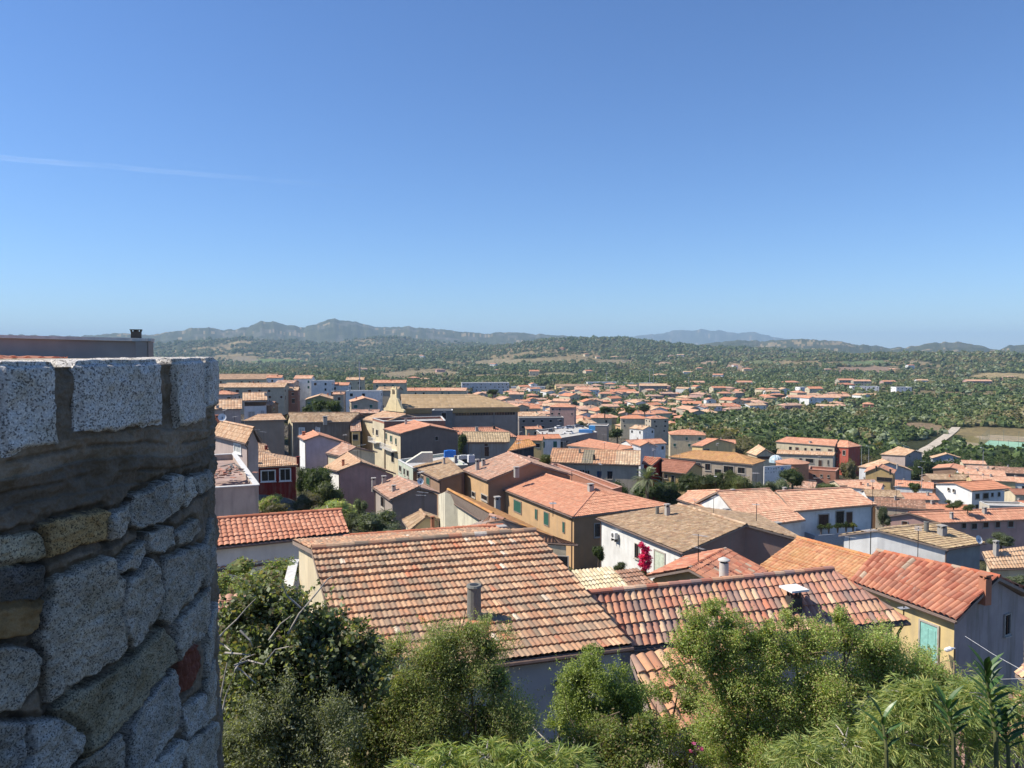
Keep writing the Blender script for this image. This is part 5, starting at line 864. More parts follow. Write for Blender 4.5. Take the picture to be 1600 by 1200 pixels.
# ---------------------------------------------------------------- generic village houses
def village_house(label, L, W, H, typ, wall, style, D, seed, name='house', cat='house', win=True, group=None, loc=(0, 0, 0), yaw=0, plinth=3.0, sc_=1.0):
    rg = random.Random(seed); root = empty(name, loc, yaw); tag(root, label, cat, group); root.scale = (sc_,)*3
    res, coarse = (4, 1.2) if D < 110 else ((3, 1.6) if D < 160 else ((2, 2.6) if D < 260 else (2, 4.5)))
    wm = plaster(wall, WALL[wall], .2, STREAK.get(wall, .25)); ov = .35
    z = H; rise = .30*W/2+.1
    c = [np.array(p, float) for p in ((-L/2-ov, -W/2-ov, z), (L/2+ov, -W/2-ov, z), (L/2+ov, W/2+ov, z), (-L/2-ov, W/2+ov, z))]
    if typ == 'f':
        wall_mesh(c, [z-.5]*4, -plinth, .02, 'wall', wm, root); flat_roof(root, c, z, style, wm); ov2 = .02
    else:
        hp = (W/2+ov)*.95 if typ == 'h' else 0
        R0 = np.array((-L/2-ov+hp, 0, z+rise)); R1 = np.array((L/2+ov-hp, 0, z+rise)); acc = Acc()
        fac = [(c[0], c[1], R1, R0), (c[2], c[3], R0, R1)]
        if typ == 'h': fac += [(c[1], c[2], R1, R1), (c[3], c[0], R0, R0)]
        for i, f in enumerate(fac):
            tile_facet(acc, *f, style, res, seed+i, coarse); slab_under(acc, f if i < 2 else f[:3], .16)
        ridge_caps(acc, R0, R1, style, .16, seed)
        link_mesh('roof', acc.mesh('roof', [roofmat(style), EAVE]), root)
        loop = [c[0], c[1]]+([R1] if typ == 'g' else [])+[c[2], c[3]]+([R0] if typ == 'g' else [])
        wall_mesh(loop, [p[2]-.18 for p in loop], -plinth, ov, 'wall', wm, root); ov2 = ov
    if win:
        st = max(1, int(H/2.9)); pcol = rg.choice(['dark', 'brown', 'dark', 'green', 'dark'])
        for a, b in ((0, 1), (1, 2), (2, 3), (3, 0)):
            A, B = c[a], c[b]; u = B-A; Lw = np.linalg.norm(u); u = u/Lw; nr = np.array((u[1], -u[0], 0))
            if D > 260 and a == 2: continue
            n = max(1, int((Lw-1.5)/(3.2 if D < 200 else 4)))
            for s in range(st):
                for k in range(n):
                    if rg.random() < .22: continue
                    w = rg.choice((.9, 1.0, 1.3)); zz = H-1.0-1.35-s*2.9; p = A+u*(Lw*(k+.5+rg.uniform(-.15, .15))/n-w/2)-nr*(ov2-.004)
                    isdoor = (s == st-1 and rg.random() < .25)
                    if D > 150:
                        m = MB(); o = np.array((p[0], p[1], zz-(.8 if isdoor else 0))); hh = 2.1 if isdoor else 1.3
                        m.obox(o, u*w, (0, 0, hh), nr*.03, 1); m.obox(o-u*.12-(0, 0, .12), u*(w+.24), (0, 0, .1), nr*.1, 0); m.obox(o-u*.12+(0, 0, hh), u*(w+.24), (0, 0, .1), nr*.06, 0)
                        m.build('door' if isdoor else 'window', [FRAMEW, PAINT[pcol]], root)
                    else:
                        opening('door' if isdoor else ('shut' if pcol == 'green' else 'win'), p, u, nr, zz-(.8 if isdoor else 0), zz+1.3, w, pcol, root)
    if typ != 'f':
        for _ in range(rg.choice((1, 1, 2))):
            x = rg.uniform(-.35, .35)*L; y = rg.uniform(-.35, .35)*W
            chimney(root, x, y, z+rise*(1-abs(y)/(W/2)), .45, 1.0, rg.choice(('box', 'box', 'terra')))
    return root
for d in HOUSES: house(d)
for i, (x, y, z, yaw, L, W, H, typ, wall, style, label) in enumerate(FILLS):
    village_house(label, L/.62, W/.62, H, typ, wall, style, math.hypot(x, y), 100+i*7, loc=(x, y, z-(H+.4)*.62), yaw=R(yaw), plinth=7, sc_=.62,
                  name='apartment_house' if 'apartment' in label else ('villa' if 'villa' in label else 'house'),
                  cat='apartment house' if 'apartment' in label else ('villa' if 'villa' in label else 'house'))
# ---------------------------------------------------------------- foliage
def leaf_cloud(C, size, rg, elong=2.2, cols=((.06, .1, .03),), wts=None, jitter=.25, up=.25, droop=0., fold=False):
    """one small diamond-shaped leaf per centre, loosely facing outwards and up"""
    n = len(C); d = rg.normal(size=(n, 3)); d[:, 2] = d[:, 2]*.8+up-droop; d /= np.linalg.norm(d, axis=1)[:, None]
    q = rg.normal(size=(n, 3)); q[:, 2] += .5; s = np.cross(d, q); s /= np.linalg.norm(s, axis=1)[:, None]+1e-9
    L = size*rg.uniform(.6, 1.4, n)[:, None]; W = L/elong
    V = np.stack([C-d*L*.5, C+s*W*.5, C+d*L*.5, C-s*W*.5], 1).reshape(-1, 3)
    F = np.arange(n*4).reshape(n, 4)
    cols = np.array(cols); wts = np.array(wts, float)/np.sum(wts) if wts else None
    K = cols[rg.choice(len(cols), n, p=wts)]*rg.uniform(1-jitter, 1+jitter, n)[:, None]
    return V, F, K
def blob_points(blobs, n, rg, twig=.12, per=14, shell=.55, patch=None):
    """leaf centres gathered round twig ends inside a set of balls"""
    B = np.array(blobs, float); w = B[:, 3]**2.2; w /= w.sum()
    m = max(1, n//per); bi = rg.choice(len(B), m, p=w)
    d = rg.normal(size=(m, 3)); d /= np.linalg.norm(d, axis=1)[:, None]
    rad = (shell+(1-shell)*rg.uniform(0, 1, m)**.7)*rg.uniform(.82, 1.12, m)
    T = B[bi, :3]+d*(B[bi, 3]*rad)[:, None]*np.array((1, 1, .85))
    P = np.repeat(T, per, 0)+rg.normal(size=(m*per, 3))*np.repeat(B[bi, 3], per)[:, None]*twig
    return P, T
def limb_mesh(root_pt, ends, rg, r0, name, mat, parent, wig=.15, forks=2):
    m = MB(); root_pt = np.array(root_pt, float)
    for e in ends:
        e = np.array(e, float); L = np.linalg.norm(e-root_pt); k = 6
        pts = [root_pt+(e-root_pt)*t+rg.normal(size=3)*L*wig*.25*math.sin(math.pi*t)+np.array((0, 0, L*.08*math.sin(math.pi*t))) for t in np.linspace(0, 1, k)]
        m.tube(pts, list(np.linspace(r0, r0*.18, k)), 6, 0, False)
        for f in range(forks):
            i = rg.randint(2, k-1); q = pts[i]+(pts[i]-root_pt)*.12+rg.normal(size=3)*min(L*.12, .3)
            m.tube([pts[i], (pts[i]+q)/2+rg.normal(size=3)*L*.03, q], [r0*.4, r0*.25, r0*.1], 5, 0, False)
    return m.build(name, mat, parent)
BARK = flat('bark', (.16, .12, .09), .9, .1, 0, .3, 9); BARKG = flat('bark_grey', (.42, .38, .33), .9, .1, 0, .25, 12)
GREENS_ = dict(
 olive=((.17, .20, .115), (.12, .15, .075), (.22, .25, .16), (.09, .11, .05)), oak=((.055, .085, .025), (.08, .115, .035), (.04, .06, .02), (.11, .14, .05)),
 bright=((.12, .145, .05), (.095, .12, .04), (.15, .17, .07), (.07, .09, .03)), mastic=((.30, .38, .11), (.24, .31, .09), (.39, .46, .17), (.42, .43, .15), (.17, .23, .08), (.36, .27, .16)),
 fig=((.20, .24, .11), (.15, .18, .08), (.30, .34, .19), (.11, .14, .06), (.42, .45, .31), (.28, .23, .13)), reed=((.20, .26, .10), (.16, .22, .08), (.24, .29, .13)), brownish=((.17, .15, .07), (.13, .13, .05), (.20, .17, .10)))
def crown_mesh(kind, seed, n=1300, leaf=.12, elong=1.8, shape='round', core=True):
    """unit-radius crown: lumps of leaf clusters round an uneven heart"""
    rg = np.random.RandomState(seed); bl = []
    for i in range(11 if shape != 'column' else 14):
        a = rg.uniform(0, 6.283)
        if shape == 'round': rr = rg.uniform(.2, .66); z = rg.uniform(.25, 1.2); s = rg.uniform(.34, .52)
        elif shape == 'column': rr = rg.uniform(0, .16); z = i*.24+.2; s = .34*(1-i/16)
        else: rr = rg.uniform(.1, .75); z = rg.uniform(.2, .8); s = rg.uniform(.3, .45)
        bl.append((math.cos(a)*rr, math.sin(a)*rr, z, s))
    P, T = blob_points(bl, n, rg, .16, 8, .72)
    V, F, K = leaf_cloud(P, leaf, rg, elong, GREENS_[kind], None, .3)
    Vs, Fs, Ks = [V], [F], [K]; base = len(V)
    if core:   # inner leaf masses, leaf colours darkened to shade the crown's heart
        for (x, y, z, s) in bl:
            a, b = np.meshgrid(np.linspace(0, 2*np.pi, 9)[:-1], np.linspace(-1.35, 1.35, 5)); r_ = s*.8*rg.uniform(.8, 1.15, a.shape)
            v = np.stack([x+r_*np.cos(a)*np.cos(b), y+r_*np.sin(a)*np.cos(b), z+r_*np.sin(b)*.85], -1).reshape(-1, 3)
            i = np.arange(4)[:, None]*8; j = np.arange(8)[None]; f = np.stack([i+j, i+(j+1) % 8, i+8+(j+1) % 8, i+8+j], -1).reshape(-1, 4)+base
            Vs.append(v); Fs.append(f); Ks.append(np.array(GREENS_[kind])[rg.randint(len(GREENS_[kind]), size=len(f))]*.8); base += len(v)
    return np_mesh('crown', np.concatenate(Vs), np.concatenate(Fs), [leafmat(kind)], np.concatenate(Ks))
TRUNK = {}
def trunk_mesh(shape):
    if shape in TRUNK: return TRUNK[shape]
    m = MB(); rg = np.random.RandomState(3)
    m.tube([(0, 0, -.9), (.03, 0, -.2), (0, .03, .35), (.02, 0, .8)], [.10, .075, .06, .03], 7)
    for i in range(4):
        a = i*1.6+.4; m.tube([(0, .02, .2), (math.cos(a)*.25, math.sin(a)*.25, .5), (math.cos(a)*.5, math.sin(a)*.5, .85)], [.05, .035, .015], 5)
    TRUNK[shape] = m.mesh('trunk', [BARK]); return TRUNK[shape]
LIB = {}
def lib(kind, v, big):
    k = (kind, v, big)
    if k not in LIB:
        shape = 'column' if kind.endswith('_column') else 'round'; kk = kind.replace('_column', '')
        LIB[k] = crown_mesh(kk, 11+v*7+len(kind), 6500 if big else 2600, .07 if big else .105, 1.9 if big else 1.4, shape)
    return LIB[k]
def tree(kind, x, y, z, rad, hgt, v, label, group=None, big=False, name='tree', cat='tree', rz=0):
    """hgt: height of the crown's top over its base, measured against the radius"""
    root = empty(name, (x, y, z), rz); tag(root, label, cat, group); sz = hgt/1.5
    c = link_mesh('crown', lib(kind, v, big), root); c.scale = (rad, rad, sz)
    t = link_mesh('trunk', trunk_mesh('a'), root); t.scale = (rad, rad, sz)
    return root
# ---------------------------------------------------------------- trees and shrubs in the town: column, row of the crown's middle, distance, radius px, height px, kind, label
TT = [
(497,752,86,28,46,'oak','dark green tree against the red house, tallest of the garden clump'),
(478,745,88,16,34,'oak','narrow dark tree touching the windows of the dark red house'),
(516,768,82,28,36,'bright','rounded mid green tree before the pink gabled house'),
(470,785,74,30,30,'brownish','brownish green shrub below the dark red house'),
(425,788,70,22,26,'mastic','yellow green shrub at the corner of the derelict flat roofed house'),
(440,800,62,26,24,'brownish','low dull shrub just behind the fresh terracotta roof'),
(520,796,66,36,24,'mastic','wide bright green bush in the middle of the garden clump'),
(560,792,70,14,26,'olive','small grey green tree at the garden gate of the stone gabled house'),
(590,818,52,42,34,'olive','big grey green olive tree behind the narrow terracotta roof strip'),
(548,812,56,22,26,'olive','smaller grey green olive touching the right end of the fresh terracotta roof'),
(402,906,29,64,52,'mastic','wide bright green bush in front of the fresh terracotta roof'),
(360,915,27,38,44,'mastic','bright green bush right beside the stone parapet, in front of the terracotta roof'),
(497,633,165,14,18,'oak','left dark tree before the olive green gabled hall'),
(520,634,165,14,18,'oak','right dark tree before the olive green gabled hall'),
(480,640,160,10,14,'oak','small dark tree left of the olive green gabled hall'),
(455,650,160,9,10,'bright','little bright shrub behind the dark streaked house'),
(722,690,128,8,26,'oak','ivy dark shrub climbing beside the dark slate gable wall'),
(850,716,100,13,14,'bright','light green shrub on the left edge of the mottled long roof'),
(880,752,112,24,28,'bright','light green garden tree left of the palm'),
(905,768,110,26,28,'oak','dark garden tree between the palm and the salmon roofed long house'),
(965,770,108,20,30,'oak','dark tree in front of the long grey beige house'),
(1005,772,110,24,30,'oak','dark tree close behind the palm trunk'),
(1040,768,108,26,34,'oak','full dark green tree right of the palm'),
(1075,752,96,18,24,'oak','dark tree before the smooth red brown roofed house'),
(1105,756,94,26,30,'oak','dark tree left in the row before the grey stone house'),
(1135,752,98,22,26,'bright','light tree in the middle of the row before the grey stone house'),
(1160,756,94,24,28,'bright','light tree right in the row before the grey stone house'),
(1215,760,96,26,30,'olive','grey green tree in front of the white painted wall'),
(1238,744,108,22,24,'oak','dark tree in front of the round salmon tower'),
(1195,764,94,18,22,'olive','small grey green tree left of the white painted wall'),
(1290,764,104,26,14,'bright','low bright shrub behind the balcony house ridge'),
(1325,732,170,13,26,'brownish','reddish green street tree in front of the brick red end house'),
(1380,806,76,12,26,'olive','grey green tree at the right end of the balcony house'),
(1430,761,132,12,14,'oak','round dark tree among the right side roofs'),
(1490,788,108,14,11,'bright','bright shrub on the roofs before the big bright white house'),
(1565,842,66,20,16,'olive','grey green shrub before the pink terrace'),
(1592,905,46,22,18,'olive','grey green shrub at the right edge above the lilac grey gable'),
(935,862,57,10,20,'oak','dark potted shrub at the left corner of the bougainvillea house'),
(968,886,53,13,12,'bright','bright shrub at the foot of the bougainvillea house'),
(770,612,420,10,8,'oak','dark round tree beside the pale office building'),
(905,662,250,9,9,'olive','grey tree behind the grey parking building'),
(965,676,230,14,12,'oak','dark tree left of the small white gabled house'),
(945,640,320,11,11,'oak','dark tree right of the pink two storey villa'),
(1007,636,380,12,11,'oak','dark tree above the orange hipped villa'),
(982,640,360,9,9,'oak','dark tree left above the orange hipped villa'),
(913,622,600,9,8,'oak','dark round tree below the white two storey villa'),
(1500,744,170,7,10,'bright','small green tree between the right side roofs'),
(1512,792,100,10,8,'bright','small shrub right of the big bright white house corner'),
]
def at(px, py, Y):
    a = (px-800)/1200; b = (600-py)/1200
    d = np.array((a, math.cos(PIT)+b*math.sin(PIT), -math.sin(PIT)+b*math.cos(PIT))); return d*(Y/d[1])
for i, (px, py, D, rp, hp, kind, label) in enumerate(TT):
    rad = rp/1200*D; h = hp/1200*D*1.25; p = at(px, py, D)
    tree(kind, p[0], p[1], p[2]-h*.55, rad*1.05, h, i % 3, label, None, D < 110, 'shrub' if 'shrub' in label or 'bush' in label else 'tree', 'shrub' if 'shrub' in label or 'bush' in label else 'tree', i*1.3)
# ---------------------------------------------------------------- the green valley: counted trees nearest, the rest as one woodland
def scatter():
    rg = np.random.RandomState(5); pts = []
    X = []; Y = []
    n = 120000; az = np.radians(rg.uniform(-44, 40, n)); r = 150*np.exp(rg.uniform(0, 1, n)**.85*math.log(5200/150))
    x = r*np.sin(az); y = r*np.cos(az); deg = np.degrees(az)
    lim = np.interp(deg, [-40, -23, -21.5, -12, 0, 8, 12, 16, 22, 30, 40], [150, 150, 560, 560, 640, 420, 330, 260, 262, 250, 225])
    dens = fbm(x/90, y/90, 4, 12)*.6+fbm(x/25, y/25, 3, 13)*.4
    keep = (r > lim) & (dens > np.interp(r, [200, 700, 1600, 3300, 5200], [.30, .38, .42, .44, .47]))
    # between the far houses the trees stand wider apart
    px = 800+1200*x/y; tz = far_town(px, r); keep &= ~((tz > 0) & (rg.uniform(0, 1, n) > .22))
    x, y, r, px = x[keep], y[keep], r[keep], px[keep]
    o = np.argsort(r); x, y, r, px = x[o], y[o], r[o], px[o]
    dry = (fbm(x/220, y/220, 5, 33)*.55+fbm(x/14, y/14, 4, 55)*.45 > np.interp(r, [200, 600, 1100, 3000, 5200], [.60, .61, .56, .56, .59])) & (r > 700)
    cell = {}; out = []
    for i in range(len(x)):
        if in_field(x[i], y[i], 1.05) or dry[i]: continue
        s = 4.2 if r[i] < 900 else (6 if r[i] < 1600 else (8.5 if r[i] < 2800 else 13)); k = (int(x[i]/s), int(y[i]/s), s)
        if k in cell: continue
        cell[k] = 1
        if min((x[i]-q[0])**2+(y[i]-q[1])**2 for q in HOUSE_XY) < 90: continue
        if r[i] < 520 and near_road(x[i], y[i]): continue
        if px[i] > 1505 and 676 < 548+1200*-gz(x[i], y[i])/y[i] < 718: continue
        out.append((x[i], y[i], r[i], px[i]))
    return out
def far_town(px, r):
    """1 inside the far districts of low houses"""
    px = np.asarray(px, float)
    lo = np.interp(px, [600, 830, 860, 1000, 1060, 1120, 1160, 1360, 1380], [330, 330, 330, 360, 400, 520, 620, 640, 5000])
    hi = np.interp(px, [600, 820, 1000, 1060, 1200, 1360, 1380], [560, 950, 1000, 980, 950, 900, 10])
    return ((r > lo) & (r < hi)).astype(float)
ROADPTS = [(1424,735),(1432,722),(1437,712),(1446,703),(1459,696),(1470,688),(1480,681),(1490,673),(1494,668)]
_rx, _ry = cast([p[0] for p in ROADPTS], [p[1] for p in ROADPTS])
def near_road(x, y): return np.min((_rx-x)**2+(_ry-y)**2) < 90 or any(np.hypot((_rx[i]+_rx[i+1])/2-x, (_ry[i]+_ry[i+1])/2-y) < 9 for i in range(len(_rx)-1))
# ---------------------------------------------------------------- far districts
def far_houses():
    rg = random.Random(21); npr = np.random.RandomState(8)
    kinds = [('salmon', 'cream'), ('orangetan', 'white'), ('salmonpale', 'peach'), ('orangeroof', 'cream'), ('pinkmix', 'pink'), ('salmon', 'white'), ('orangetan', 'yellow'), ('salmonpale', 'greige'),
             ('salmon', 'terrawall'), ('orangetan', 'cream')]
    protos = []
    for i, (rf, wl) in enumerate(kinds):
        L = (13, 16, 11, 14, 18, 12, 15, 13, 12, 20)[i]; Wd = (9, 10, 9, 11, 9, 8, 9, 10, 8, 9)[i]
        protos.append((rf, wl, L, Wd, (6.2, 5.8, 3.6, 6.4, 5.0, 6.6, 3.8, 6.0, 4.2, 3.8)[i], 'hg'[i % 2]))
    spots = []; tries = 0
    while len(spots) < 225 and tries < 16000:
        tries += 1
        px = rg.uniform(640, 1365); r = math.exp(rg.uniform(math.log(330), math.log(1000)))
        if not far_town(np.array([px]), np.array([r]))[0]: continue
        if px > 1060 and rg.random() < .45: continue
        a = math.atan((px-800)/1200); x, y = r*math.sin(a), r*math.cos(a)
        if in_field(x, y, 1.2): continue
        if min(((x-q[0])**2+(y-q[1])**2 for q in HOUSE_XY+[(s[0], s[1]) for s in spots]), default=1e9) < (15 if r < 600 else 18)**2: continue
        spots.append((x, y, r, px))
    made = {}
    txt = {'hg'[0]: 'hipped', 'g': 'gabled'}
    colw = dict(cream='cream', white='white', peach='peach', pink='pink', yellow='yellow', greige='beige', terrawall='brick coloured')
    for k, (x, y, r, px) in enumerate(spots):
        i = rg.randrange(len(protos)); rf, wl, L, Wd, H, ty = protos[i]; z = gz(x, y)
        zone = 'behind the church hall' if px < 830 else ('in mid far town' if px < 1000 else ('at the green valley edge' if px < 1130 else 'in the scattered right district'))
        dist = 'nearer' if r < 560 else 'farthest'
        lab = '%s %s house, one of several alike, %s rows %s' % (txt[ty], colw[wl], dist, zone)
        grp = 'small %s %s houses %s, %s rows' % (colw[wl], txt[ty], zone, dist)
        if i not in made:
            made[i] = village_house(lab, L, Wd, H, ty, wl, rf, 420, 900+i, loc=(x, y, z), yaw=rg.uniform(-.5, .5), group=grp)
        else:
            c = copy_tree(made[i]); c.location = (x, y, z); c.rotation_euler = (0, 0, rg.choice((0, 1.57))+rg.gauss(.1, .3)); c['label'] = lab; c['group'] = grp; s = rg.uniform(.8, 1.1); c.scale = (s, s, s*rg.uniform(.85, 1.1))
        HOUSE_XY.append((x, y))
    n = 0; pl = [made[k] for k in sorted(made)]
    while n < 34:
        px = rg.uniform(345, 1590); r = math.exp(rg.uniform(math.log(1250), math.log(2900))); a = math.atan((px-800)/1200); x, y = r*math.sin(a), r*math.cos(a)
        src = rg.choice(pl); c = copy_tree(src); c.location = (x, y, gz(x, y)); s = rg.uniform(1., 1.5); c.scale = (s, s, s); c.rotation_euler = (0, 0, rg.uniform(-.6, .6)); wd = src['label'].split()[1]
        side = 'left' if px < 700 else ('middle' if px < 1100 else 'right'); c['label'] = 'tiny isolated %s farmhouse on the %s of the wooded plain' % (wd, side); c['group'] = 'isolated %s farmhouses on the plain, %s' % (wd, side); c['category'] = 'farmhouse'; c.name = 'farmhouse'
        HOUSE_XY.append((x, y)); n += 1
# buildings of the far town one can pick out: column, row of the base, yaw, L, W, H, type, wall, roof, label
PICK = [
(890,611,4,34,14,6,'g','yellow','oldtan','long yellow hall with grey brown roof in the far middle of the town'),
(917,621,-4,24,12,8,'g','brightwhite','salmonpale','bright white two storey villa in front of the long yellow hall'),
(1137,641,-12,22,14,3.5,'h','cream','redtile','low building with a strikingly crimson pink roof by the green valley'),
(1408,614,0,17,12,7,'f','brightwhite','terrace','lone white cube house among the trees on the right'),
(1262,616,3,22,12,8,'f','brightwhite','terrace','white flat roofed villa above the long cream row in the valley'),
(1270,629,-6,46,12,5,'g','brightwhite','salmonpale','long white and cream terrace row in the middle of the green valley'),
(1305,627,2,24,12,5,'g','yellow','salmonpale','pale yellow house at the right end of the long cream terrace row'),
(1306,597,0,55,14,4,'f','brightwhite','terrace','very long low white greenhouse roof on the far right'),
(1320,604,4,22,12,9,'g','greige','salmon','large beige apartment block on the far right hillside'),
(1345,606,-8,22,12,9,'g','greige','salmonpale','second beige apartment block with balconies on the far right hillside'),
(1320,608,0,20,12,6,'h','brickred','redtile','dark red hipped house below the beige apartment blocks'),
(1350,611,-10,30,12,6,'f','brightwhite','terrace','stepped white villa right of the dark red hipped house'),
(1387,604,5,18,10,7,'g','pink','salmon','pinkish house among dark trees left of the lone white cube'),
(1527,603,-4,34,12,7,'g','pink','salmonpale','long pinkish farmhouse in the woods below the golden field'),
(1596,639,0,16,8,3,'f','brightwhite','terrace','small white shed at the right edge in the olive grove'),
(940,605,5,40,16,7,'f','white','terrace','pair of white vaulted warehouses behind the far town'),
(985,604,2,60,18,5,'f','brightwhite','terrace','long bright white warehouse roof behind the far town'),
(1020,615,-6,30,14,9,'g','greywall','orangetan','dark grey two storey block with tan roof in the far town'),
(1085,603,3,26,12,5,'g','cream','salmonpale','long pale bungalow beyond the dark cypress clump'),
(1235,604,8,22,12,6,'h','cream','salmon','cream hipped villa at the top of the far right district'),
(1162,604,-3,20,12,6,'g','brightwhite','salmon','white house with salmon roof left of the cream hipped villa'),
(758,617,6,48,18,13,'f','palegrey','terrace','modern pale grey office building just behind the church hall roof'),
(825,610,0,40,14,5,'f','white','terrace','low white shed row right of the pale grey office building'),
]
HOUSE_XY = [(np.mean([p[0] for p in d['P'][:4]]), np.mean([p[1] for p in d['P'][:4]])) for d in HOUSES]+[(f[0], f[1]) for f in FILLS]
_px, _py = cast([p[0] for p in PICK], [p[1] for p in PICK])
for i, p in enumerate(PICK):
    x, y = _px[i], _py[i]; z = gz(x, y); HOUSE_XY.append((x, y)); HOUSE_XY.append((x-p[3]*.35, y)); HOUSE_XY.append((x+p[3]*.35, y))
    nm = 'villa' if 'villa' in p[9] else ('warehouse' if 'warehouse' in p[9] else 'house')
    village_house(p[9], p[3], p[4], p[5], p[6], p[7], p[8], 500, 1500+i, loc=(x, y, z), yaw=R(p[2]), name=nm, cat=nm)
far_houses()
def woodland():
    S = scatter(); kinds = ['oak', 'olive', 'bright', 'mastic']; rg = random.Random(3)
    vis = [s for s in S if s[3] > 345 and s[3] < 1640]; ind = vis[:285]; keep_ = {id(s) for s in ind}; rest = [s for s in S if id(s) not in keep_]
    words = {'oak': 'dark green', 'olive': 'grey green', 'bright': 'light green', 'mastic': 'brownish green'}
    for x, y, r, px in ind:
        n = fbm(np.array([x/60]), np.array([y/60]), 3, 5)[0]; k = kinds[min(3, int((n-.25)*2*3.99)) if rg.random() < .75 else rg.randrange(4)]
        rad = rg.uniform(2.4, 4.6)*(1.2 if k == 'oak' else 1); z = gz(x, y)
        zone = 'above the far end of the apartment row' if px < 1330 else ('along the dirt road' if px < 1470 else 'around the sports court')
        if px < 1200: zone = 'at the valley edge beside the yellow house'
        if px < 1000: zone = 'between the far left roofs'
        lab = '%s rounded tree of the nearest grove %s' % (words[k], zone)
        tree(k if k != 'mastic' else 'brownish', x, y, z-.3, rad, rad*rg.uniform(1.2, 1.7), rg.randrange(3), lab, '%s trees %s' % (words[k], zone), False, 'tree', 'tree', rg.uniform(0, 6))
    # everything farther: one object per leaf colour is not needed, four crown kinds share one woodland
    src = []
    for k in range(4): src.append(lib(kinds[k], 0, False))
    P = np.array([(x, y, r) for x, y, r, px in rest]); Z = ground(P[:, 0], P[:, 1])
    npr = np.random.RandomState(9); n = fbm(P[:, 0]/70, P[:, 1]/70, 3, 5); kk = np.clip(((n-.28)*2.3*4).astype(int), 0, 3)
    flip = npr.uniform(size=len(P)) < .35; kk = np.where(flip, npr.randint(0, 4, len(P)), kk)
    rad = npr.uniform(2.4, 4.8, len(P))*np.interp(P[:, 2], [500, 1500, 3000, 5200], [1.05, 1.35, 1.9, 2.8])*np.where(kk == 0, 1.2, 1)
    # the mass: every crown is a low lump of leaf clusters, merged
    protos = []
    for k in range(4):
        for v in range(2):
            rg2 = np.random.RandomState(k*10+v); bl = [(math.cos(a)*q, math.sin(a)*q, z_, s) for a, q, z_, s in zip(rg2.uniform(0, 6.28, 6), rg2.uniform(.15, .6, 6), rg2.uniform(.3, 1.1, 6), rg2.uniform(.35, .5, 6))]
            Q, _ = blob_points(bl, 54, rg2, .12, 3, .85); V, F, K = leaf_cloud(Q, .42, rg2, 1.15, GREENS_[kinds[k] if k < 3 else 'brownish'], None, .3)
            a, b = np.meshgrid(np.linspace(0, 2*np.pi, 8)[:-1], np.linspace(-.6, 1.45, 4)); r_ = .72*rg2.uniform(.75, 1.15, a.shape)
            v_ = np.stack([r_*np.cos(a)*np.cos(b), r_*np.sin(a)*np.cos(b), .55+r_*np.sin(b)*.8], -1).reshape(-1, 3)
            i = np.arange(3)[:, None]*7; j = np.arange(7)[None]; f = np.stack([i+j, i+(j+1) % 7, i+7+(j+1) % 7, i+7+j], -1).reshape(-1, 4)+len(V)
            K = K*(1.12, 1.1, .95); protos.append((np.concatenate([V, v_]), np.concatenate([F, f]), np.concatenate([K, np.array(GREENS_[kinds[k] if k < 3 else 'brownish'])[rg2.randint(3, size=len(f))]*1.0])))
    Vs = []; Fs = []; Ks = []; base = 0; var = npr.randint(0, 2, len(P)); rot = npr.uniform(0, 6.28, len(P)); val = npr.uniform(.8, 1.25, len(P)); hs = npr.uniform(.75, 1.1, len(P))
    for k in range(8):
        idx = np.where(kk*2+var == k)[0]
        if not len(idx): continue
        V, F, K = protos[k]; c, s = np.cos(rot[idx]), np.sin(rot[idx])
        X = (V[None, :, 0]*c[:, None]-V[None, :, 1]*s[:, None])*rad[idx, None]+P[idx, 0][:, None]; Y = (V[None, :, 0]*s[:, None]+V[None, :, 1]*c[:, None])*rad[idx, None]+P[idx, 1][:, None]
        Zz = V[None, :, 2]*(rad[idx]*hs[idx])[:, None]+Z[idx][:, None]-.4
        Vs.append(np.stack([X, Y, Zz], -1).reshape(-1, 3)); Fs.append((F[None]+(np.arange(len(idx))*len(V))[:, None, None]).reshape(-1, 4)+base); Ks.append((K[None]*val[idx][:, None, None]).reshape(-1, 3)); base += len(idx)*len(V)
    o = link_mesh('woodland', np_mesh('woodland', np.concatenate(Vs), np.concatenate(Fs), [leafmat('wood', .7, .2)], np.concatenate(Ks)))
    tag(o, 'far oak and olive woodland covering the valley floor and the first hills', 'woodland', None, 'stuff')
    print('trees', len(ind), 'wood', len(rest))
woodland()
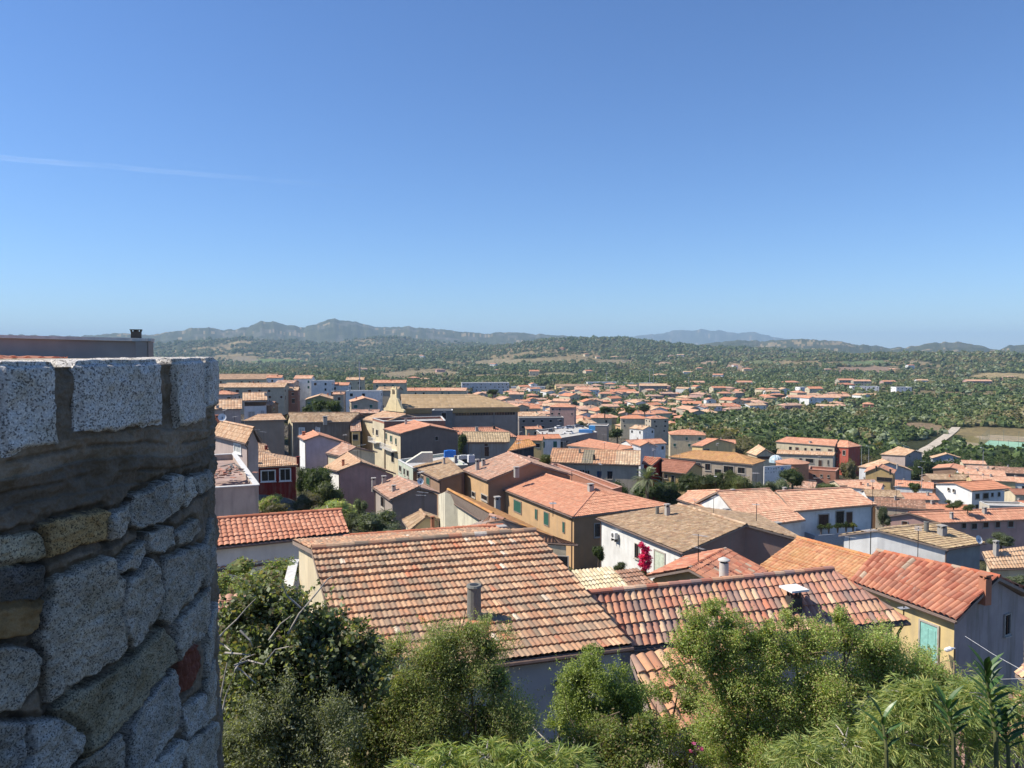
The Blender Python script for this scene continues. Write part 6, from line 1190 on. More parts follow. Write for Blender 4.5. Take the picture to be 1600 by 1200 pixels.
# ---------------------------------------------------------------- shrubs below the terrace
def blobs_at(lst, dflt):
    out = []
    for b in lst:
        px, py, r = b[:3]; D = b[3] if len(b) > 3 else dflt
        p = at(px, py, D); out.append((p[0], p[1], p[2], r/1200*D))
    return out
def big_bush(name, cat, label, lst, D, kind, n, leaf, elong, foot, seed, per=16, shell=.35, twig=.16, bark=None, r0=.05, up=.3, droop=0., sprigs=0, core=.62, limbs=9):
    rg = np.random.RandomState(seed); B = blobs_at(lst, D); f = at(foot[0], foot[1], D+.3)
    fx, fy = f[0], f[1]; fz = gz(fx, fy); root = empty(name, (fx, fy, fz)); tag(root, label, cat)
    B = [(x-fx, y-fy, z-fz, r) for x, y, z, r in B]
    B0 = B; SB = []          # break every mass into uneven smaller tufts
    for (x, y, z, r) in B:
        for q in range(7):
            d = rg.normal(size=3); d[2] = d[2]*.7+.25; d /= np.linalg.norm(d); k_ = rg.uniform(.62, 1.08); SB.append((x+d[0]*r*k_, y+d[1]*r*k_, z+d[2]*r*k_, r*rg.uniform(.36, .62)))
    P, T = blob_points(SB, n, rg, twig*1.3, per, shell)
    V, F, K = leaf_cloud(P, leaf, rg, elong, GREENS_[kind] if isinstance(kind, str) else kind, None, .3, .25, up, droop)if False else leaf_cloud(P, leaf, rg, elong, GREENS_[kind] if isinstance(kind, str) else kind, None, .3, up, droop)
    Vs, Fs, Ks = [V], [F], [K]; base = len(V)
    if sprigs:   # loose shoots standing out of the mass
        Bn = np.array(SB); w_ = Bn[:, 3]**2; bi = rg.choice(len(Bn), sprigs, p=w_/w_.sum()); d = rg.normal(size=(sprigs, 3)); d[:, 2] = np.abs(d[:, 2])+.3; d /= np.linalg.norm(d, axis=1)[:, None]
        s0 = Bn[bi, :3]+d*(Bn[bi, 3]*.8)[:, None]; L = Bn[bi, 3]*rg.uniform(.9, 2.2, sprigs); k = 22
        tt = rg.uniform(0, 1, (sprigs, k)); Q = s0[:, None]+d[:, None]*(tt*L[:, None])[..., None]+rg.normal(size=(sprigs, k, 3))*leaf*.5
        V, F, K = leaf_cloud(Q.reshape(-1, 3), leaf, rg, elong, GREENS_[kind] if isinstance(kind, str) else kind, None, .3, up, droop)
        Vs.append(V); Fs.append(F+base); Ks.append(K); base += len(V)
    if core:     # the tangle of inner leaves and dead twigs, colours darkened as inner shade
        n2 = n//3; P2, _ = blob_points([(x, y, z-.1*r, r*core) for x, y, z, r in B], n2, rg, .25, 4, .1)
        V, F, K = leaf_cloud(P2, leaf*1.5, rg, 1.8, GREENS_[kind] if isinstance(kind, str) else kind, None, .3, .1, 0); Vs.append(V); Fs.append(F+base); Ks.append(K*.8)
    mk = kind if isinstance(kind, str) else 'mixed'
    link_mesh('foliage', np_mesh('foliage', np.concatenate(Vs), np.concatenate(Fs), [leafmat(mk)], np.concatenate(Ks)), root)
    ends = [np.array(B[i][:3])+rg.normal(size=3)*B[i][3]*.5 for i in rg.choice(len(B), min(limbs, len(B)), replace=False)]
    limb_mesh((0, 0, -.1), ends, rg, r0, 'branch', bark or BARK, root)
    return root, B
# fig and bramble thicket right under the parapet
fig, fb = big_bush('fig_bush', 'fig bush', 'dark leafy fig bush with bare grey twigs, hard against the stone parapet',
 [(362,962,28),(395,945,30),(440,962,40),(475,990,40),(525,1025,42),(560,1010,26),(385,1010,50),(440,1040,60),(500,1060,50),(370,1080,55),(560,1060,42),(440,1110,60),(360,1150,45),(520,1110,45),(400,1190,60),(345,1230,80)], 8.4, 'fig', 36000, .058, 1.45, (440,1260), 4, 7, .35, .27, BARKG, .035, .45, 0, 150, .5, 14)
def bare_twigs(root, off, D, lines, seed):
    rg = np.random.RandomState(seed); m = MB()
    for ln in lines:
        pts = [at(px, py, D+rg.uniform(-.1, .1))-off for px, py in ln]; m.tube(pts, list(np.linspace(.011, .004, len(pts))), 6, 0, False)
    m.build('bare_twig', BARKG, root)
bare_twigs(fig, np.array(fig.location), 7.45, [[(366,1040),(388,1032),(412,1038),(430,1015),(452,1010)],[(366,1040),(380,1050),(400,1068)],[(336,1165),(352,1090),(368,1045),(378,1030),(398,1022)],
 [(338,1000),(352,985),(370,968),(385,950),(400,935)],[(340,1120),(348,1070),(355,1035)],[(420,1000),(438,975),(455,962)],[(450,990),(468,958),(492,930),(512,905),(520,900)],[(375,985),(390,1000),(395,1010)],[(470,950),(448,930),(440,910)],[(352,1020),(378,1022),(392,1024)],[(336,1000),(350,1008),(362,1018)]], 5)
# feathery wild olive in the middle
big_bush('wild_olive', 'wild olive', 'large feathery grey green wild olive in front of the nearest old roof',
 [(735,985,26),(705,1000,34),(760,1010,34),(672,1030,40),(720,1050,52),(775,1060,42),(640,1075,44),(690,1110,62),(760,1120,60),(610,1110,50),(650,1160,66),(725,1180,70),(800,1120,34),(800,1170,50),(580,1060,36),(585,1150,60),(560,1010,22),(600,1030,30),(545,1060,36),(530,1130,50),(620,1010,22),(575,1185,60)], 9.5,
 ((.36,.42,.16),(.29,.35,.13),(.46,.50,.24),(.20,.25,.10),(.34,.28,.16)), 125000, .031, 3.4, (700,1300), 12, 18, .3, .26, None, .03, .7, 0, 620, .5, 12)
big_bush('olive_sapling', 'young tree', 'small leaning tree with pale bare trunk before the grey white front wall',
 [(925,1035,22),(905,1060,28),(945,1070,34),(975,1090,30),(890,1095,30),(930,1110,38),(970,1125,32),(995,1115,20),(880,1130,24),(935,1145,30)], 10.5,
 ((.34,.41,.12),(.27,.34,.10),(.44,.49,.18),(.18,.23,.08)), 34000, .032, 2.3, (872,1240), 15, 16, .35, .2, BARKG, .06, .4, 0, 80, .5, 9)
big_bush('low_shrub', 'shrub', 'low dark green shrub at the foot of the small leaning tree',
 [(950,1160,36),(1000,1170,34),(900,1185,40),(1010,1140,22),(960,1200,50),(850,1190,40)], 9.5, 'mastic', 26000, .034, 2, (930,1300), 16, 14, .4, .2, None, .03, .4)
big_bush('grey_shrub', 'shrub', 'silvery grey green shrub at the foot of the fig bush at the bottom left',
 [(400,1130,40),(450,1120,44),(510,1150,44),(360,1175,34),(430,1190,50),(500,1210,50)], 7.6, ((.30,.32,.20),(.24,.26,.15),(.38,.40,.27),(.16,.18,.10)), 22000, .034, 3, (440,1290), 17, 16, .3, .24, BARKG, .02, .5, 0, 160, .45)
# the great mastic at the right
big_bush('mastic_bush', 'mastic bush', 'huge light green mastic bush spreading over the weathered barrel tile roof',
 [(1112,950,20),(1090,975,26),(1135,985,30),(1075,1010,30),(1115,1025,40),(1165,1010,30),(1200,985,22),(1235,970,16),(1215,1020,40),(1265,1010,36),(1310,965,16),(1320,1000,32),(1370,1015,36),(1150,1075,48),(1205,1085,52),(1270,1075,52),(1330,1065,50),(1390,1060,44),(1430,1060,30),
  (1130,1130,44),(1190,1150,60),(1260,1150,60),(1330,1140,60),(1400,1120,50),(1160,1190,56),(1240,1215,70),(1330,1215,70),(1420,1180,50),(1455,1110,26)], 10.5,
 'mastic', 215000, .029, 2.1, (1270,1350), 22, 18, .42, .21, None, .04, .35, 0, 620, .6, 16)
big_bush('mastic_bush', 'mastic bush', 'thin twiggy mastic with orange tiles showing through it, left of the huge bush',
 [(1060,1050,30),(1040,1085,26),(1075,1100,36),(1030,1130,30),(1085,1150,36),(1020,1170,30),(1060,1195,44),(1105,1180,36)], 11.5, 'mastic', 15000, .033, 1.9, (1060,1300), 23, 12, .3, .22, None, .035, .35, 0, 60, .4)
big_bush('mastic_bush', 'mastic bush', 'rounded mastic bush below the teal door of the yellow house',
 [(1445,1050,30),(1475,1080,34),(1500,1100,40),(1450,1110,44),(1520,1085,26),(1530,1125,40)], 13.5, 'mastic', 34000, .034, 1.9, (1480,1250), 24, 16, .45, .18, None, .04, .35, 0, 70, .6)
# drooping yellow-green acacia fronds along the bottom
def acacia(label, lst, D, n, seed, foot):
    rg = np.random.RandomState(seed); B = blobs_at(lst, D); f = at(foot[0], foot[1], D+.2); fx, fy = f[0], f[1]; fz = gz(fx, fy)
    root = empty('acacia', (fx, fy, fz)); tag(root, label, 'acacia'); B = np.array([(x-fx, y-fy, z-fz, r) for x, y, z, r in B]); Vs = []; Ks = []; Fs = []; base = 0
    m = MB(); Cs = np.array(((.38, .42, .14), (.28, .35, .11), (.48, .46, .16), (.20, .27, .09), (.15, .21, .07), (.30, .37, .12)))
    for i in range(n):
        b = B[rg.randint(len(B))]; d = rg.normal(size=3); d[2] = abs(d[2])*.8+.15; d /= np.linalg.norm(d); p = b[:3]+d*b[3]*rg.uniform(.25, .9); h = d*(1, 1, .35); h /= np.linalg.norm(h)
        L = b[3]*rg.uniform(.5, 1.1); k = 15; t = np.linspace(0, 1, k)[:, None]; path = p+h*t*L+np.array((0, 0, -1.))*t*t*L*rg.uniform(.2, .7)
        if i % 9 == 0: m.tube([path[0]-h*L*.4, path[0], path[k//2]], [.008, .006, .003], 4, 0, False)
        side = np.cross(h, (0, 0, 1)); side /= np.linalg.norm(side)+1e-9
        for q in (0, 1):
            ll = rg.uniform(.05, .11, k)[:, None]; dr = side*(1 if q else -1)*rg.uniform(.2, .8, (k, 1))+h*.6+np.array((0, 0, -1.))*rg.uniform(.1, .9, (k, 1))+rg.normal(size=(k, 3))*.2; dr /= np.linalg.norm(dr, axis=1)[:, None]
            wv = np.cross(dr, rg.normal(size=(k, 3))); wv /= np.linalg.norm(wv, axis=1)[:, None]; W = ll*.05
            V = np.stack([path, path+dr*ll*.5+wv*W, path+dr*ll, path+dr*ll*.5-wv*W], 1).reshape(-1, 3); Vs.append(V); Fs.append(np.arange(k*4).reshape(k, 4)+base); base += k*4
            Ks.append(Cs[rg.randint(6, size=k)]*rg.uniform(.8, 1.15, (k, 1)))
    link_mesh('foliage', np_mesh('foliage', np.concatenate(Vs), np.concatenate(Fs), [leafmat('acacia', .5, .4)], np.concatenate(Ks)), root)
    ends = [B[i][:3] for i in range(len(B))]; limb_mesh((0, 0, -.1), ends, rg, .035, 'branch', BARK, root); m.build('twig', BARKG, root) if m.v else None
    return root
acacia('drooping yellow green acacia sprays at the bottom, left of the small leaning tree', [(700,1195,30),(760,1188,30),(820,1185,26),(870,1192,24),(900,1200,30),(740,1215,40),(840,1215,40),(650,1205,30)], 6.2, 380, 31, (780,1500))
acacia('drooping yellow green acacia sprays at the bottom right, under the tall oleander shoot', [(1260,1190,36),(1320,1170,36),(1390,1120,34),(1430,1100,34),(1470,1120,40),(1540,1100,40),(1400,1170,50),(1480,1180,55),(1560,1160,50),(1600,1120,40),(1440,1085,20),(1330,1215,50)], 6.5, 760, 33, (1440,1500))
# tall oleander shoot with long upright leaves
def oleander():
    rg = np.random.RandomState(41); D = 5.4; f = at(1550, 1400, D); fz = gz(f[0], f[1]); root = empty('oleander', (f[0], f[1], fz)); tag(root, 'tall oleander shoot with long dark upright leaves in the bottom right corner', 'oleander')
    off = np.array((f[0], f[1], fz)); Vs = []; Fs = []; Ks = []; base = 0; m = MB()
    for pts, n in (([(1570,1260),(1556,1150),(1546,1090),(1540,1045)], 30), ([(1592,1260),(1575,1170),(1568,1120)], 18), ([(1500,1260),(1490,1150),(1478,1100)], 14), ([(1400,1280),(1385,1170),(1378,1120)], 8)):
        P = [at(px, py, D+rg.uniform(-.05, .05))-off for px, py in pts]; P[0] = P[0]*np.array((1, 1, 0))+(0, 0, max(P[0][2]-1.2, 0)); m.tube(P, list(np.linspace(.02, .006, len(P))), 7, 0, False)
        Q = np.array(P); seg = np.concatenate([[0], np.cumsum(np.linalg.norm(np.diff(Q[1:], axis=0), axis=1))]); T = np.linspace(0, seg[-1], n)
        for i, t in enumerate(T):
            c = np.array([np.interp(t, seg, Q[1:, k]) for k in range(3)]); a = i*2.1+rg.uniform(-.3, .3); u = .9 if i > n*.6 else .45
            d = np.array((math.cos(a), math.sin(a), u*2)); d /= np.linalg.norm(d); L = rg.uniform(.13, .2); s = np.cross(d, (0, 0, 1)); s /= np.linalg.norm(s); nn = np.cross(s, d)
            k = 6; tt = np.linspace(0, 1, k); wd = np.sin(np.pi*np.clip(tt*.92+.06, 0, 1))*L*.12; mid = c+d[None]*(tt*L)[:, None]-nn[None]*(tt**2*L*.18)[:, None]*-1*(-1)
            V = np.concatenate([mid-s*wd[:, None]+nn*wd[:, None]*.35, mid, mid+s*wd[:, None]+nn*wd[:, None]*.35]); j = np.arange(k-1)
            F = np.concatenate([np.stack([j, j+1, k+j+1, k+j], 1), np.stack([k+j, k+j+1, 2*k+j+1, 2*k+j], 1)])+base; base += 3*k
            Vs.append(V); Fs.append(F); Ks.append(np.repeat((np.array((.05, .10, .03))*rg.uniform(.7, 1.6))[None], len(F), 0))
    link_mesh('foliage', np_mesh('foliage', np.concatenate(Vs), np.concatenate(Fs), [leafmat('oleander', .35, .25)], np.concatenate(Ks)), root); m.build('stem', flat('green_stem', (.12,.13,.05)), root)
oleander()
# rough undergrowth on the slope under the terrace
def undergrowth():
    rg = np.random.RandomState(51); n = 70000; x = rg.uniform(-7, 13, n); y = rg.uniform(3.2, 17, n); den = fbm(x/1.1, y/1.1, 3, 7); k = den > .42; x, y = x[k], y[k]; z = ground(x, y)+rg.uniform(0, 1, len(x))**2*.7
    V, F, K = leaf_cloud(np.stack([x, y, z], 1), .07, rg, 3, ((.10,.14,.05),(.14,.17,.07),(.22,.20,.10),(.07,.09,.03)), None, .3, .6)
    tag(link_mesh('undergrowth', np_mesh('undergrowth', V, F, [leafmat('grass')], K)), 'weeds and low scrub covering the slope under the terrace', 'undergrowth', None, 'stuff')
undergrowth()
# ---------------------------------------------------------------- church hall details
def find(label):
    return [o for o in COL.objects if o.get('label', '').startswith(label)][0]
def hall_details():
    root = find('long church hall'); d = [h for h in HOUSES if h['k'] == 'hall'][0]; base = np.array(root.location); P = [np.array(p)-base for p in d['P']]
    a, b = P[0], P[1]; u = (b-a)*(1, 1, 0); L = np.linalg.norm(u); u /= L; n = np.array((u[1], -u[0], 0)); z = a[2]
    m = MB(); m.obox(a+(0, 0, -1.35)-n*.3, u*(L+.3), (0, 0, 1.15), n*.5); m.build('cornice', plaster('ochre_cornice', (.46,.30,.14)), root)
    m = MB(); s0 = L*.45
    m.obox(a+u*s0-n*.24+(0, 0, -2.1), u*(L*.52), (0, 0, .7), n*.03); w_ = m.build('window', GLASS, root)
    m = MB()
    for i in range(22): m.obox(a+u*(s0+i*L*.52/22)-n*.21+(0, 0, -2.1), u*.12, (0, 0, .7), n*.06)
    m.build('mullion', flat('brick_mullion', (.22,.15,.11)), w_)
    m = MB()
    for f in (.43, .78, .985): m.obox(a+u*(L*f)-n*.27+(0, 0, -8), u*.35, (0, 0, 6.6), n*.12)
    m.build('pilaster', plaster('hallgrey_pilaster', (.26,.24,.23)), root)
    # yellow bell gable on the street front
    A = at(630, 640, 193.5)-base; B = at(606, 633, 199)-base; A[2] = B[2] = min(A[2], B[2])-.6; u = B-A; w = np.linalg.norm(u); u /= w; n = np.array((-u[1], u[0], 0))*-1
    prof = [(-.15, 0), (1.15, 0), (1.15, .5), (1.02, .8), (.9, 1.9), (.78, 3.1), (.7, 3.6), (.7, 4.3), (.3, 4.3), (.3, 3.6), (.22, 3.1), (.1, 1.9), (-.02, .8), (-.15, .5)]; m = MB()
    fr = [A+u*(x*w)+(0, 0, z_) for x, z_ in prof]; bk = [p-n*.6 for p in fr]; m.face(fr); m.face(list(reversed(bk)))
    for i in range(len(prof)): j = (i+1) % len(prof); m.face([fr[i], bk[i], bk[j], fr[j]])
    for x in (.31, .59): m.obox(A+u*(x*w)+(0, 0, 4.3), u*(.1*w), (0, 0, 1.3), -n*.55)
    m.obox(A+u*(.34*w)+(0, 0, 5.6), u*(.34*w), (0, 0, .22), -n*.6); m.obox(A+u*(.38*w)+(0, 0, 5.8), u*(.06*w), (0, 0, .5), -n*.4); m.obox(A+u*(.54*w)+(0, 0, 5.8), u*(.06*w), (0, 0, .5), -n*.4)
    g = m.build('bell_gable', plaster('bell_yellow', (.80,.66,.40), .08, .08), root)
    m = MB(); m.box(A+u*(.5*w)-n*.3+(0, 0, 4.75), (.4, .4, .5), 0, 0, .5); m.build('bell', flat('bronze', (.12,.09,.05), .4), g)
    m = MB(); m.obox(A+u*(-.05*w)+(0, 0, -.5), u*(1.35*w), (0, 0, .35), n*.5); m.obox(A+u*(-.05*w)+(0, 0, -1.4), u*(1.35*w), (0, 0, .25), n*.3); m.build('string_course', plaster('pale_course', (.66,.55,.38)), root)
hall_details()
# ---------------------------------------------------------------- round tower and glass dome, painted wall
def tower():
    c = at(1238, 722, 168); zb = c[2]-5; root = empty('round_tower', (c[0], c[1], zb)); tag(root, 'round salmon rendered tower with a shallow tiled roof behind the garden trees', 'tower')
    m = MB(); r = 3.4; m.tube([(0, 0, -2), (0, 0, 4.9)], r, 40); m.tube([(0, 0, 4.9), (0, 0, 5.05)], r+.15, 40); m.build('wall', plaster('salmon_tower', (.52,.25,.15)), root)
    m = MB(); m.tube([(0, 0, 5.05), (0, 0, 5.9)], [r+.05, .05], 40, 0, False); m.build('roof', flat('tower_tiles', (.52,.28,.18), .9, .2, 0, .2, 4), root)
    c = at(1212, 721, 174); root = empty('glass_dome', (c[0], c[1], c[2])); tag(root, 'small faceted pale blue glass dome beside the round salmon tower', 'glass dome')
    m = MB(); m.tube([(0, 0, -.2)]+[(0, 0, 1.45*math.sin(t)) for t in np.linspace(0, 1.35, 5)], [1.5]+[1.45*math.cos(t)+.02 for t in np.linspace(0, 1.35, 5)], 12); m.build('glazing', flat('dome_glass', (.42,.55,.60), .15, .6), root)
    m = MB()
    for k in range(12):
        a = 2*math.pi*k/12; m.tube([(1.47*math.cos(t)*math.cos(a), 1.47*math.cos(t)*math.sin(a), 1.47*math.sin(t)) for t in np.linspace(0, 1.35, 6)], .05, 4)
    m.build('rib', FRAMEW, root)
    A, B = at(1194, 742, 148), at(1236, 744, 150); zt = at(1194, 729, 148)[2]; u = (B-A)*(1, 1, 0); w = np.linalg.norm(u); u /= w; n = np.array((u[1], -u[0], 0)); h = zt-A[2]
    root = empty('painted_wall', tuple(A)); tag(root, 'white painted garden wall with black lettering scrawls and a blue ball shape', 'painted wall')
    m = MB(); m.obox((0, 0, -2), u*w, (0, 0, 2+h), -n*.2); m.build('wall', plaster('paint_white', (.78,.77,.75), .05, .05), root)
    m = MB(); rg = random.Random(4)
    for row in range(2):
        for i in range(9):
            x = .25+i*w/10.5; z = h*(.62-.42*row)+rg.uniform(-.08, .08)
            for k in range(rg.choice((2, 3))): m.obox(u*(x+rg.uniform(0, .18))+(0, 0, z+rg.uniform(-.06, .14))+n*.004, u*rg.choice((.05, .16)), (0, 0, rg.choice((.05, .2))), n*.006)
    m.build('lettering', flat('black_paint', (.03,.03,.04)), root)
    m = MB(); q = u*(w*.66)+np.array((0, 0, h*.62))+n*.012; m.face([q+u*(.34*math.cos(t))+np.array((0, 0, .3*math.sin(t))) for t in np.linspace(0, 6.28, 18)[:-1]]); m.build('painted_ball', flat('blue_paint', (.18,.30,.62)), root)
tower()
# ---------------------------------------------------------------- palm, bougainvillea, plants on the balcony
def palm():
    rg = np.random.RandomState(61); D = 106; c = at(1011, 750, D); zb = c[2]-4.0; root = empty('palm_tree', (c[0], c[1], zb)); tag(root, 'date palm with arching grey green fronds in front of the long grey beige house', 'palm tree')
    m = MB(); m.tube([(0, 0, -.5), (.05, 0, 1.8), (0, 0, 3.7)], [.28, .23, .30], 10); m.tube([(0, 0, 3.6), (0, 0, 4.1)], [.32, .15], 10); m.build('trunk', BARK, root)
    Vs = []; Fs = []; Ks = []; base = 0
    for i in range(46):
        a = i*2.4; e = rg.uniform(-.15, 1.35); L = rg.uniform(2.5, 3.4); k = 30; t = np.linspace(.08, 1, k); h = np.array((math.cos(a), math.sin(a), 0))
        path = np.array((0, 0, 4.0))+h[None]*(L*np.cos(e)*t)[:, None]+np.array((0, 0, 1.))*(L*(np.sin(e)*t-.55*t**2*(1-.3*e)))[:, None]; s = np.array((-h[1], h[0], 0)); dd = np.gradient(path, axis=0); dd /= np.linalg.norm(dd, axis=1)[:, None]
        for sg in (-1, 1):
            dr = s*sg*.9+dd*.65+np.array((0, 0, .25)); dr /= np.linalg.norm(dr, axis=1)[:, None]; ll = (.52*np.sin(np.pi*np.clip(t*.9+.12, 0, 1))+.06)[:, None]; wv = dd*.028
            V = np.stack([path-wv, path+dr*ll*.5-wv, path+dr*ll, path+dr*ll*.4+wv*1.4], 1).reshape(-1, 3); Vs.append(V); Fs.append(np.arange(k*4).reshape(k, 4)+base); base += 4*k; Ks.append(np.repeat((np.array((.27,.30,.17))*rg.uniform(.6, 1.3))[None], k, 0))
    link_mesh('fronds', np_mesh('fronds', np.concatenate(Vs), np.concatenate(Fs), [leafmat('palm', .4, .2)], np.concatenate(Ks)), root)
palm()
def potted(px, py, D, name, label, cat, blobs, cols, n, leaf, seed, stem=True, sr=1):
    rg = np.random.RandomState(seed); B = blobs_at(blobs, D); f = at(px, py, D); root = empty(name, tuple(f)); tag(root, label, cat); B = [(x-f[0], y-f[1], z-f[2], r) for x, y, z, r in B]
    P, _ = blob_points(B, n, rg, .2, 10, .3); V, F, K = leaf_cloud(P, leaf, rg, 1.5, cols, None, .25); link_mesh('foliage', np_mesh('foliage', V, F, [leafmat('pot'+name)], K), root)
    m = MB(); [m.tube([(0, 0, -.6*sr), (b[0]*.5, b[1]*.5, b[2]*.5), b[:3]], [.06*sr, .04*sr, .02*sr], 6) for b in B[:5]]; m.build('stem', BARK, root)
potted(1008, 903, 57, 'bougainvillea', 'vivid magenta bougainvillea climbing the lit wall of the white house', 'bougainvillea', [(1003,852,5),(1008,861,6),(1013,858,4),(1005,872,7),(1012,870,6),(1002,882,5),(1010,884,7),(1015,878,4),(1006,892,5)], ((.72,.04,.22),(.78,.07,.30),(.60,.03,.16)), 4500, .11, 3)
potted(1008, 906, 56.6, 'pot_shrub', 'dark leafy pot shrub under the magenta bougainvillea', 'potted plant', [(1004,898,7),(1012,900,7),(1008,905,8)], GREENS_['oak'], 1200, .1, 4)
for i, (px, py, w) in enumerate(((1283,824,6),(1295,823,7),(1309,822,6),(1322,821,7),(1333,821,6))):
    potted(px, py+2, 81.3, 'balcony_plant', ['leftmost trailing plant on the shaded balcony rail', 'second bushy plant on the shaded balcony rail', 'middle plant on the shaded balcony rail', 'fourth bushy plant on the shaded balcony rail', 'yellow flowering plant at the right end of the balcony rail'][i], 'potted plant', [(px-3,py,w*.6),(px+3,py,w*.6),(px,py-2,w*.6)], GREENS_['oak'] if i < 4 else ((.3,.28,.05),(.15,.2,.05)), 500, .1, 10+i)
potted(1088, 1172, 8.6, 'pink_blossom', 'small pink blossoms among the twigs at the bottom right of the thin mastic', 'blossom', [(1085,1165,6),(1093,1170,6),(1080,1174,4)], ((.65,.12,.32),(.7,.2,.4)), 70, .03, 20, True, .1)
# ---------------------------------------------------------------- small things on walls and roofs
def ac_unit():
    c = at(962, 841, 66.9); u = np.array((5.2, -12.2, 0)); u /= np.linalg.norm(u); n = np.array((u[1], -u[0], 0)); root = empty('air_conditioner', tuple(c)); tag(root, 'white air conditioner unit on brackets high on the lit wall of the white house', 'air conditioner')
    m = MB(); m.obox(-u*.35, u*.7, (0, 0, .55), n*.3); m.build('case', FRAMEW, root)
    m = MB(); q = n*.304+u*(-.05)+np.array((0, 0, .28)); m.face([q+u*(.2*math.cos(t))+np.array((0, 0, .2*math.sin(t))) for t in np.linspace(0, 6.28, 17)[:-1]]); m.build('fan_grille', flat('grille', (.12,.12,.12)), root)
    m = MB(); [m.obox(u*s+(0, 0, -.25), u*.05, (0, 0, .25), n*.28) for s in (-.28, .24)]; m.build('bracket', DARK, root)
ac_unit()
def antenna(px, py, D, hpx, label, dish=False, yaw=.4):
    c = at(px, py, D); h = hpx/1200*D; root = empty('tv_antenna', (c[0], c[1], c[2]-.3)); tag(root, label, 'antenna'); m = MB(); m.tube([(0, 0, 0), (0, 0, h+.3)], .025, 6); m.build('mast', DARK, root)
    m = MB(); u = np.array((math.cos(yaw), math.sin(yaw), .08)); s = np.array((-u[1], u[0], 0)); L = min(1.1, h*.5)
    m.tube([np.array((0, 0, h+.2))-u*L*.4, np.array((0, 0, h+.2))+u*L*.6], .015, 5)
    for t in np.linspace(-.35, .6, 9): q = np.array((0, 0, h+.2))+u*L*t; m.tube([q-s*.22, q+s*.22], .01, 4)
    m.build('yagi', flat('aluminium', (.45,.45,.46), .4), root)
for i, a in enumerate([(564,724,99,-6+36,'tall thin television aerial on the gable of the pink house'),(657,762,77.5,26,'television aerial on the gable of the small stone house'),(864,800,50,16,'grey aerial on the right slope of the rust coloured roof'),
 (774,826,46,20,'aerial behind the ridge of the nearest old roof'),(1182,808,60,22,'aerial on the roof of the bougainvillea house'),(555,668,150,28,'thin aerial left of the cream balcony fronts'),(620,650,150,26,'thin aerial before the yellow bell gable'),
 (811,712,92,26,'white aerial mast at the top of the pinkish mottled roof'),(1440,742,170,22,'aerial among the roofs left of the big bright white house'),(1400,800,104,42,'very tall thin aerial mast left of the white chimneys'),(1363,790,82,40,'slender aerial mast at the right end of the balcony house'),(1412,962,31,16,'small aerial just below the eave of the red ribbed roof')]): antenna(*a, yaw=.4+i*.7)
def dish(px, py, D, r, label):
    c = at(px, py, D); root = empty('satellite_dish', tuple(c)); tag(root, label, 'satellite dish'); m = MB(); ax = np.array((.35, -.85, .4)); ax /= np.linalg.norm(ax); pts = [ax*(-.22*r*(1-t*t)) for t in (1, .75, .5, .25, .05)]
    m.tube(pts, [r*t for t in (1, .75, .5, .25, .05)], 20, 0, False); m.build('reflector', flat('dish_white', (.7,.7,.7)), root); m = MB(); m.tube([(0, 0, -r*1.3), (0, .05, 0)], .03, 6); m.tube([(0, 0, -r*.8), ax*r*.9], .015, 5); m.build('arm', DARK, root)
dish(657, 752, 77, .34, 'white satellite dish on the gable of the small stone house'); dish(1530, 843, 64, .36, 'grey satellite dish at the right eave of the brown ribbed roof'); dish(347, 652, 66, .35, 'white dish at the ridge of the pinkish walled house beside the parapet')
def box_thing(name, label, cat, px, py, D, dims, mat, yaw=0, part='body', extra=None, kind=None):
    c = at(px, py, D); root = empty(name, tuple(c), yaw); tag(root, label, cat); m = MB(); m.box((0, 0, dims[2]/2), dims, 0, 0, .96); m.build(part, mat, root)
    m = MB(); m.box((0, 0, dims[2]+.04), (dims[0]*.5, dims[1]*.5, .08)); m.build('lid', mat if extra is None else extra, root); return root
box_thing('water_tank', 'bright blue water tank on the terrace under the dark slate gable', 'water tank', 703, 714, 112, (1.7, 1.1, .95), flat('tank_blue', (.02,.16,.55), .35, .5), .2)
box_thing('water_tank', 'blue covered stack at the near corner of the rooftop car park', 'water tank', 915, 676, 178, (3.2, 1.4, .7), flat('tarp_blue', (.10,.30,.60)), -.15)
box_thing('water_tank', 'small blue crate at the right corner of the rooftop car park', 'water tank', 925, 672, 181, (1.5, 1.2, 1.0), flat('tarp_blue2', (.08,.33,.62)), -.15)
box_thing('roof_cabin', 'white cabinet with dark opening on the terrace right of the blue water tank', 'cabinet', 736, 722, 106, (.9, .7, 1.0), FRAMEW, .3, 'body', GLASS)
box_thing('roof_cabin', 'low white clutter box beside the cabinet on the terrace', 'cabinet', 724, 717, 109, (1.6, .8, .5), flat('clutter', (.5,.5,.48)), .3)
def hatch():
    c = at(655, 722, 104.5); root = empty('stair_hatch', tuple(c), -.9); tag(root, 'sloping pale stair hatch with a small yellowish door on the flat terrace', 'stair hatch'); m = MB(); w, L, h = 1.3, 3.6, 1.35
    a = [(-L/2, -w/2, 0), (L/2, -w/2, 0), (L/2, -w/2, h), (L*.1, -w/2, h)]; b = [(x, w/2, z) for x, y, z in a]; m.face(a); m.face(b[::-1])
    for i in range(4): j = (i+1) % 4; m.face([a[i], b[i], b[j], a[j]])
    root.rotation_euler[2] = .15; m.build('housing', flat('hatch', (.66,.62,.5)), root); m = MB(); m.obox((L/2, -w/2+.1, .05), (0, w-.2, 0), (0, 0, h-.15), (.03, 0, 0)); m.build('door', flat('hatch_door', (.45,.42,.25)), root)
hatch()
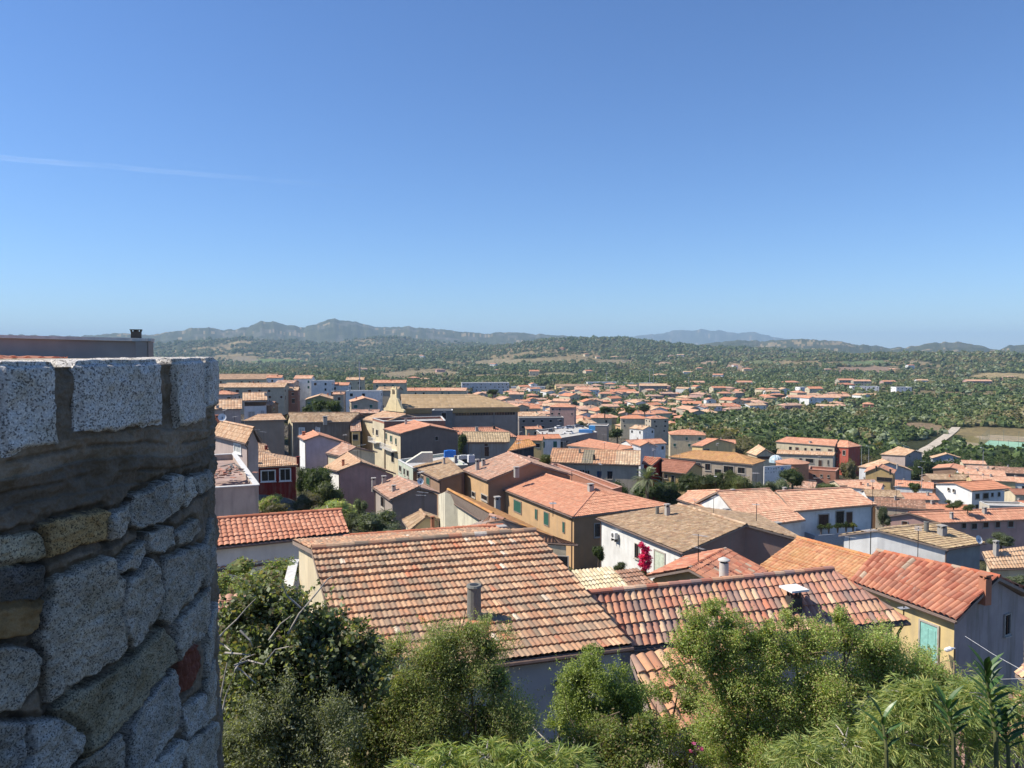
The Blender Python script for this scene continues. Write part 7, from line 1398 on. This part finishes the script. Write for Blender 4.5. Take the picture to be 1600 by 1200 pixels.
def rubble():
    rg = random.Random(9); c = at(346, 742, 46.5); root = empty('rubble_heap', tuple(c)); tag(root, 'heap of broken tiles and planks on the derelict flat roof', 'rubble'); m = MB(); k = MB()
    for i in range(90): m.box((rg.gauss(0, .5), rg.gauss(0, .9), rg.uniform(0, .35)), (.18, .36, .03), rg.uniform(0, 3), rg.randint(0, 1))
    for i in range(12): k.box((rg.gauss(.3, .4), rg.gauss(0, 1), rg.uniform(.1, .45)), (.12, 1.3, .04), rg.uniform(-.5, 1.5))
    a = m.build('broken_tiles', [flat('shard', (.48,.22,.15)), flat('shard2', (.55,.34,.25))], root); a['kind'] = 'stuff'; k.build('plank', flat('old_plank', (.18,.16,.14)), root)['kind'] = 'stuff'
rubble()
def roof_aerials():
    src = find('tall thin television aerial'); rg = random.Random(77); n = 0
    for h in HOUSES:
        P = np.array(h['P']); D = math.hypot(P[4][0], P[4][1])
        if D < 40 or h['t'] == 's': continue
        for q in range(rg.choice((0, 1, 1, 2))):
            a = rg.uniform(.1, .9); p = P[4]*(1-a)+P[5]*a if h['t'] != 'f' else P[3]*(1-a)+P[2]*a
            c = copy_tree(src); c.location = tuple(p-(0, 0, .3)); s = rg.uniform(.6, 1.0); c.scale = (s, s, s*rg.uniform(.6, 1)); c.rotation_euler = (0, 0, rg.uniform(0, 6)); c['label'] = 'thin television aerial standing on a roof ridge of the old town, one of many'; c['group'] = 'television aerials on the old town ridges'
roof_aerials()
# ---------------------------------------------------------------- masts and lamps
def mast(name, label, cat, px, y0, y1, D, r, head=None, group=None):
    a = at(px, y0, D); h = (y0-y1)/1200*D; root = empty(name, tuple(a)); tag(root, label, cat, group); m = MB(); m.tube([(0, 0, -1), (0, 0, h)], [r, r*.7], 8); m.build('pole', flat('galvanised', (.40,.41,.42), .5), root); m = MB()
    if head == 'flood': m.box((0, 0, h), (2.4, .4, .9)); m.build('floodlight', flat('lamp_head', (.5,.5,.5)), root)
    elif head == 'lamp': m.tube([(0, 0, h), (-.5, 0, h+.12)], .03, 5); m.box((-.6, 0, h+.12), (.4, .18, .1)); m.build('lamp_head', flat('lamp_white', (.8,.8,.8)), root)
    elif head == 'radio':
        for t in (.3, .5, .7, .9): m.box((0, 0, h*t), (.5+.3*t, .08, .6)); 
        for i in range(14): m.tube([(-.25, 0, h*i/14), (.25, 0, h*(i+1)/14)], .03, 4); m.tube([(.25, 0, h*i/14), (-.25, 0, h*(i+1)/14)], .03, 4)
        m.build('aerial_panel', flat('panel', (.30,.32,.33)), root)
mast('radio_mast', 'slim lattice radio mast rising over the left town skyline', 'mast', 562, 606, 564, 272, .16, 'radio')
for px, y1, lb in ((948,583,'left floodlight pole beyond the far town, over the long yellow hall'),(1015,579,'first of the paired floodlight poles beyond the white warehouse'),(1021,577,'second of the paired floodlight poles beyond the white warehouse'),(1076,590,'floodlight pole next to the dark cypress clump')):
    mast('floodlight_pole', lb, 'light pole', px, 604, y1, 1000, .3, 'flood')
for px, y0, y1, D, lb in ((1357,728,697,215,'tall street lamp by the parking street, right one'),(1346,724,696,222,'tall street lamp by the parking street, left one'),(1435,722,704,235,'street lamp at the lower end of the dirt road'),(1536,722,700,190,'lamp post before the hedge of the sports court'),(1440,770,730,150,'thin lamp post left of the big bright white house')):
    mast('street_lamp', lb, 'street lamp', px, y0, y1, D, .06, 'lamp')
def wall_lamp():
    a = at(1491, 1046, 28.5); h = 34/1200*28.5; root = empty('street_lamp', tuple(a)); tag(root, 'white headed street lamp against the yellow wall beside the teal door', 'street lamp'); m = MB(); m.tube([(0, 0, -1.5), (0, 0, h)], .035, 8); m.build('pole', flat('rust_pole', (.30,.22,.15)), root)
    m = MB(); m.tube([(0, 0, h), (-.1, -.02, h+.02)], .03, 6); m.tube([(-.1, -.02, h), (-.2, -.04, h+.0), (-.36, -.05, h-.04), (-.42, -.06, h-.04)], [.05, .085, .08, .02], 10); m.build('lamp_head', flat('lamp_white', (.8,.8,.8)), root)
    b = at(1462, 1042, 28); root = empty('railing', tuple(b)); tag(root, 'rusty stair railing in front of the yellow wall under the street lamp', 'railing'); m = MB(); n = 9
    for i in range(n): m.tube([(i*.07, i*.03, -.4), (i*.07, i*.03, .12+.02*i/n)], .008, 5)
    m.build('baluster', flat('rust_rail', (.35,.24,.16)), root)['kind'] = 'stuff'; m = MB(); m.tube([(0, 0, .12), (n*.07, n*.03, .16), (n*.075, n*.03, -.4)], .014, 6); m.build('handrail', flat('rust_rail', (.35,.24,.16)), root)
wall_lamp()
def wires():
    m = MB(); a, b = at(1508, 994, 29), at(1606, 1052, 24); m.tube([a, (a+b)/2-np.array((0, 0, .05)), b], .007, 5); a, b = at(1510, 1063, 26), at(1604, 1060, 23); m.tube([a, b], .005, 5)
    o = m.build('cable', flat('pale_cable', (.7,.7,.7))); tag(o, 'pale overhead cables strung from the lilac grey gable to the right edge', 'cable')
wires()
# ---------------------------------------------------------------- road, court, cars
def strip(name, PX, width, col, lift, label=None):
    x, y = cast([p[0] for p in PX], [p[1] for p in PX]); t = np.linspace(0, len(x)-1, 60); X = np.interp(t, range(len(x)), x); Y = np.interp(t, range(len(y)), y); dx, dy = np.gradient(X), np.gradient(Y); l = np.hypot(dx, dy)+1e-9; nx, ny = -dy/l, dx/l
    rows = []
    for s in (-1, -.5, 0, .5, 1): rows.append(np.stack([X+nx*s*width/2, Y+ny*s*width/2, ground(X, Y)+lift], 1))
    V = np.stack(rows, 1).reshape(-1, 3); i = np.arange(59)[:, None]*5; j = np.arange(4)[None]; F = np.stack([i+j, i+j+1, i+5+j+1, i+5+j], -1).reshape(-1, 4)
    o = link_mesh(name, np_mesh(name, V, F, [flat(name, col, .95, .1, 0, .25, .6)])); o['kind'] = 'structure'; return o
strip('dirt_road', ROADPTS, 4.6, (.52,.45,.36), .35); strip('road', [(1436,770),(1420,752),(1372,740),(1358,728),(1352,716)], 7, (.17,.165,.16), .3)
def court():
    x, y = cast([1530, 1660, 1640, 1545], [704, 722, 699, 693]); z = float(np.max(ground(x, y)))+.25; m = MB(); m.face([(x[i], y[i], z) for i in (0, 1, 2, 3)]); m.v = list(m.v)
    o = m.build('sports_court', flat('court_green', (.27,.45,.31), .8, .2, 0, .1, .3)); o['kind'] = 'structure'
    root = empty('court_fence', (x[0], y[0], z)); tag(root, 'tall thin posts and netting round the pale green sports court', 'fence'); C_ = [np.array((x[i]-x[0], y[i]-y[0], 0.)) for i in range(4)]; m = MB(); n_ = MB()
    for a, b in ((0, 1), (1, 2), (2, 3), (3, 0)):
        L = np.linalg.norm(C_[b]-C_[a]); k = max(2, int(L/5)); 
        for i in range(k): p = C_[a]+(C_[b]-C_[a])*i/k; q = MB(); q.tube([p-(0, 0, 1), p+(0, 0, 5.5)], .06, 6); q.build('post', flat('post_green', (.16,.20,.18)), root)
        for h_ in (.3, 1.2, 2.1, 3): n_.tube([C_[a]+(0, 0, h_), C_[b]+(0, 0, h_)], .025, 4)
    n_.build('netting', flat('net', (.12,.2,.16)), root)
court()
CARM = {}
def car(px, py, D, yaw, col, label, s=.55, z=None):
    c = at(px, py, D) if D else None
    if D is None: x, y = cast([px], [py]); c = np.array((x[0], y[0], gz(x[0], y[0])+.35))
    root = empty('parked_car', tuple(c), yaw); root.scale = (s,)*3; tag(root, label, 'car')
    rgb = dict(white=(.75,.75,.75), silver=(.45,.46,.48), black=(.03,.03,.035), blue=(.10,.16,.28), grey=(.2,.2,.21))[col]; pm = flat('paint_'+col, rgb, .3, .5, .1, .03)
    def loft(secs, w, name, mat):
        m = MB(); pr = []
        for x_, z0, z1, ww in secs: pr.append([(x_, -ww/2, z0), (x_, -ww/2*.98, z1*.7+z0*.3), (x_, -ww/2*.9, z1), (x_, ww/2*.9, z1), (x_, ww/2*.98, z1*.7+z0*.3), (x_, ww/2, z0)])
        for a, b in zip(pr, pr[1:]):
            for i in range(6): j = (i+1) % 6; m.face([a[i], b[i], b[j], a[j]])
        m.face(pr[0][::-1]); m.face(pr[-1]); return m.build(name, mat, root)
    loft([(-2.1, .35, .75, 1.6), (-1.9, .25, .95, 1.75), (-.9, .25, 1.0, 1.78), (.9, .25, .98, 1.78), (1.8, .25, .82, 1.74), (2.1, .35, .65, 1.6)], 1.75, 'body', pm)
    loft([(-1.85, .9, .97, 1.5), (-1.2, .9, 1.42, 1.4), (.2, .9, 1.46, 1.4), (1.05, .9, .99, 1.5)], 1.5, 'cabin_glass', GLASS); loft([(-1.15, 1.4, 1.45, 1.3), (.15, 1.42, 1.49, 1.3)], 1.3, 'roof_panel', pm)
    for x_ in (-1.3, 1.3):
        for y_ in (-.82, .82): m = MB(); m.tube([(x_, y_-.1, .32), (x_, y_+.1, .32)], .32, 14); m.tube([(x_, y_-.11, .32), (x_, y_+.11, .32)], .18, 10, 1); m.build('wheel', [flat('tyre', (.02,.02,.02)), flat('rim', (.4,.4,.4), .4)], root)
    for y_ in (-.6, .6): m = MB(); m.box((2.08, y_, .62), (.08, .3, .14)); m.build('headlight', flat('headlight', (.7,.7,.7), .2), root)
for i, a in enumerate([(874,670,185.5,.5,'white','white car parked at the back of the rooftop car park, left'),(890,670,184,.4,'silver','silver car parked at the back of the rooftop car park, middle'),(888,678,179.5,2.6,'white','white car near the front wall of the rooftop car park'),(905,668,184,.2,'grey','grey car at the right of the rooftop car park'),(862,675,184,1.2,'black','black car at the left of the rooftop car park'),
 (1347,726,None,1.9,'white','white car farthest up the parking street'),(1356,731,None,1.8,'silver','silver car second up the parking street'),(1341,733,None,1.6,'black','black car beside the reddish green street tree'),(1352,737,None,1.9,'white','white van like car in the middle of the parking street'),(1364,736,None,.3,'blue','blue car on the right of the parking street'),
 (1336,741,None,.2,'silver','silver car lowest on the parking street, left side'),(1350,743,None,1.0,'black','dark car lowest on the parking street, right side'),(1437,729,None,.5,'black','dark car at the foot of the dirt road')]): car(*a)
# ---------------------------------------------------------------- fading contrail
def contrail():
    A, B = at(-260, 224, 30000), at(640, 300, 33000); m = bpy.data.materials.new('contrail'); m.use_nodes = True; t = m.node_tree; t.nodes.remove(t.nodes['Principled BSDF'])
    d = t.nodes.new('ShaderNodeBsdfDiffuse'); d.inputs[0].default_value = (.95, .95, .95, 1); tl = t.nodes.new('ShaderNodeBsdfTranslucent'); tl.inputs[0].default_value = (.95, .95, .95, 1); ad = t.nodes.new('ShaderNodeAddShader'); t.links.new(d.outputs[0], ad.inputs[0]); t.links.new(tl.outputs[0], ad.inputs[1])
    tr = t.nodes.new('ShaderNodeBsdfTransparent'); mx = t.nodes.new('ShaderNodeMixShader'); lw = t.nodes.new('ShaderNodeLayerWeight'); lw.inputs[0].default_value = .5; v = coords(t, 'Generated'); n = noise(t, coords(t, 'Object', (.0002, .0012, .0012)), 2., 6, .7)
    sx = t.nodes.new('ShaderNodeSeparateXYZ'); t.links.new(v, sx.inputs[0]); fade = ramp(t, sx.outputs[0], [(.3, .09), (.95, 0.)])
    inv = nd(t, 'ShaderNodeMath', operation='SUBTRACT'); inv.inputs[0].default_value = 1; t.links.new(lw.outputs['Facing'], inv.inputs[1]); p1 = nd(t, 'ShaderNodeMath', operation='MULTIPLY'); t.links.new(inv.outputs[0], p1.inputs[0]); t.links.new(fade, p1.inputs[1])
    p2 = nd(t, 'ShaderNodeMath', operation='MULTIPLY'); t.links.new(p1.outputs[0], p2.inputs[0]); t.links.new(ramp(t, n, [(.38, .15), (.6, 1.)]), p2.inputs[1])
    t.links.new(p2.outputs[0], mx.inputs[0]); t.links.new(tr.outputs[0], mx.inputs[1]); t.links.new(ad.outputs[0], mx.inputs[2]); t.links.new(mx.outputs[0], t.nodes['Material Output'].inputs[0])
    b = MB(); n_ = 24; rg = np.random.RandomState(2); b.tube([A+(B-A)*k/n_+np.array((0, 0, rg.normal()*14)) for k in range(n_+1)], list(np.linspace(125, 75, n_+1)), 20, 0, False); o = b.build('contrail', m); tag(o, 'faint fading contrail low in the left sky', 'contrail')
    o.data.polygons.foreach_set('use_smooth', [True]*len(o.data.polygons)); o.visible_shadow = True
contrail()
build_haze()
